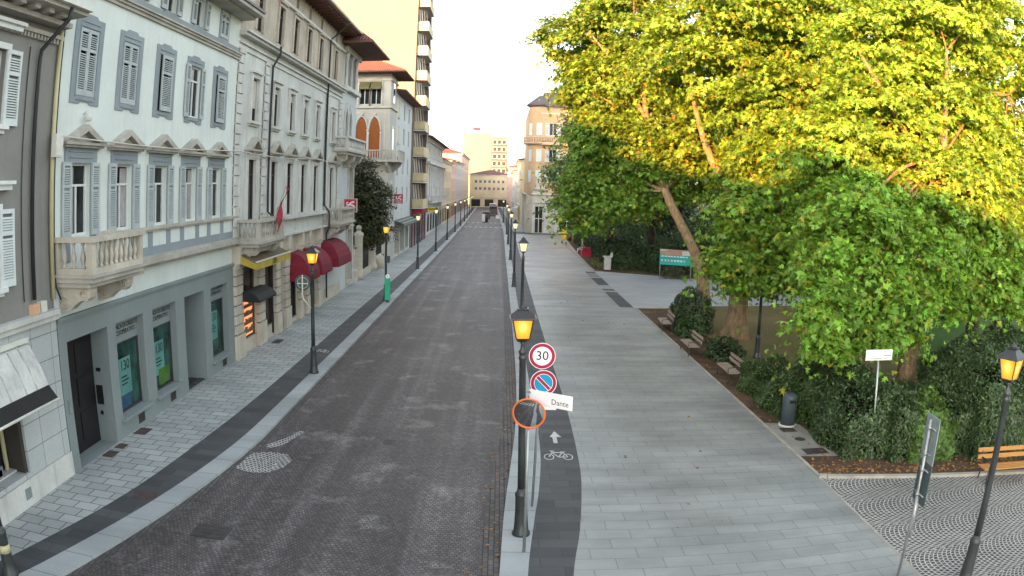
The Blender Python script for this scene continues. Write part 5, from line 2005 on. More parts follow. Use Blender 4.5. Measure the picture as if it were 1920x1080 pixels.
# rounded corner bay
w.lathe([(1.9, 6.3), (1.9, Hh)], (1.7, 1.9, 0), 24, cap=False)
w.box(-.2, 1.7, 1.9, 24, 6.3, Hh)
w.build('wall', 'orange_wall', b)
g = MB()
gh = [(.9, 2.3, .1, 4.3, .5), (4.9, 7.4, .3, 4.0, .5), (8.6, 11.2, .3, 4.0, .5), (12.2, 14.8, .3, 4.0, .5)]
g.wall(.5, L, 0, 6.2, gh, d=.5)
g.shell(.5, L, 0, 6.2, 24)
g.add([(.5, -.5, 0), (-.5, .5, 0), (-.5, .5, 6.2), (.5, -.5, 6.2), (-.5, 24, 0), (-.5, 24, 6.2)], [(1, 0, 3, 2), (4, 1, 2, 5)])
g.build('ground_floor', 'cream_stone', b)
t = MB()
for a, e in ((.52, .88), (2.35, 4.8), (7.5, 8.5), (11.3, 12.1)):
    z = .1
    while z < 4.6:
        if a == 2.35:
            t.fb(a, a + .7, z, z + .4, .502, .62)
            t.fb(e - .7, e, z, z + .4, .502, .62)
        else:
            t.fb(a, e, z, z + .4, .502, .62)
        z += .48
for k in range(10):
    t.box(-.62, -.5, .7 + .0 * k, 1.6, .1 + .48 * k, .5 + .48 * k)
    t.box(-.62, -.5, 3.0, 3.9, .1 + .48 * k, .5 + .48 * k)
t.fb(.4, L, 4.9, 5.1, .5, .75)
t.fb(.3, L, 6.2, 6.45, .3, .85)
t.box(-.85, -.5, .4, 24, 6.2, 6.45)
t.fb(1.6, L, 10.6, 10.8, 0, .2)
t.fb(1.6, L, 19.4, 19.6, 0, .15)
t.build('stone_trim', 'white_stone', b)
for h in gh:
    o = MB()
    o.add([(h[0], -.05, h[2]), (h[1], -.05, h[2]), (h[1], -.05, h[3]), (h[0], -.05, h[3])], [(0, 1, 2, 3)])
    o = o.build('shop_window', 'glass', b)
    q = MB()
    n = 2
    for k in range(n + 1):
        uu = h[0] + (h[1] - h[0] - .12) * k / n
        q.fb(uu, uu + .12, h[2], h[3], .06, .14)
    q.fb(h[0] + .12, h[1] - .12, h[2] + 2.2, h[2] + 2.34, .06, .13)
    q.build('frame', 'slab_white', o)
pr = None
for u in (3.6, 6.6, 9.6, 12.6):
    for z in (8.2, 11.6, 15.9):
        if pr is None:
            f = window_unit(b, 'window', u, z, 1.2, 2.0, .25, shutters=.6, smat='shutter_white', transom=None)
            pr = tree_of(f)
        else:
            copy_tree(pr, b, (u, 0, z))
for z in (8.2, 11.6, 15.9):
    f = MB()
    for a in (-100, -150):
        ca, sa = math.cos(R(a)), math.sin(R(a))
        cxx, cyy = 1.7 + 1.93 * ca, 1.9 + 1.93 * sa
        tx, ty = -sa * .45, ca * .45
        f.add([(cxx - tx, cyy - ty, z), (cxx + tx, cyy + ty, z), (cxx + tx, cyy + ty, z + 2), (cxx - tx, cyy - ty, z + 2)], [(0, 1, 2, 3)])
    split_build(f, 'corner_window', 'shutter_white', b)
s = MB()
s.lathe([(2.2, 14.3), (2.9, 14.55), (2.9, 14.7)], (1.7, 1.9, 0), 24)
s.fb(1.7, 6, 14.3, 14.7, 0.01, .95)
s.lathe([(2.75, 15.5), (2.85, 15.5), (2.85, 15.65), (2.75, 15.65)], (1.7, 1.9, 0), 24, cap=False)
for k in range(40):
    a = 2 * PI * k / 40
    s.lathe([(.07, 14.7), (.07, 15.5)], (1.7 + 2.8 * math.cos(a), 1.9 + 2.8 * math.sin(a), 0), 5)
s.fb(3.5, 6, 15.5, 15.65, .8, .95)
for k in range(9):
    s.fb(3.6 + k * .27, 3.7 + k * .27, 14.7, 15.5, .82, .93)
s.build('balcony', 'peach_wall', b)
rf = MB()
rf.lathe([(2.0, 20.6), (2.45, 20.9), (2.45, 21.05), (1.2, 22.0), (.4, 22.6), (0.01, 22.7)], (1.7, 1.9, 0), 24)
rf.fb(2.2, L, 20.6, 20.9, 0.01, .8)
rf.add([(2.2, -.8, 20.9), (L, -.8, 20.9), (L, 3, 23.4), (2.2, 3, 23.4), (L, 24, 23.4), (2.2, 24, 23.4)], [(0, 1, 2, 3), (3, 2, 4, 5)])
rf.build('roof', 'slate', b)
t = thing('roof_statue', 'pale stone seated figures on the terrace of the orange corner house', 'statue', (5.8, 124.0, 6.45))
mb = MB()
mb.box(-.9, .9, -.4, .4, 0, .4)
mb.build('plinth', 'cream_stone', t)
mb = MB()
mb.lathe([(.55, .4), (.6, .8), (.4, 1.4), (.45, 1.8), (.15, 2.1), (.22, 2.3), (.2, 2.5), (.02, 2.65)], (-.2, 0, 0), 10)
mb.lathe([(.5, .4), (.45, .7), (.3, 1.1), (.12, 1.3), (.18, 1.45), (.02, 1.65)], (.75, 0, 0), 10)
split_build(mb, 'figure', 'cream_stone', t)
# ------------------------------------------------------------------ street lamps
def make_lamp(label, loc, group, glass='lamp_glass', h=4.84):
    t = thing('street_lamp', label, 'street lamp', loc, 0, group)
    mb = MB()
    mb.lathe([(.19, 0), (.19, .05), (.155, .09), (.14, .30), (.125, .55), (.12, .86), (.13, .9), (.13, .95), (.10, .98), (.085, 1.06)], n=14)
    mb.build('base', 'iron_green', t)
    mb = MB()
    mb.lathe([(.080, 1.05), (.074, 1.8), (.064, 3.74), (.078, 3.76), (.078, 3.80), (.066, 3.82), (.066, 3.86), (.078, 3.88), (.078, 3.92), (.05, 3.95), (.035, 4.04), (.05, 4.08), (.035, 4.11)], n=12)
    mb.build('pole', 'iron_green', t)
    mb = MB()
    z0, z1, a0, a1 = 4.17, 4.56, .125, .195
    mb.frustum(0, 0, 4.10, z0, .045, a0 + .012)
    for sx, sy in ((-1, -1), (1, -1), (1, 1), (-1, 1)):
        mb.tube([(sx * a0, sy * a0, z0), (sx * a1, sy * a1, z1)], .013, 4, sm=False)
    for zz, aa in ((z0, a0), (z1 - .012, a1)):
        for k in range(4):
            p = [(-1, -1), (1, -1), (1, 1), (-1, 1)]
            q = p[(k + 1) % 4]
            mb.tube([(p[k][0] * aa, p[k][1] * aa, zz), (q[0] * aa, q[1] * aa, zz)], .011, 4, sm=False)
    lan = mb.build('lantern_frame', 'iron', t)
    mb = MB()
    mb.frustum(0, 0, z0 + .005, z1 - .005, a0 - .004, a1 - .004)
    mb.build('lantern_glass', glass, lan)
    mb = MB()
    mb.frustum(0, 0, z1, z1 + .025, .265, .255)
    mb.frustum(0, 0, z1 + .025, 4.68, .235, .135)
    mb.frustum(0, 0, 4.68, 4.735, .135, .085)
    mb.frustum(0, 0, 4.735, 4.755, .11, .11)
    mb.lathe([(.085, 4.755), (.06, 4.79), (.02, 4.81), (.028, 4.83), (.005, 4.86)], n=10)
    mb.build('lantern_roof', 'iron', lan)
    return t
lamp0 = make_lamp('near street lamp with glowing amber lantern beside the 30 sign', (.555, 14.5, .004), 'street lamps along the right kerb')
LT = tree_of(lamp0)
lamp0.rotation_euler = (0, -R(1.15), 0)
lamp0.location.x = .545
lampP = make_lamp('lit street lamp in front of the burgundy awnings on the left kerb', (-6.98, 27.75, .004), 'street lamps along the left kerb')
def lamp(label, x, y, group, rz=0, pale=False):
    o = copy_tree(LT, None, (x, y, .004), rz, label)
    o['group'] = group
    return o
LG, RG = 'street lamps along the left kerb', 'street lamps along the right kerb'
# pale glass for the far ones: second master
lampF = make_lamp('street lamp with pale lit lantern, second along the right kerb, seen above the near one', (1.03, 35.1, .004), RG, 'lamp_glass_pale')
LTF = tree_of(lampF)
def lampf(label, x, y, group):
    o = copy_tree(LTF, None, (x, y, .004), 0, label)
    o['group'] = group
lamp('lit amber street lamp beside the green post and the dark tree', -7.05, 46.9, LG)
lampf('lit street lamp in front of the tower shopfront on the left kerb', -7.12, 65.8, LG)
lampf('fourth street lamp of the left kerb, before the yellow sign', -7.15, 84.5, LG)
lampf('fifth street lamp of the left kerb, in front of the grey palazzo', -7.22, 103.0, LG)
lampf('sixth street lamp of the left kerb, near the crosswalk', -7.35, 122.5, LG)
lampf('seventh street lamp of the left kerb, beside the crosswalk', -7.55, 142.5, LG)
for y, w_ in ((161, 'eighth'), (180, 'ninth'), (199, 'tenth'), (218, 'eleventh'), (237, 'twelfth')):
    lampf(w_ + ' street lamp of the left kerb, beyond the crosswalk', at_y(KL_IN, y) + .12, y, LG)
lampf('street lamp with pale lantern, third along the right kerb', 1.0, 55.1, RG)
lampf('fourth street lamp along the right kerb, partly behind the third', .98, 76.2, RG)
lampf('fifth street lamp along the right kerb, before the crosswalk', .9, 97.5, RG)
lampf('sixth street lamp along the right kerb, level with the orange corner house', .85, 118.5, RG)
lampf('seventh street lamp along the right kerb, beyond the crosswalk', .35, 160, RG)
lamp('near street lamp with amber lantern on the fan paving at the right edge', 9.2, 10.75, 'street lamps of the park side', .42)
pl = lampf('dark street lamp post among leaves by the thick tree trunk in the park', 11.5, 32.0, 'street lamps of the park side')
# nearest lamp on the left, only its foot in view
lamp('street lamp at the bottom left corner with only its foot showing', -9.2, 10.1, LG)
mb = MB()
mb.lathe([(.137, 0), (.135, .17)], (0, 0, 0), 14)
tag(mb.build('number_band', 'yellow_pipe', loc=(-9.2, 10.1, .5)), 'pale band strapped to the foot of the lamp at the bottom left', 'band')
wall_box('post_box', 'dark box strapped to the lamp post beside the green post', 'box', 46.9, 2.35, .3, .42, .2, 'bin', -7.02)
wall_box('post_box', 'dark box strapped to the lamp post in front of the tower shopfront', 'box', 65.8, 2.3, .3, .5, .2, 'bin', -7.1)

# ------------------------------------------------------------------ signs
def disc(mb, r, y, n=32, mi=0, cx=0, cz=0):
    mb.add([(cx + r * math.cos(2 * PI * k / n), y, cz + r * math.sin(2 * PI * k / n)) for k in range(n)], [tuple(range(n))], mi)
def ring(mb, r0, r1, y, n=32, mi=0):
    vs = []
    for k in range(n):
        a = 2 * PI * k / n
        vs += [(r0 * math.cos(a), y, r0 * math.sin(a)), (r1 * math.cos(a), y, r1 * math.sin(a))]
    mb.add(vs, [(2 * k, 2 * k + 1, (2 * k + 3) % (2 * n), (2 * k + 2) % (2 * n)) for k in range(n)], mi)
def sign_disc_back(mb, r, mi=0):
    mb.lathe([(r, 0), (r, .02)], n=32, mi=mi)
def round_sign(name, label, loc, r, kind, rz=0):
    t = thing(name, label, 'traffic sign', loc, rz)
    mb = MB()
    n = 32
    mb.prism([(r * math.cos(2 * PI * k / n), r * math.sin(2 * PI * k / n)) for k in range(n)], 0, .02, 'y')
    mb.build('plate', 'plate_back', t)
    mb = MB()
    disc(mb, r, -.002)
    mb.build('face', 'sign_white' if kind == '30' else 'sign_blue', t)
    mb = MB()
    ring(mb, r * .72, r * .95, -.005)
    if kind == 'np':
        w = r * .11
        for s in ((-1, 1),):
            d = Vector((s[0], s[1])).normalized()
            n_ = Vector((-d.y, d.x)) * w
            e = r * .74
            mb.add([(d.x * e + n_.x, -.0055, d.y * e + n_.y), (d.x * e - n_.x, -.0055, d.y * e - n_.y), (-d.x * e - n_.x, -.0055, -d.y * e - n_.y), (-d.x * e + n_.x, -.0055, -d.y * e + n_.y)], [(0, 1, 2, 3)])
    mb.build('red_ring', 'sign_red', t)
    mb = MB()
    if kind == '30':
        mb.text('30', r * .98, Matrix.Translation((0, -.006, 0)) @ Matrix.Rotation(PI / 2, 4, 'X'))
        mb.build('numeral', 'sign_black', t)
    else:
        ring(mb, r * .95, r, -.006)
        ring(mb, r * .68, r * .72, -.006)
        w = r * .11
        d = Vector((-1, 1)).normalized()
        n_ = Vector((-d.y, d.x))
        for s in (-1, 1):
            a, c = n_ * (s * w), n_ * (s * (w + r * .045))
            e = r * .70
            mb.add([(d.x * e + a.x, -.0065, d.y * e + a.y), (d.x * e + c.x, -.0065, d.y * e + c.y), (-d.x * e + c.x, -.0065, -d.y * e + c.y), (-d.x * e + a.x, -.0065, -d.y * e + a.y)], [(0, 1, 2, 3)])
        mb.build('white_edge', 'sign_white', t)
    return t
wall_tube('sign_pole', 'grey pole carrying the 30 sign behind the near lamp', 'pole', [(.83, 15.98, 0), (.81, 15.2, 1.5), (.80, 14.32, 2.9), (.80, 14.26, 4.1)] if False else [(.83, 16.0, 0), (.93, 16.0, 3.78)], .03, 'steel')
wall_tube('sign_pole', 'thin grey pole close to the near lamp that carries the mirror', 'pole', [(.585, 13.65, 0), (.585, 13.65, 3.2)], .032, 'steel')
round_sign('speed_limit_sign', 'round white sign with red ring and black 30', (.93, 15.95, 3.51), .285, '30')
round_sign('no_parking_sign', 'round blue no parking sign with red ring and slash under the 30', (.975, 15.95, 2.92), .285, 'np')
# street name plate
t = thing('street_name_sign', 'white street name plate reading Dante turned towards the plaza', 'sign', (.98, 13.82, 3.14), -.60)
mb = MB()
mb.box(-.48, .48, -.012, .012, -.14, .14)
mb.build('plate', 'sign_white', t, bevel=.01)
mb = MB()
mb.text('Dante', .15, Matrix.Translation((.22, -.0145, -.03)) @ Matrix.Rotation(PI / 2, 4, 'X'))
mb.text('N', .05, Matrix.Translation((.37, -.0145, .07)) @ Matrix.Rotation(PI / 2, 4, 'X')) if False else None
mb.build('lettering', 'sign_black', t)
mb = MB()
mb.tube([(-.46, .0, -.14), (-.46, .0, .14)], .02, 6)
mb.box(-.52, -.42, -.02, .05, -.10, -.06)
mb.box(-.52, -.42, -.02, .05, .06, .10)
mb.build('clamp', 'steel', t)
t = thing('panel_sign', 'small white panel with black arrows under the street name plate', 'sign', (1.0, 15.93, 2.46), 0)
mb = MB()
mb.box(-.27, .27, -.01, .01, -.13, .13)
mb.build('plate', 'sign_white', t)
mb = MB()
mb.add([(-.2, -.012, .02), (-.02, -.012, .035), (-.02, -.012, -.01), (-.2, -.012, -.005)], [(0, 1, 2, 3)])
mb.add([(.02, -.012, -.03), (.12, -.012, .02), (.12, -.012, 0), (.22, -.012, -.02), (.22, -.012, -.045), (.12, -.012, -.03), (.12, -.012, -.06)], [tuple(range(7))])
mb.build('arrows', 'sign_black', t)
# traffic mirror
t = thing('traffic_mirror', 'round convex traffic mirror with an orange rim facing the camera', 'mirror', (.585, 13.55, 2.955), .06)
t.rotation_euler = (R(9), 0, -.17)
mb = MB()
n, rings_, rad = 36, 7, .285
vs, fs = [(0, -.05, 0)], []
for i in range(1, rings_ + 1):
    r = rad * i / rings_
    for k in range(n):
        a = 2 * PI * k / n
        vs.append((r * math.cos(a), -.05 + .032 * (r / rad) ** 2, r * math.sin(a)))
for k in range(n):
    fs.append((0, 1 + k, 1 + (k + 1) % n))
for i in range(rings_ - 1):
    for k in range(n):
        a, c = 1 + i * n + k, 1 + i * n + (k + 1) % n
        fs.append((a, a + n, c + n, c))
mb.add(vs, fs, 0, True)
mb.build('mirror_glass', 'mirror', t)
mb = MB()
mb.tube([(.295 * math.cos(2 * PI * k / 36), -.02, .295 * math.sin(2 * PI * k / 36)) for k in range(37)], .018, 8, cap=False)
mb.build('rim', 'orange', t)
mb = MB()
mb.lathe([(.29, 0), (.2, .07), (.05, .1)], n=24)
for i, v in enumerate(mb.v):
    mb.v[i] = (v[0], v[2] - .01, v[1])
mb.build('back', 'orange', t)
# round sign seen from behind on the left lamp
t = thing('traffic_sign', 'round sign seen from behind on a bent white tube beside the left lamp', 'traffic sign', (-7.33, 27.62, 3.45), 0)
mb = MB()
n = 30
mb.prism([(.3 * math.cos(2 * PI * k / n), .3 * math.sin(2 * PI * k / n)) for k in range(n)], 0, .025, 'y')
mb.build('plate', 'plate_back_dark', t)
mb = MB()
mb.fb(-.2, .2, -.04, -.005, .002, .03)
ring(mb, .2, .215, -.003)
mb.tube([(0, -.05, .3), (0, -.05, -.42), (.05, -.04, -.62), (.3, 0.05, -.95)], .028, 8)
mb.build('bracket', 'slab_white', t)
# green post by the second lamp
t = thing('parking_post', 'slim bright green post with white round head beside the left lamp', 'post', (-6.84, 46.2, 0))
mb = MB()
mb.box(-.17, .17, -.1, .1, .12, 1.46)
mb.build('body', 'green_post', t, bevel=.02)
mb = MB()
mb.box(-.1, .1, -.06, .06, 0, .12)
mb.build('foot', 'iron', t)
mb = MB()
mb.prism([(.13 * math.cos(2 * PI * k / 20), 1.58 + .13 * math.sin(2 * PI * k / 20)) for k in range(20)], -.06, .06, 'y')
h = mb.build('head', 'sign_white', t)
mb = MB()
mb.text('P', .16, Matrix.Translation((0, -.064, 1.57)) @ Matrix.Rotation(PI / 2, 4, 'X'))
mb.build('letter', 'green_post', h)
# sign backs on the right
t = thing('traffic_sign', 'pair of grey sign plates seen from behind on a pole at the fan paving', 'traffic sign', (7.9, 11.5, 0), 0)
mb = MB()
mb.tube([(0, 0, 0), (0, 0, 3.28)], .033, 10)
mb.tube([(0.02, .0, 0.9), (.02, 0, 1.75)], .045, 8)
mb.build('pole', 'steel', t)
dv, nv = Vector((-.10, -.995, 0)), Vector((.995, -.10, 0))
for nm, z0, z1, hw, mt in (('upper_plate', 2.45, 3.34, .29, 'plate_back'), ('lower_plate', 1.62, 2.42, .29, 'plate_back_dark')):
    mb = MB()
    A, B = dv * -hw + nv * .05, dv * hw + nv * .05
    C_, D = B + nv * .02, A + nv * .02
    vs = [(p.x, p.y, z) for z in (z0, z1) for p in (A, B, C_, D)]
    mb.add(vs, [(0, 3, 2, 1), (4, 5, 6, 7), (0, 1, 5, 4), (1, 2, 6, 5), (2, 3, 7, 6), (3, 0, 4, 7)])
    mb.build(nm, mt, t)
mb = MB()
for z in (1.8, 2.3, 2.62, 3.12):
    mb.lathe([(.05, z - .03), (.05, z + .03)], n=8)
    mb.tube([(dv.x * -.2 + nv.x * .04, dv.y * -.2 + nv.y * .04, z), (dv.x * .2 + nv.x * .04, dv.y * .2 + nv.y * .04, z)], .018, 5)
split_build(mb, 'clamp', 'steel', t)
# yellow-white street sign in the hedge
t = thing('direction_sign', 'cream rectangular sign on a thin pole in front of the dark hedge, overhung by leaves', 'sign', (10.42, 18.25, 0), .03)
mb = MB()
mb.tube([(.14, .03, 0), (.0, .03, 1.5), (-.1, .03, 2.95)], .03, 8)
mb.build('pole', 'steel', t)
mb = MB()
mb.box(-.56, .35, -.015, .015, 2.9, 3.2)
p = mb.build('plate', 'sign_cream' if 'sign_cream' in MT else 'box_white', t, bevel=.012)
mb = MB()
mb.box(-.48, -.02, -.019, -.0155, 2.945, 2.96)
mb.box(.05, .3, -.019, -.0155, 3.03, 3.05)
mb.box(.05, .18, -.019, -.0155, 2.95, 2.965)
mb.build('lines', 'olive_blind', p)
# information board across the path
t = thing('information_board', 'turquoise information board with a terracotta band on two posts at the side path', 'board', (14.4, 62.0, 0), -.42)
mb = MB()
for x in (-1.32, 1.32):
    mb.tube([(x, .04, 0), (x, .04, 2.5)], .04, 8)
split_build(mb, 'post', 'steel', t)
mb = MB()
mb.box(-1.35, 1.35, -.03, .03, 1.22, 2.05)
p = mb.build('panel', 'turquoise', t)
mb = MB()
mb.box(-1.35, 1.35, -.03, .03, 2.052, 2.5)
p2 = mb.build('picture_band', 'terracotta_band', t)
mb = MB()
mb.box(-1.35, -.75, -.034, -.031, 2.38, 2.5)
mb.box(.55, 1.35, -.034, -.031, 2.06, 2.42)
split_build(mb, 'pale_area', 'box_white', p2)
mb = MB()
for k in range(9):
    x = -1.2 + k * .26
    mb.box(x, x + rnd.uniform(.12, .24), -.034, -.031, 1.88, 1.97)
    if k < 8:
        mb.box(x, x + rnd.uniform(.14, .24), -.034, -.031, 1.52, 1.64)
split_build(mb, 'text_line', 'sign_white', p)
mb = MB()
for k in range(7):
    x = -1.1 + k * .28
    mb.box(x, x + rnd.uniform(.1, .22), -.037, -.034, 1.55, 1.60)
split_build(mb, 'text_line', 'cloth_dark', p)

# ------------------------------------------------------------------ benches, bins
def make_bench(label, loc, rz, wood, L=1.8, group=None):
    """slatted seat and back on two cast iron sides with armrests; faces local -y"""
    t = thing('park_bench', label, 'bench', loc, rz, group)
    mb = MB()
    for k in range(4):
        y = -.46 + k * .125
        mb.box(-L / 2, L / 2, y, y + .105, .42 + .006 * (k == 3), .455)
    mb.build('seat', wood, t, bevel=.006)
    mb = MB()
    for z, y in ((.58, .08), (.76, .125)):
        mb.box(-L / 2, L / 2, y, y + .032, z, z + .125)
    mb.build('backrest', wood, t, bevel=.006)
    for x in (-L / 2 + .16, L / 2 - .16):
        mb = MB()
        mb.tube([(x, -.44, 0), (x, -.42, .2), (x, -.46, .40), (x, -.2, .40), (x, .06, .38), (x, .10, .6), (x, .16, .9)], .022, 6)
        mb.tube([(x, .12, 0), (x, .06, .2), (x, .05, .39)], .022, 6)
        mb.tube([(x, .1, .62), (x, -.2, .64), (x, -.45, .62), (x, -.48, .52), (x, -.44, .42)], .02, 6)
        mb.build('side_frame', 'iron', t)
    return t
PB = 'grey park benches along the flower bed'
bn = make_bench('old grey slatted bench nearest of three along the flower bed', (9.12, 28.0, .03), -PI / 2 + .0, 'wood_old', 1.9, PB)
bt = tree_of(bn)
copy_tree(bt, None, (8.72, 32.9, .03), -PI / 2, 'old grey slatted bench in the middle of three along the flower bed')
copy_tree(bt, None, (8.8, 38.8, .03), -PI / 2 - .05, 'old grey slatted bench farthest of three, next to the bushy shrub')
make_bench('orange wooden bench on the fan paving in front of the tall hedge', (14.1, 15.75, 0), -.13, 'wood_orange', 2.3)
t = thing('litter_bin', 'dark grey round litter bin at the concrete pad before the hedge', 'bin', (9.16, 21.85, .02))
mb = MB()
mb.lathe([(.25, .05), (.25, .95), (.245, .99), (.2, 1.03), (.05, 1.06)], n=22)
body = mb.build('body', 'bin', t)
mb = MB()
mb.prism([(-.1, .78), (.1, .78), (.1, .88), (-.1, .88)], -.262, -.2, 'y')
mb.build('slot', 'sign_black', body)
mb = MB()
mb.lathe([(.30, 0), (.30, .05)], n=22)
mb.build('foot', 'slab_white', t)
t = thing('litter_bin', 'pale square metal litter bin with raised lid at the hedge by the side path', 'bin', (9.55, 68.2, .012))
mb = MB()
mb.box(-.3, .3, -.28, .28, 0.06, 1.2)
mb.build('body', 'bin_metal', t, bevel=.04)
mb = MB()
mb.box(-.42, .42, -.34, .34, 1.2, 1.28)
mb.prism([(.2, 1.28), (.42, 1.28), (.42, 1.6), (.34, 1.6)], -.3, .3, 'y')
mb.build('lid', 'bin_metal', t)
t = thing('yellow_bin', 'bright yellow bin near the corner of the orange house', 'bin', (9.05, 111.5, .012))
mb = MB()
mb.lathe([(.34, .0), (.38, .3), (.38, 1.15), (.4, 1.2), (.36, 1.3)], n=14)
mb.build('body', 'yellow', t)
mb = MB()
mb.lathe([(.385, .6), (.385, .75)], n=14, cap=False)
mb.build('band', 'sign_black', t)
t = thing('maroon_bin', 'dark maroon bin with pale top beside the yellow bin', 'bin', (9.55, 107, .012))
mb = MB()
mb.lathe([(.3, 0), (.32, 1.2), (.28, 1.3)], n=14)
mb.build('body', 'maroon', t)
mb = MB()
mb.lathe([(.3, 1.3), (.32, 1.38), (.1, 1.5)], n=14)
mb.build('top', 'bin_metal', t)
# cafe parasols by the corner house
for x, y, lab in ((8.6, 118.5, 'small pale parasol in front of the orange corner house, left of two'), (10.6, 117.5, 'small pale parasol in front of the orange corner house, right of two')):
    t = thing('parasol', lab, 'parasol', (x, y, 0))
    mb = MB()
    mb.tube([(0, 0, 0), (0, 0, 2.7)], .03, 6)
    mb.build('pole', 'steel', t)
    mb = MB()
    mb.lathe([(1.1, 2.25), (1.1, 2.35), (.5, 2.65), (.02, 2.8)], n=8, sm=False)
    mb.build('canopy', 'slab_white', t)
# ------------------------------------------------------------------ person on a bench by the red planter
bench_far = copy_tree(bt, None, (9.15, 86.0, .012), -PI / 2, 'bench with a seated person at the far end of the plaza')
del bench_far['group']
def skin_body(name, verts, edges, radii, mat, parent, sub=2):
    me = bpy.data.meshes.new(name)
    me.from_pydata(verts, edges, [])
    o = bpy.data.objects.new(name, me)
    COL.objects.link(o)
    o.parent = parent
    sk = o.modifiers.new('skin', 'SKIN')
    for v, r in zip(me.skin_vertices[0].data, radii):
        v.radius = (r, r)
    me.skin_vertices[0].data[0].use_root = True
    sb = o.modifiers.new('sub', 'SUBSURF')
    sb.levels = sb.render_levels = sub
    me.materials.append(MT[mat])
    return o
pt = thing('person', 'grey haired person in grey jacket seated on the far bench by the red flowers', 'person', (9.1, 86.0, .012), -PI / 2)
# local frame faces -y; seat at 0.46
V = [(0, -.02, .56), (0, .03, .82), (0, .05, 1.05), (0, .02, 1.19), (0, -.01, 1.30), (0, -.01, 1.42),
     (-.1, -.06, .54), (-.13, -.48, .52), (-.13, -.50, .08), (-.13, -.66, .05),
     (.1, -.06, .54), (.13, -.46, .54), (.15, -.56, .08), (.15, -.72, .05),
     (-.19, .04, 1.08), (-.25, .0, .80), (-.16, -.26, .66), (-.1, -.36, .64),
     (.19, .04, 1.08), (.25, .0, .80), (.16, -.26, .66), (.1, -.36, .64)]
E_ = [(0, 1), (1, 2), (2, 3), (3, 4), (4, 5), (0, 6), (6, 7), (7, 8), (8, 9), (0, 10), (10, 11), (11, 12), (12, 13), (2, 14), (14, 15), (15, 16), (16, 17), (2, 18), (18, 19), (19, 20), (20, 21)]
RD = [.15, .145, .15, .06, .085, .09, .095, .075, .05, .045, .095, .075, .05, .045, .07, .05, .04, .035, .07, .05, .04, .035]
body = skin_body('body', V, E_, RD, 'skin', pt)
mb = MB()
mb.sphere((0, .015, 1.44), .118, 12, 8, sc=(1, 1.05, 1))
mb.v = [(x, y if y > -.05 else -.05, max(z, 1.38)) for x, y, z in mb.v]
mb.build('hair', 'hair_grey', pt)
jk = [V[i] for i in (0, 1, 2, 3, 14, 15, 16, 18, 19, 20)]
skin_body('jacket', jk, [(0, 1), (1, 2), (2, 3), (2, 4), (4, 5), (5, 6), (2, 7), (7, 8), (8, 9)], [.165, .16, .168, .075, .085, .064, .052, .085, .064, .052], 'cloth_grey', pt)
tr = [V[i] for i in (0, 6, 7, 8, 10, 11, 12)]
skin_body('trousers', tr, [(0, 1), (1, 2), (2, 3), (0, 4), (4, 5), (5, 6)], [.16, .108, .085, .062, .108, .085, .062], 'slab_white', pt)
# planter with red flowers
t = thing('flower_planter', 'red planter full of red flowers next to the seated person', 'planter', (9.35, 82.6, .012))
mb = MB()
mb.box(-.7, .7, -.35, .35, 0, .5)
mb.build('box', 'red_sign', t, bevel=.03)
mb = MB()
for k in range(150):
    x, y, z = rnd.uniform(-.7, .7), rnd.uniform(-.35, .35), .5 + rnd.random() ** 2 * .45
    mb.sphere((x, y, z), rnd.uniform(.04, .08), 5, 3)
tag(mb.build('flowers', 'red_sign', t), kind='stuff')
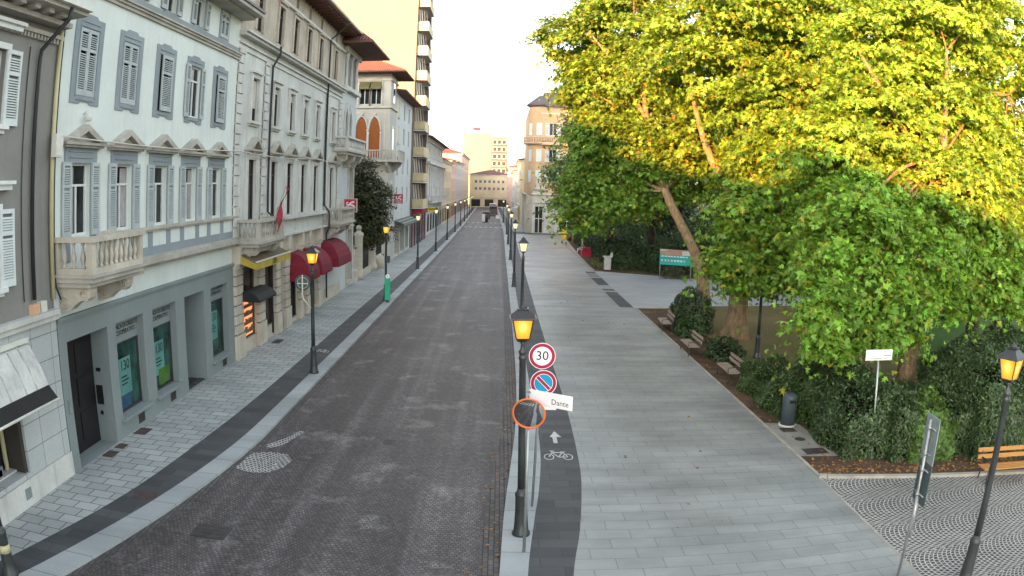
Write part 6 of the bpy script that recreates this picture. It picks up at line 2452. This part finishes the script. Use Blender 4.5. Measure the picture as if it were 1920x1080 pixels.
# ------------------------------------------------------------------ traffic at the far end
def car(name, label, loc, rz, paint, L=4.2, W=1.75, Hc=1.5, van=False):
    t = thing(name, label, 'van' if van else 'car', loc, rz)
    mb = MB()
    if van:
        pr = [(-L / 2, .3), (L / 2, .3), (L / 2, .95), (L / 2 - .35, 1.1), (L / 2 - 1.1, Hc), (-L / 2 + .06, Hc), (-L / 2, Hc - .15)]
        gl = [(L / 2 - .42, 1.15), (L / 2 - 1.05, Hc - .12), (L / 2 - 1.9, Hc - .12), (L / 2 - 1.9, 1.15)]
    else:
        pr = [(-L / 2, .32), (L / 2, .32), (L / 2, .72), (L / 2 - .2, .84), (L / 2 - 1.1, .95), (L / 2 - 1.75, Hc), (-L / 2 + .9, Hc), (-L / 2 + .22, 1.0), (-L / 2, .92)]
        gl = [(L / 2 - 1.25, .98), (L / 2 - 1.8, Hc - .08), (-L / 2 + .95, Hc - .08), (-L / 2 + .45, 1.0)]
    mb.prism(pr, -W / 2, W / 2, 'y')
    mb.build('body', paint, t, bevel=.07)
    mb = MB()
    mb.prism(gl, -W / 2 - .006, W / 2 + .006, 'y')
    x0, x1, z0, z1 = (-L / 2 + .01, -L / 2 + .02, Hc - .75, Hc - .2) if van else (0, 0, 0, 0)
    if van:
        mb.box(-L / 2 - .012, -L / 2 + .05, -W / 2 + .2, W / 2 - .2, Hc - .8, Hc - .2)
    else:
        mb.add([(-L / 2 + .20, -W / 2 + .14, 1.02), (-L / 2 + .20, W / 2 - .14, 1.02), (-L / 2 + .83, W / 2 - .2, Hc - .03), (-L / 2 + .83, -W / 2 + .2, Hc - .03)], [(0, 3, 2, 1)])
    split_build(mb, 'car_window', 'glass', t)
    for sx in (-L / 2 + .75, L / 2 - .8):
        for sy in (-W / 2 + .1, W / 2 - .1):
            wl = MB()
            n = 16
            wl.prism([(sx + .31 * math.cos(2 * PI * k / n), .31 + .31 * math.sin(2 * PI * k / n)) for k in range(n)], sy - .1, sy + .105, 'y')
            wo = wl.build('wheel', 'tyre', t)
            wl = MB()
            wl.prism([(sx + .19 * math.cos(2 * PI * k / n), .31 + .19 * math.sin(2 * PI * k / n)) for k in range(n)], sy - .108, sy + .113, 'y')
            wl.build('rim', 'steel', wo)
    for s in (-1, 1):
        mb = MB()
        mb.box(-L / 2 - .015, -L / 2 + .05, s * (W / 2 - .22) - .12, s * (W / 2 - .22) + .12, .72, .9)
        mb.build('tail_light', 'tail', t)
    return t
car('parked_car', 'dark car on the road beyond the crosswalk, left of the van', (-3.6, 183, -.07), PI / 2, 'car_dark', 4.1, 1.75, 1.55)
car('parked_van', 'dark grey van near the right kerb at the far end of the street', (-2.2, 205, -.07), PI / 2, 'car_dark', 5.2, 2.0, 2.5, True)
car('parked_van', 'pale van behind the dark one at the end of the street', (-2.6, 232, -.07), PI / 2, 'car_white', 5.2, 2.0, 2.6, True)
t = thing('road_panel', 'white upright panel on a dark stand in the road beyond the crosswalk', 'panel', (-3.75, 160.5, -.07))
mb = MB()
mb.box(-.34, .34, -.04, .04, .12, 1.75)
mb.build('panel', 'sign_white', t)
mb = MB()
mb.box(-.36, .36, -.3, .3, 0, .12)
mb.box(.36, .95, -.1, .5, 0, 1.2)
mb.build('stand', 'cloth_dark', t)
t = thing('road_panel', 'small white square panel by the right kerb beyond the crosswalk', 'panel', (-.9, 172, -.07))
mb = MB()
mb.box(-.4, .4, -.04, .04, .4, 1.2)
mb.build('panel', 'sign_white', t)
mb = MB()
mb.box(-.35, -.3, -.03, .03, 0, .4)
mb.box(.3, .35, -.03, .03, 0, .4)
mb.build('legs', 'steel', t)
# ------------------------------------------------------------------ foliage
LEAF_PLANE = np.array([[0, -.45, 0], [.50, -.26, -.12], [.17, -.02, .03], [.40, .34, -.12], [.11, .22, .03], [0, .66, -.14], [-.11, .22, .03], [-.40, .34, -.12], [-.17, -.02, .03], [-.50, -.26, -.12]], np.float32)
TRI_PLANE = np.array([[0, 1, 2], [2, 3, 4], [4, 5, 6], [6, 7, 8], [8, 9, 0], [0, 2, 8], [2, 4, 6], [2, 6, 8]], np.int32)
LEAF_OVAL = np.array([[0, -.5, 0], [.2, 0, .05], [0, .5, -.06], [-.2, 0, .05]], np.float32)
TRI_OVAL = np.array([[0, 1, 2], [0, 2, 3]], np.int32)

def leaves(name, pos, nrm, size, cols, mat, parent, kind='plane'):
    """one mesh of single leaves: positions, facing, size and colour of each"""
    T, TR = (LEAF_PLANE, TRI_PLANE) if kind == 'plane' else (LEAF_OVAL, TRI_OVAL)
    n, k, f = len(pos), len(T), len(TR)
    nrm = nrm / (np.linalg.norm(nrm, axis=1, keepdims=True) + 1e-9)
    rv = nr.normal(size=(n, 3))
    rv[:, 2] -= .7                                       # leaf tips hang
    t = rv - nrm * (rv * nrm).sum(1, keepdims=True)
    t /= np.linalg.norm(t, axis=1, keepdims=True) + 1e-9
    s = np.cross(nrm, t)
    V = pos[:, None, :] + size[:, None, None] * (T[None, :, 0:1] * s[:, None, :] + T[None, :, 1:2] * t[:, None, :] + T[None, :, 2:3] * nrm[:, None, :])
    F = (TR[None] + (np.arange(n) * k)[:, None, None]).reshape(-1, 3)
    me = bpy.data.meshes.new(name)
    me.vertices.add(n * k)
    me.vertices.foreach_set('co', V.astype(np.float32).ravel())
    me.loops.add(n * f * 3)
    me.loops.foreach_set('vertex_index', F.astype(np.int32).ravel())
    me.polygons.add(n * f)
    me.polygons.foreach_set('loop_start', np.arange(0, n * f * 3, 3, dtype=np.int32))
    me.update(calc_edges=True)
    at = me.attributes.new('Col', 'FLOAT_COLOR', 'POINT')
    c = np.ones((n, k, 4), np.float32)
    c[:, :, :3] = cols[:, None, :]
    at.data.foreach_set('color', c.ravel())
    me.materials.append(MT[mat])
    o = bpy.data.objects.new(name, me)
    COL.objects.link(o)
    o.parent = parent
    return o

def unit(n):
    v = nr.normal(size=(n, 3))
    return v / np.linalg.norm(v, axis=1, keepdims=True)

def pal(base, n, dv=.22, yellow=0.0, ycol=(.25, .26, .025)):
    """leaf colours: a base green with brightness and hue spread, some leaves turning"""
    b = np.array(base)[None] * np.exp(nr.normal(0, dv, (n, 1)))
    b = b * np.exp(nr.normal(0, .08, (n, 3)))
    if yellow:
        m = nr.random(n) < yellow
        b[m] = np.array(ycol)[None] * np.exp(nr.normal(0, .25, (m.sum(), 1)))
    return b.clip(0, 1)

def crown_points(blobs, clump_r, per, density, droop=.35, shell=.55, squash=.6):
    """clumps of leaves in the outer part of ellipsoids; returns leaf positions and facings"""
    P, N = [], []
    for (cx, cy, cz, rx, ry, rz) in blobs:
        area = (rx * ry + ry * rz + rx * rz) / 3 * 4 * PI
        nc = max(6, int(area * density))
        d = unit(nc)
        r = shell + (1.06 - shell) * nr.random(nc) ** .6
        c = np.array([cx, cy, cz]) + d * r[:, None] * np.array([rx, ry, rz])
        rep = np.repeat(np.arange(nc), per)
        # every clump is a spray: long away from the trunk, flat, its end hanging
        ks = np.repeat(np.exp(nr.normal(0, .3, nc)), per) * clump_r
        a = np.arctan2(d[:, 1], d[:, 0]) + nr.normal(0, .7, nc)
        o = np.stack([np.cos(a), np.sin(a), np.zeros(nc)], 1)[rep]
        q = np.stack([-np.sin(a), np.cos(a), np.zeros(nc)], 1)[rep]
        u, v, w = nr.normal(0, 1, (3, nc * per))
        off = o * (u * 1.25 * ks)[:, None] + q * (v * .8 * ks)[:, None]
        off[:, 2] += w * ks * squash * .55 - droop * ks * (np.maximum(u, -.4) + .4) ** 2 * .5 - droop * .25 * ks * v * v
        p = c[rep] + off
        n = d[rep] * .55 + nr.normal(0, .5, (nc * per, 3)) + np.array([0, 0, .65])
        P.append(p)
        N.append(n)
    return np.concatenate(P), np.concatenate(N)

def spray_tone(n, per):
    """leaves of one spray share a tone"""
    return np.repeat(np.exp(nr.normal(0, .17, n // per + 1)), per)[:n, None]

def trunk_mesh(parent, segs, mat='bark', flare=None):
    """tapered trunk and limbs: list of (points, radii), the first with a flared, ribbed foot"""
    mb = MB()
    for i, (pts, rs) in enumerate(segs):
        # refine the path so that it bends smoothly and is uneven
        P = [Vector(p) for p in pts]
        pp, rr = [], []
        for a in range(len(P) - 1):
            p0, p1, p2, p3 = P[max(a - 1, 0)], P[a], P[a + 1], P[min(a + 2, len(P) - 1)]
            for k in range(4):
                t = k / 4
                q = ((p1 * 2) + (p2 - p0) * t + (p0 * 2 - p1 * 5 + p2 * 4 - p3) * t * t + (p1 * 3 - p0 - p2 * 3 + p3) * t ** 3) * .5
                pp.append(q)
                rr.append((rs[a] + (rs[a + 1] - rs[a]) * t) * rnd.uniform(.95, 1.06))
        pp.append(P[-1]); rr.append(rs[-1])
        o = len(mb.v)
        n = 18 if i == 0 else 8
        mb.tube(pp, rr, n, sm=True)
        if i == 0 and flare:
            z0 = pts[0][2]
            for j in range(o, len(mb.v)):
                x, y, z = mb.v[j]
                h = max(0, 1 - (z - z0) / flare)
                if h > 0:
                    a = math.atan2(y - pts[0][1], x - pts[0][0])
                    k = 1 + h * h * (.42 + .28 * math.sin(a * 5) + .16 * math.sin(a * 9 + 1))
                    mb.v[j] = (pts[0][0] + (x - pts[0][0]) * k, pts[0][1] + (y - pts[0][1]) * k, z)
    return mb.build('trunk', mat, parent)

def make_tree(name, label, base, segs, blobs, leaf_col, size, clump_r, per, density, mat='leaf', bark='bark', kind='plane', yellow=.0, group=None, flare=None, shell=.55, droop=.35, gaps=None, dv=.22):
    t = thing(name, label, 'tree', base, 0, group)
    if mat == 'leaf':
        # limbs reaching into every mass of leaves
        mp, mr = segs[0]
        for (bx, by, bz, rx, ry, rz) in blobs:
            j = max(max([i for i, q in enumerate(mp) if q[2] < bz - .6] or [1]), min(4, len(mp) - 2))
            a, c = Vector(mp[j]), Vector((bx, by, bz))
            m = a.lerp(c, .55) + Vector((0, 0, .12 * (c - a).length))
            e = c + (c - a).normalized() * rx * .55
            segs = segs + [([tuple(a), tuple(m), tuple(c), tuple(e)], [min(mr[j] * .35, .10), .06, .035, .012])]
            for _ in range(4):
                d = Vector((rnd.gauss(0, 1), rnd.gauss(0, 1), rnd.gauss(.2, .6))).normalized()
                segs = segs + [([tuple(c), tuple(c + d * rx * .5), tuple(c + d * rx * .95 - Vector((0, 0, .2)))], [.03, .02, .008])]
    off = Vector(base)
    trunk_mesh(t, [([tuple(Vector(p) - off) for p in pts], rs) for pts, rs in segs], bark, flare)
    p, n = crown_points(blobs, clump_r, per, density, droop, shell)
    if gaps:
        keep = np.ones(len(p), bool)
        for (gx, gy, gz, gr) in gaps:
            keep &= ((p - np.array([gx, gy, gz])) ** 2).sum(1) > gr * gr
        p, n = p[keep], n[keep]
    sz = size * np.exp(nr.normal(0, .22, len(p)))
    leaves('crown', p - np.array(base), n, sz, (pal(leaf_col, len(p), dv, yellow) * spray_tone(len(p), per)).clip(0, 1), mat, t, kind)
    return t

PLANE_COL = (.115, .225, .024)
G_TREES = 'tall plane trees of the park'
# A: thick trunk in the middle, with a branch hanging low in front of it
make_tree('plane_tree', 'big plane tree with the thick ribbed trunk behind the old benches', (12.0, 36.9, 0),
    [([(12.0, 36.9, -.1), (12.0, 36.9, 1.2), (12.1, 37.0, 3.2), (12.4, 37.1, 6), (12.8, 37.2, 9), (13, 37.4, 13)], [.56, .5, .46, .40, .30, .14]),
     ([(12.1, 36.9, 3.6), (11.4, 35.0, 6.0), (10.8, 32.8, 7.0), (10.4, 31, 5.6)], [.3, .22, .14, .05]),
     ([(12.4, 37, 6), (10.4, 37.6, 9), (9.4, 38, 12.5)], [.28, .2, .08]), ([(12.6, 37.1, 8), (15, 38.5, 11.5), (17, 39, 14)], [.3, .2, .08]),
     ([(12.3, 37, 5), (14.5, 34.4, 8.4), (15.5, 33, 11)], [.26, .18, .06]), ([(12.9, 37.2, 10), (11.5, 36, 14), (11, 35, 17)], [.22, .14, .05])],
    [(11.2, 38, 14.2, 4.2, 3.6, 3.4), (15.5, 38.5, 14.5, 4.6, 4, 3.8), (13.4, 34.6, 11.2, 3.6, 3, 2.6), (17, 35.5, 10.5, 3.4, 3, 3.0), (12.2, 35, 17.6, 3.6, 3.4, 2.6),
     (11.4, 32.2, 8.2, 2.0, 1.9, 1.5), (10.9, 31.2, 6.0, 1.8, 1.7, 1.6), (11.6, 31.4, 5.2, 1.9, 1.6, 1.9), (9.9, 31.0, 4.3, 1.1, 1.1, 1.2), (11.2, 31.0, 4.2, 1.6, 1.3, 1.1), (13.2, 32, 7.0, 2.2, 1.8, 1.8), (14.4, 33, 5.0, 1.9, 1.6, 1.7), (18.5, 38, 17, 4, 4, 3.4), (12.6, 32.6, 4.8, 1.6, 1.2, 1.4), (10.9, 30.6, 7.0, 1.8, 1.4, 1.4), (12.6, 31, 9.2, 2.2, 1.8, 1.6), (16.5, 33, 7.4, 2.4, 2, 2), (21, 36, 13, 3.6, 3.4, 3), (21.5, 35, 8.6, 3, 3, 2.4)],
    PLANE_COL, .25, .40, 80, 1.25, yellow=.08, group=G_TREES, flare=1.9, gaps=[(12.6, 33.5, 14.2, .9), (9.1, 37, 11, 1.5), (12.6, 32.6, 12.4, .9), (14.2, 34, 14.6, 1.2), (9.6, 36, 5.6, 1.3)])
# B: leaning trunk further back, crown over the plaza
make_tree('plane_tree', 'plane tree with the slanting trunk leaning towards the plaza', (11.75, 42.2, 0),
    [([(11.75, 42.2, -.1), (11.6, 42.3, 1.5), (11.3, 42.6, 3.2), (10.4, 43.4, 5.2), (9.5, 44.2, 7.2), (8.9, 45.2, 9.6), (8.4, 46, 13), (8, 47, 17)], [.42, .36, .31, .28, .25, .2, .15, .06]),
     ([(9.6, 44.1, 7), (7.8, 46.2, 10), (5.6, 48, 13)], [.2, .13, .05]), ([(9, 45, 9), (10.5, 46.5, 12), (11.5, 48, 15)], [.2, .13, .05]), ([(8.6, 45.8, 11.5), (6.4, 48.5, 16), (5.2, 50, 18)], [.16, .1, .04])],
    [(4.9, 51, 17.5, 2.6, 2.6, 2.1), (7.6, 50, 18.4, 3.1, 3, 2.6), (5.6, 51, 15.0, 2.0, 2.4, 1.8), (4.8, 50, 13.6, 1.4, 1.5, 1.1), (7.4, 48.6, 13.8, 3.2, 3, 2.6), (10, 47, 15.4, 3.4, 3, 3), (10.6, 46, 11.4, 3.0, 2.6, 2.4), (7.6, 47.4, 10.0, 2.7, 2.6, 2.2),
     (6.4, 48.4, 10.8, 2.0, 2.2, 1.8), (9.4, 46.2, 8.7, 2.2, 2.0, 1.5), (6.6, 47.4, 7.2, 2.3, 2.2, 1.7), (5.4, 49, 7.6, 1.5, 1.8, 1.5), (11.6, 46, 8.2, 1.8, 1.8, 1.4), (8.6, 51, 21, 3, 3, 2.4), (7.4, 45.8, 6.5, 1.5, 1.4, 1.0), (9.6, 46.4, 7.2, 1.4, 1.3, .9), (5.2, 47.5, 5.6, 1.4, 1.4, 1.0), (10.8, 44, 9.6, 2.2, 1.8, 1.8)],
    (.098, .195, .024),  .26, .43, 76, 1.2, yellow=.08, group=G_TREES, gaps=[(8.6, 48.6, 19.6, 1.7), (6.1, 48.6, 16.7, 1.3), (9.6, 44.6, 12.6, 1.1)])
# C: nearest, over the hedge on the right
make_tree('plane_tree', 'plane tree growing out of the tall hedge, leaves hanging over the cream sign', (13.6, 21.9, 0),
    [([(13.6, 21.9, -.1), (13.65, 22, 1.6), (14.1, 22.2, 3.6), (14.7, 22.4, 6), (15.2, 22.8, 9), (15.8, 23.2, 13)], [.42, .34, .29, .23, .15, .05]),
     ([(14.2, 22.2, 4), (12.4, 22, 6.4), (10.8, 21.4, 7), (9.8, 20.8, 5.5)], [.2, .14, .09, .04]), ([(14.6, 22.4, 5.6), (16.6, 22.6, 8), (18.4, 23, 9.6)], [.18, .12, .05]), ([(14.9, 22.6, 7.6), (13.4, 23.4, 10.4), (12.2, 24, 12.6)], [.18, .12, .05])],
    [(11.6, 22.6, 6.4, 2.2, 1.9, 1.9), (13.6, 22.2, 6.2, 2.2, 1.8, 2.0), (10.4, 21.4, 5.0, 1.5, 1.3, 1.6), (9.75, 20.5, 4.0, .95, .8, 1.3), (9.55, 20.2, 3.0, .5, .45, .7), (11.4, 20.9, 3.9, 1.3, .9, 1.1), (12.6, 21.2, 4.6, 1.4, 1.0, 1.2), (15.4, 23, 8.0, 2.6, 2.2, 2.0),
     (17.4, 23.2, 7.4, 2.3, 2.0, 2.0), (18.6, 23.6, 5.6, 1.6, 1.4, 1.5), (16.2, 22.4, 5.4, 1.4, 1.2, 1.2), (13.0, 24.4, 9.6, 2.8, 2.4, 2.2), (15.8, 24.6, 11.0, 3.0, 2.6, 2.2), (18.6, 25.4, 10.2, 2.6, 2.4, 2.2), (14.2, 25.4, 13.2, 2.8, 2.6, 2.0), (17.4, 26, 14.2, 2.6, 2.4, 1.8), (11.0, 23.2, 8.8, 1.9, 1.7, 1.6), (10.3, 20.9, 6.3, 1.5, 1.2, 1.4), (12.2, 20.8, 3.6, .9, .6, .7), (13.4, 21.2, 4.9, 1.2, .8, 1.0), (10.6, 20.7, 3.4, .7, .5, .8), (19.8, 24.4, 8.0, 2.0, 1.8, 1.8), (20.4, 25, 12.2, 2.0, 1.8, 2.2), (21.6, 26.5, 15.5, 2.0, 2, 1.6), (18.2, 22.6, 6.4, 1.7, 1.2, 1.4), (16.4, 25, 15.2, 3, 2.6, 1.8), (17.2, 21.8, 4.9, 1.3, .9, 1.0), (18.7, 22.4, 4.6, 1.4, 1.1, 1.2), (20.4, 23.4, 5.6, 1.5, 1.2, 1.4), (15.6, 21.6, 4.6, 1.0, .7, .9), (12.6, 20.6, 5.6, 1.3, .9, 1.2)],
    (.145, .285, .034), .205, .32, 82, 1.6, yellow=.05, group=G_TREES, droop=.5, gaps=[(16.5, 23.6, 12.9, .9), (19.7, 24, 11.6, 1.5), (20.5, 24, 14.2, 1.3), (15.8, 22.6, 9.6, .7), (14.6, 22.0, 7.6, .7), (12.0, 22.4, 8.4, .7)])
# dark evergreen behind B, left edge of the foliage
make_tree('evergreen_tree', 'dark green dense tree in front of the orange corner house', (10.6, 73, 0),
    [([(10.6, 73, -.1), (10.4, 73, 4), (9.4, 72.4, 10)], [.34, .28, .12])],
    [(6.4, 70, 8.6, 2.7, 2.8, 1.9), (8.8, 70, 8.6, 3.2, 3, 2.8), (8.0, 70, 12.4, 2.3, 2.6, 2.6), (8.6, 70, 13, 3, 2.8, 2.8), (8.4, 70, 15.6, 2.2, 2.2, 1.7), (6.6, 69, 6.0, 2.2, 2, 1.5), (8.4, 69, 5.4, 2.6, 2.4, 1.7), (11, 70, 7, 2.6, 2.4, 2.4), (11.4, 70, 11, 2.6, 2.4, 2.6)],
    (.08, .15, .035), .34, .5, 30, 1.5, mat='leaf_dark', bark='bark_dark', kind='oval', group='dark trees deep in the park', dv=.3)
# deep park: dark trees beyond
for i, (x, y, r, h, lab) in enumerate(((15.5, 78, 4.2, 15, 'dark tree behind the turquoise board'), (22, 70, 5, 17, 'dark tree deep in the park between the slanting and the thick trunk'), (29, 62, 5.5, 18, 'dark tree deep in the park behind the thick trunk'),
                                       (30, 46, 5, 17, 'dark tree far in the park above the green lawn'), (38, 50, 6, 18, 'dark tree at the far right of the park'), (12.5, 98, 4, 15, 'dark tree near the parasols at the corner house'), (24, 32, 3.6, 15, 'tree with a dark straight trunk at the right edge of the lawn'))):
    bl = [(x + rnd.uniform(-.5, .5) * r, y + rnd.uniform(-.4, .4) * r, h * q, r * .75, r * .7, h * .17) for q in (.38, .45, .55, .65, .78, .9)]
    make_tree('park_tree', lab, (x, y, 0), [([(x, y, -.1), (x, y, h * .3), (x + .3, y, h * .8)], [.42, .36, .12])], bl, (.035, .062, .016) if i < 6 else (.10, .15, .022), .42 if i < 6 else .3, .7, 22, .42, mat='leaf_dark' if i < 6 else 'leaf', bark='bark_dark', group='dark trees deep in the park', dv=.3)
# dark tree in the villa garden on the left
make_tree('evergreen_tree', 'dark magnolia in the villa garden beside the red lion sign', (-11.3, 60.5, 0),
    [([(-11.3, 60.5, -.1), (-11.3, 60.5, 3.2), (-11.1, 60.5, 7)], [.22, .18, .06])],
    [(-11.2, 60.5, 8.0, 1.3, 1.6, 1.4), (-10.9, 60.3, 6.6, 1.6, 1.9, 1.5), (-10.6, 60.2, 5.0, 1.7, 2.0, 1.5), (-10.4, 60.0, 3.7, 1.5, 1.8, 1.2), (-10.9, 60.2, 2.9, 1.1, 1.4, .8), (-9.6, 61, 6.7, .7, .9, .6), (-9.7, 61, 3.8, .6, .8, .5), (-12.2, 60.5, 5.2, 1.4, 1.6, 2.4)],
    (.042, .048, .018), .24, .30, 30, 4.0, mat='leaf_dark', bark='bark_dark', kind='oval', dv=.35)

# ---- hedges and shrubs
def hedge(name, label, cat, boxes, leaf, col, n_per_m2, mat='leaf_dark', group=None, kind='oval', bumpy=.22, core=True, yellow=0.0, dv=.3, lift=.0):
    """clipped or wild shrub mass: boxes (x0, x1, y0, y1, h) with rounded, uneven tops"""
    cx = sum((b[0] + b[1]) / 2 for b in boxes) / len(boxes)
    cy = sum((b[2] + b[3]) / 2 for b in boxes) / len(boxes)
    t = thing(name, label, cat, (cx, cy, 0), 0, group)
    P, N = [], []
    mb = MB()
    for (x0, x1, y0, y1, h) in boxes:
        w, l = x1 - x0, y1 - y0
        def top(px, py):
            e = np.minimum(np.minimum(px - x0, x1 - px), np.minimum(py - y0, y1 - py)).clip(0, .5) / .5
            return h * (.72 + .28 * np.sqrt(e)) + bumpy * np.sin(px * 2.3 + py * 1.1) * .5 + bumpy * np.sin(py * 3.1 - px * 1.7 + 2) * .5
        nt = int(w * l * n_per_m2)
        px, py = nr.uniform(x0, x1, nt), nr.uniform(y0, y1, nt)
        pz = top(px, py) + nr.normal(-.04, .07, nt)
        P.append(np.stack([px, py, pz], 1))
        N.append(nr.normal(0, .55, (nt, 3)) + [0, 0, .8])
        for side in range(4):
            ln = w if side < 2 else l
            ns = int(ln * h * n_per_m2 * 1.1)
            u = nr.random(ns)
            z = nr.random(ns)
            ins = np.abs(nr.normal(0, .10, ns)) - .07 + .10 * np.sin(u * ln * 2.7 + z * 4)
            if side == 0: px, py, nn = x0 + u * w, y0 + ins, [0, -1, .5]
            elif side == 1: px, py, nn = x0 + u * w, y1 - ins, [0, 1, .5]
            elif side == 2: px, py, nn = x0 + ins, y0 + u * l, [-1, 0, .5]
            else: px, py, nn = x1 - ins, y0 + u * l, [1, 0, .5]
            pz = z * top(np.clip(px, x0 + .02, x1 - .02), np.clip(py, y0 + .02, y1 - .02)) + lift
            P.append(np.stack([px, py, pz], 1))
            N.append(nr.normal(0, .5, (ns, 3)) + nn)
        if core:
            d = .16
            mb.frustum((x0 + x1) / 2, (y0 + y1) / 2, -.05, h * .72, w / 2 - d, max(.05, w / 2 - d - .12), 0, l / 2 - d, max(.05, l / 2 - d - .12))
    p, n = np.concatenate(P), np.concatenate(N)
    sz = leaf * np.exp(nr.normal(0, .25, len(p)))
    leaves('foliage', p - np.array([cx, cy, 0]), n, sz, pal(col, len(p), dv, yellow), mat, t, kind)
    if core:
        mb.build('dark_core', 'hedge_core', t, (-cx, -cy, 0))  # solid dark block added behind the leaves to close see-through gaps
    return t
LAUREL = (.045, .078, .028)
hedge('hedge', 'tall dark laurel hedge in front of the nearest plane tree on the right', 'hedge', [(9.6, 11.6, 18.3, 21.0, 2.05), (11.0, 14.0, 17.8, 20.6, 1.75), (13.8, 16.8, 17.2, 21.4, 2.9), (16.4, 19.6, 16.8, 22.0, 3.2), (19.2, 24, 16.3, 22, 3.3)], .125, LAUREL, 620, bumpy=.34)
hedge('hedge', 'low dark hedge behind the litter bin along the flower bed', 'hedge', [(9.0, 10.6, 22.4, 26.8, 1.15), (9.7, 12.4, 20.8, 24.8, 1.6)], .11, (.048, .088, .026), 640, bumpy=.3)
hedge('shrub', 'light green leafy climber clump in the middle of the tall hedge', 'shrub', [(11.6, 13.1, 17.62, 18.5, 1.5), (11.9, 12.9, 17.9, 18.9, 2.1)], .15, (.075, .14, .028), 300, mat='leaf', kind='plane')
hedge('shrub', 'bushy dark conifer shrub beside the farthest old bench', 'shrub', [(9.3, 11.0, 37.9, 40.4, 1.6), (9.7, 10.9, 38.4, 40, 2.3)], .17, (.040, .062, .026), 240, bumpy=.4)
hedge('shrub', 'low green shrub between the two farther old benches', 'shrub', [(8.95, 10.0, 35.9, 37.6, .85)], .13, (.035, .075, .02), 280)
hedge('shrub', 'low dark green shrub behind the nearest old bench', 'shrub', [(9.2, 10.4, 30.4, 32.8, .8)], .13, (.03, .062, .02), 280)
hedge('hedge', 'long dark hedge behind the turquoise board and the metal bin', 'hedge', [(9.6, 13.6, 69, 72.5, 2.0), (13.2, 19, 66.5, 70, 2.3), (18, 27, 64.5, 68, 2.4), (9.7, 13, 72, 82, 2.4), (9.9, 13, 88, 104, 2.2), (12, 44, 98, 101, 6.5), (26, 46, 66, 69, 5)], .24, (.034, .062, .02), 190)
hedge('shrub', 'small pale shrub under the turquoise board', 'shrub', [(13.8, 15.4, 62.6, 64, .9)], .16, (.075, .085, .045), 200, bumpy=.3, core=False)
hedge('shrub', 'tuft of low yellow green plants at the corner of the far flower bed', 'shrub', [(8.8, 9.5, 69.5, 74, .45)], .15, (.12, .15, .04), 160, core=False)
hedge('hedge', 'dark hedge closing the far side of the green lawn', 'hedge', [(24, 44, 56, 58, 2.4)], .26, (.03, .05, .018), 70)
# a few pale parked cars glimpsed beyond the lawn
car('parked_car', 'pale car glimpsed between trunks beyond the green lawn', (30.5, 44.5, 0), .5, 'car_white')
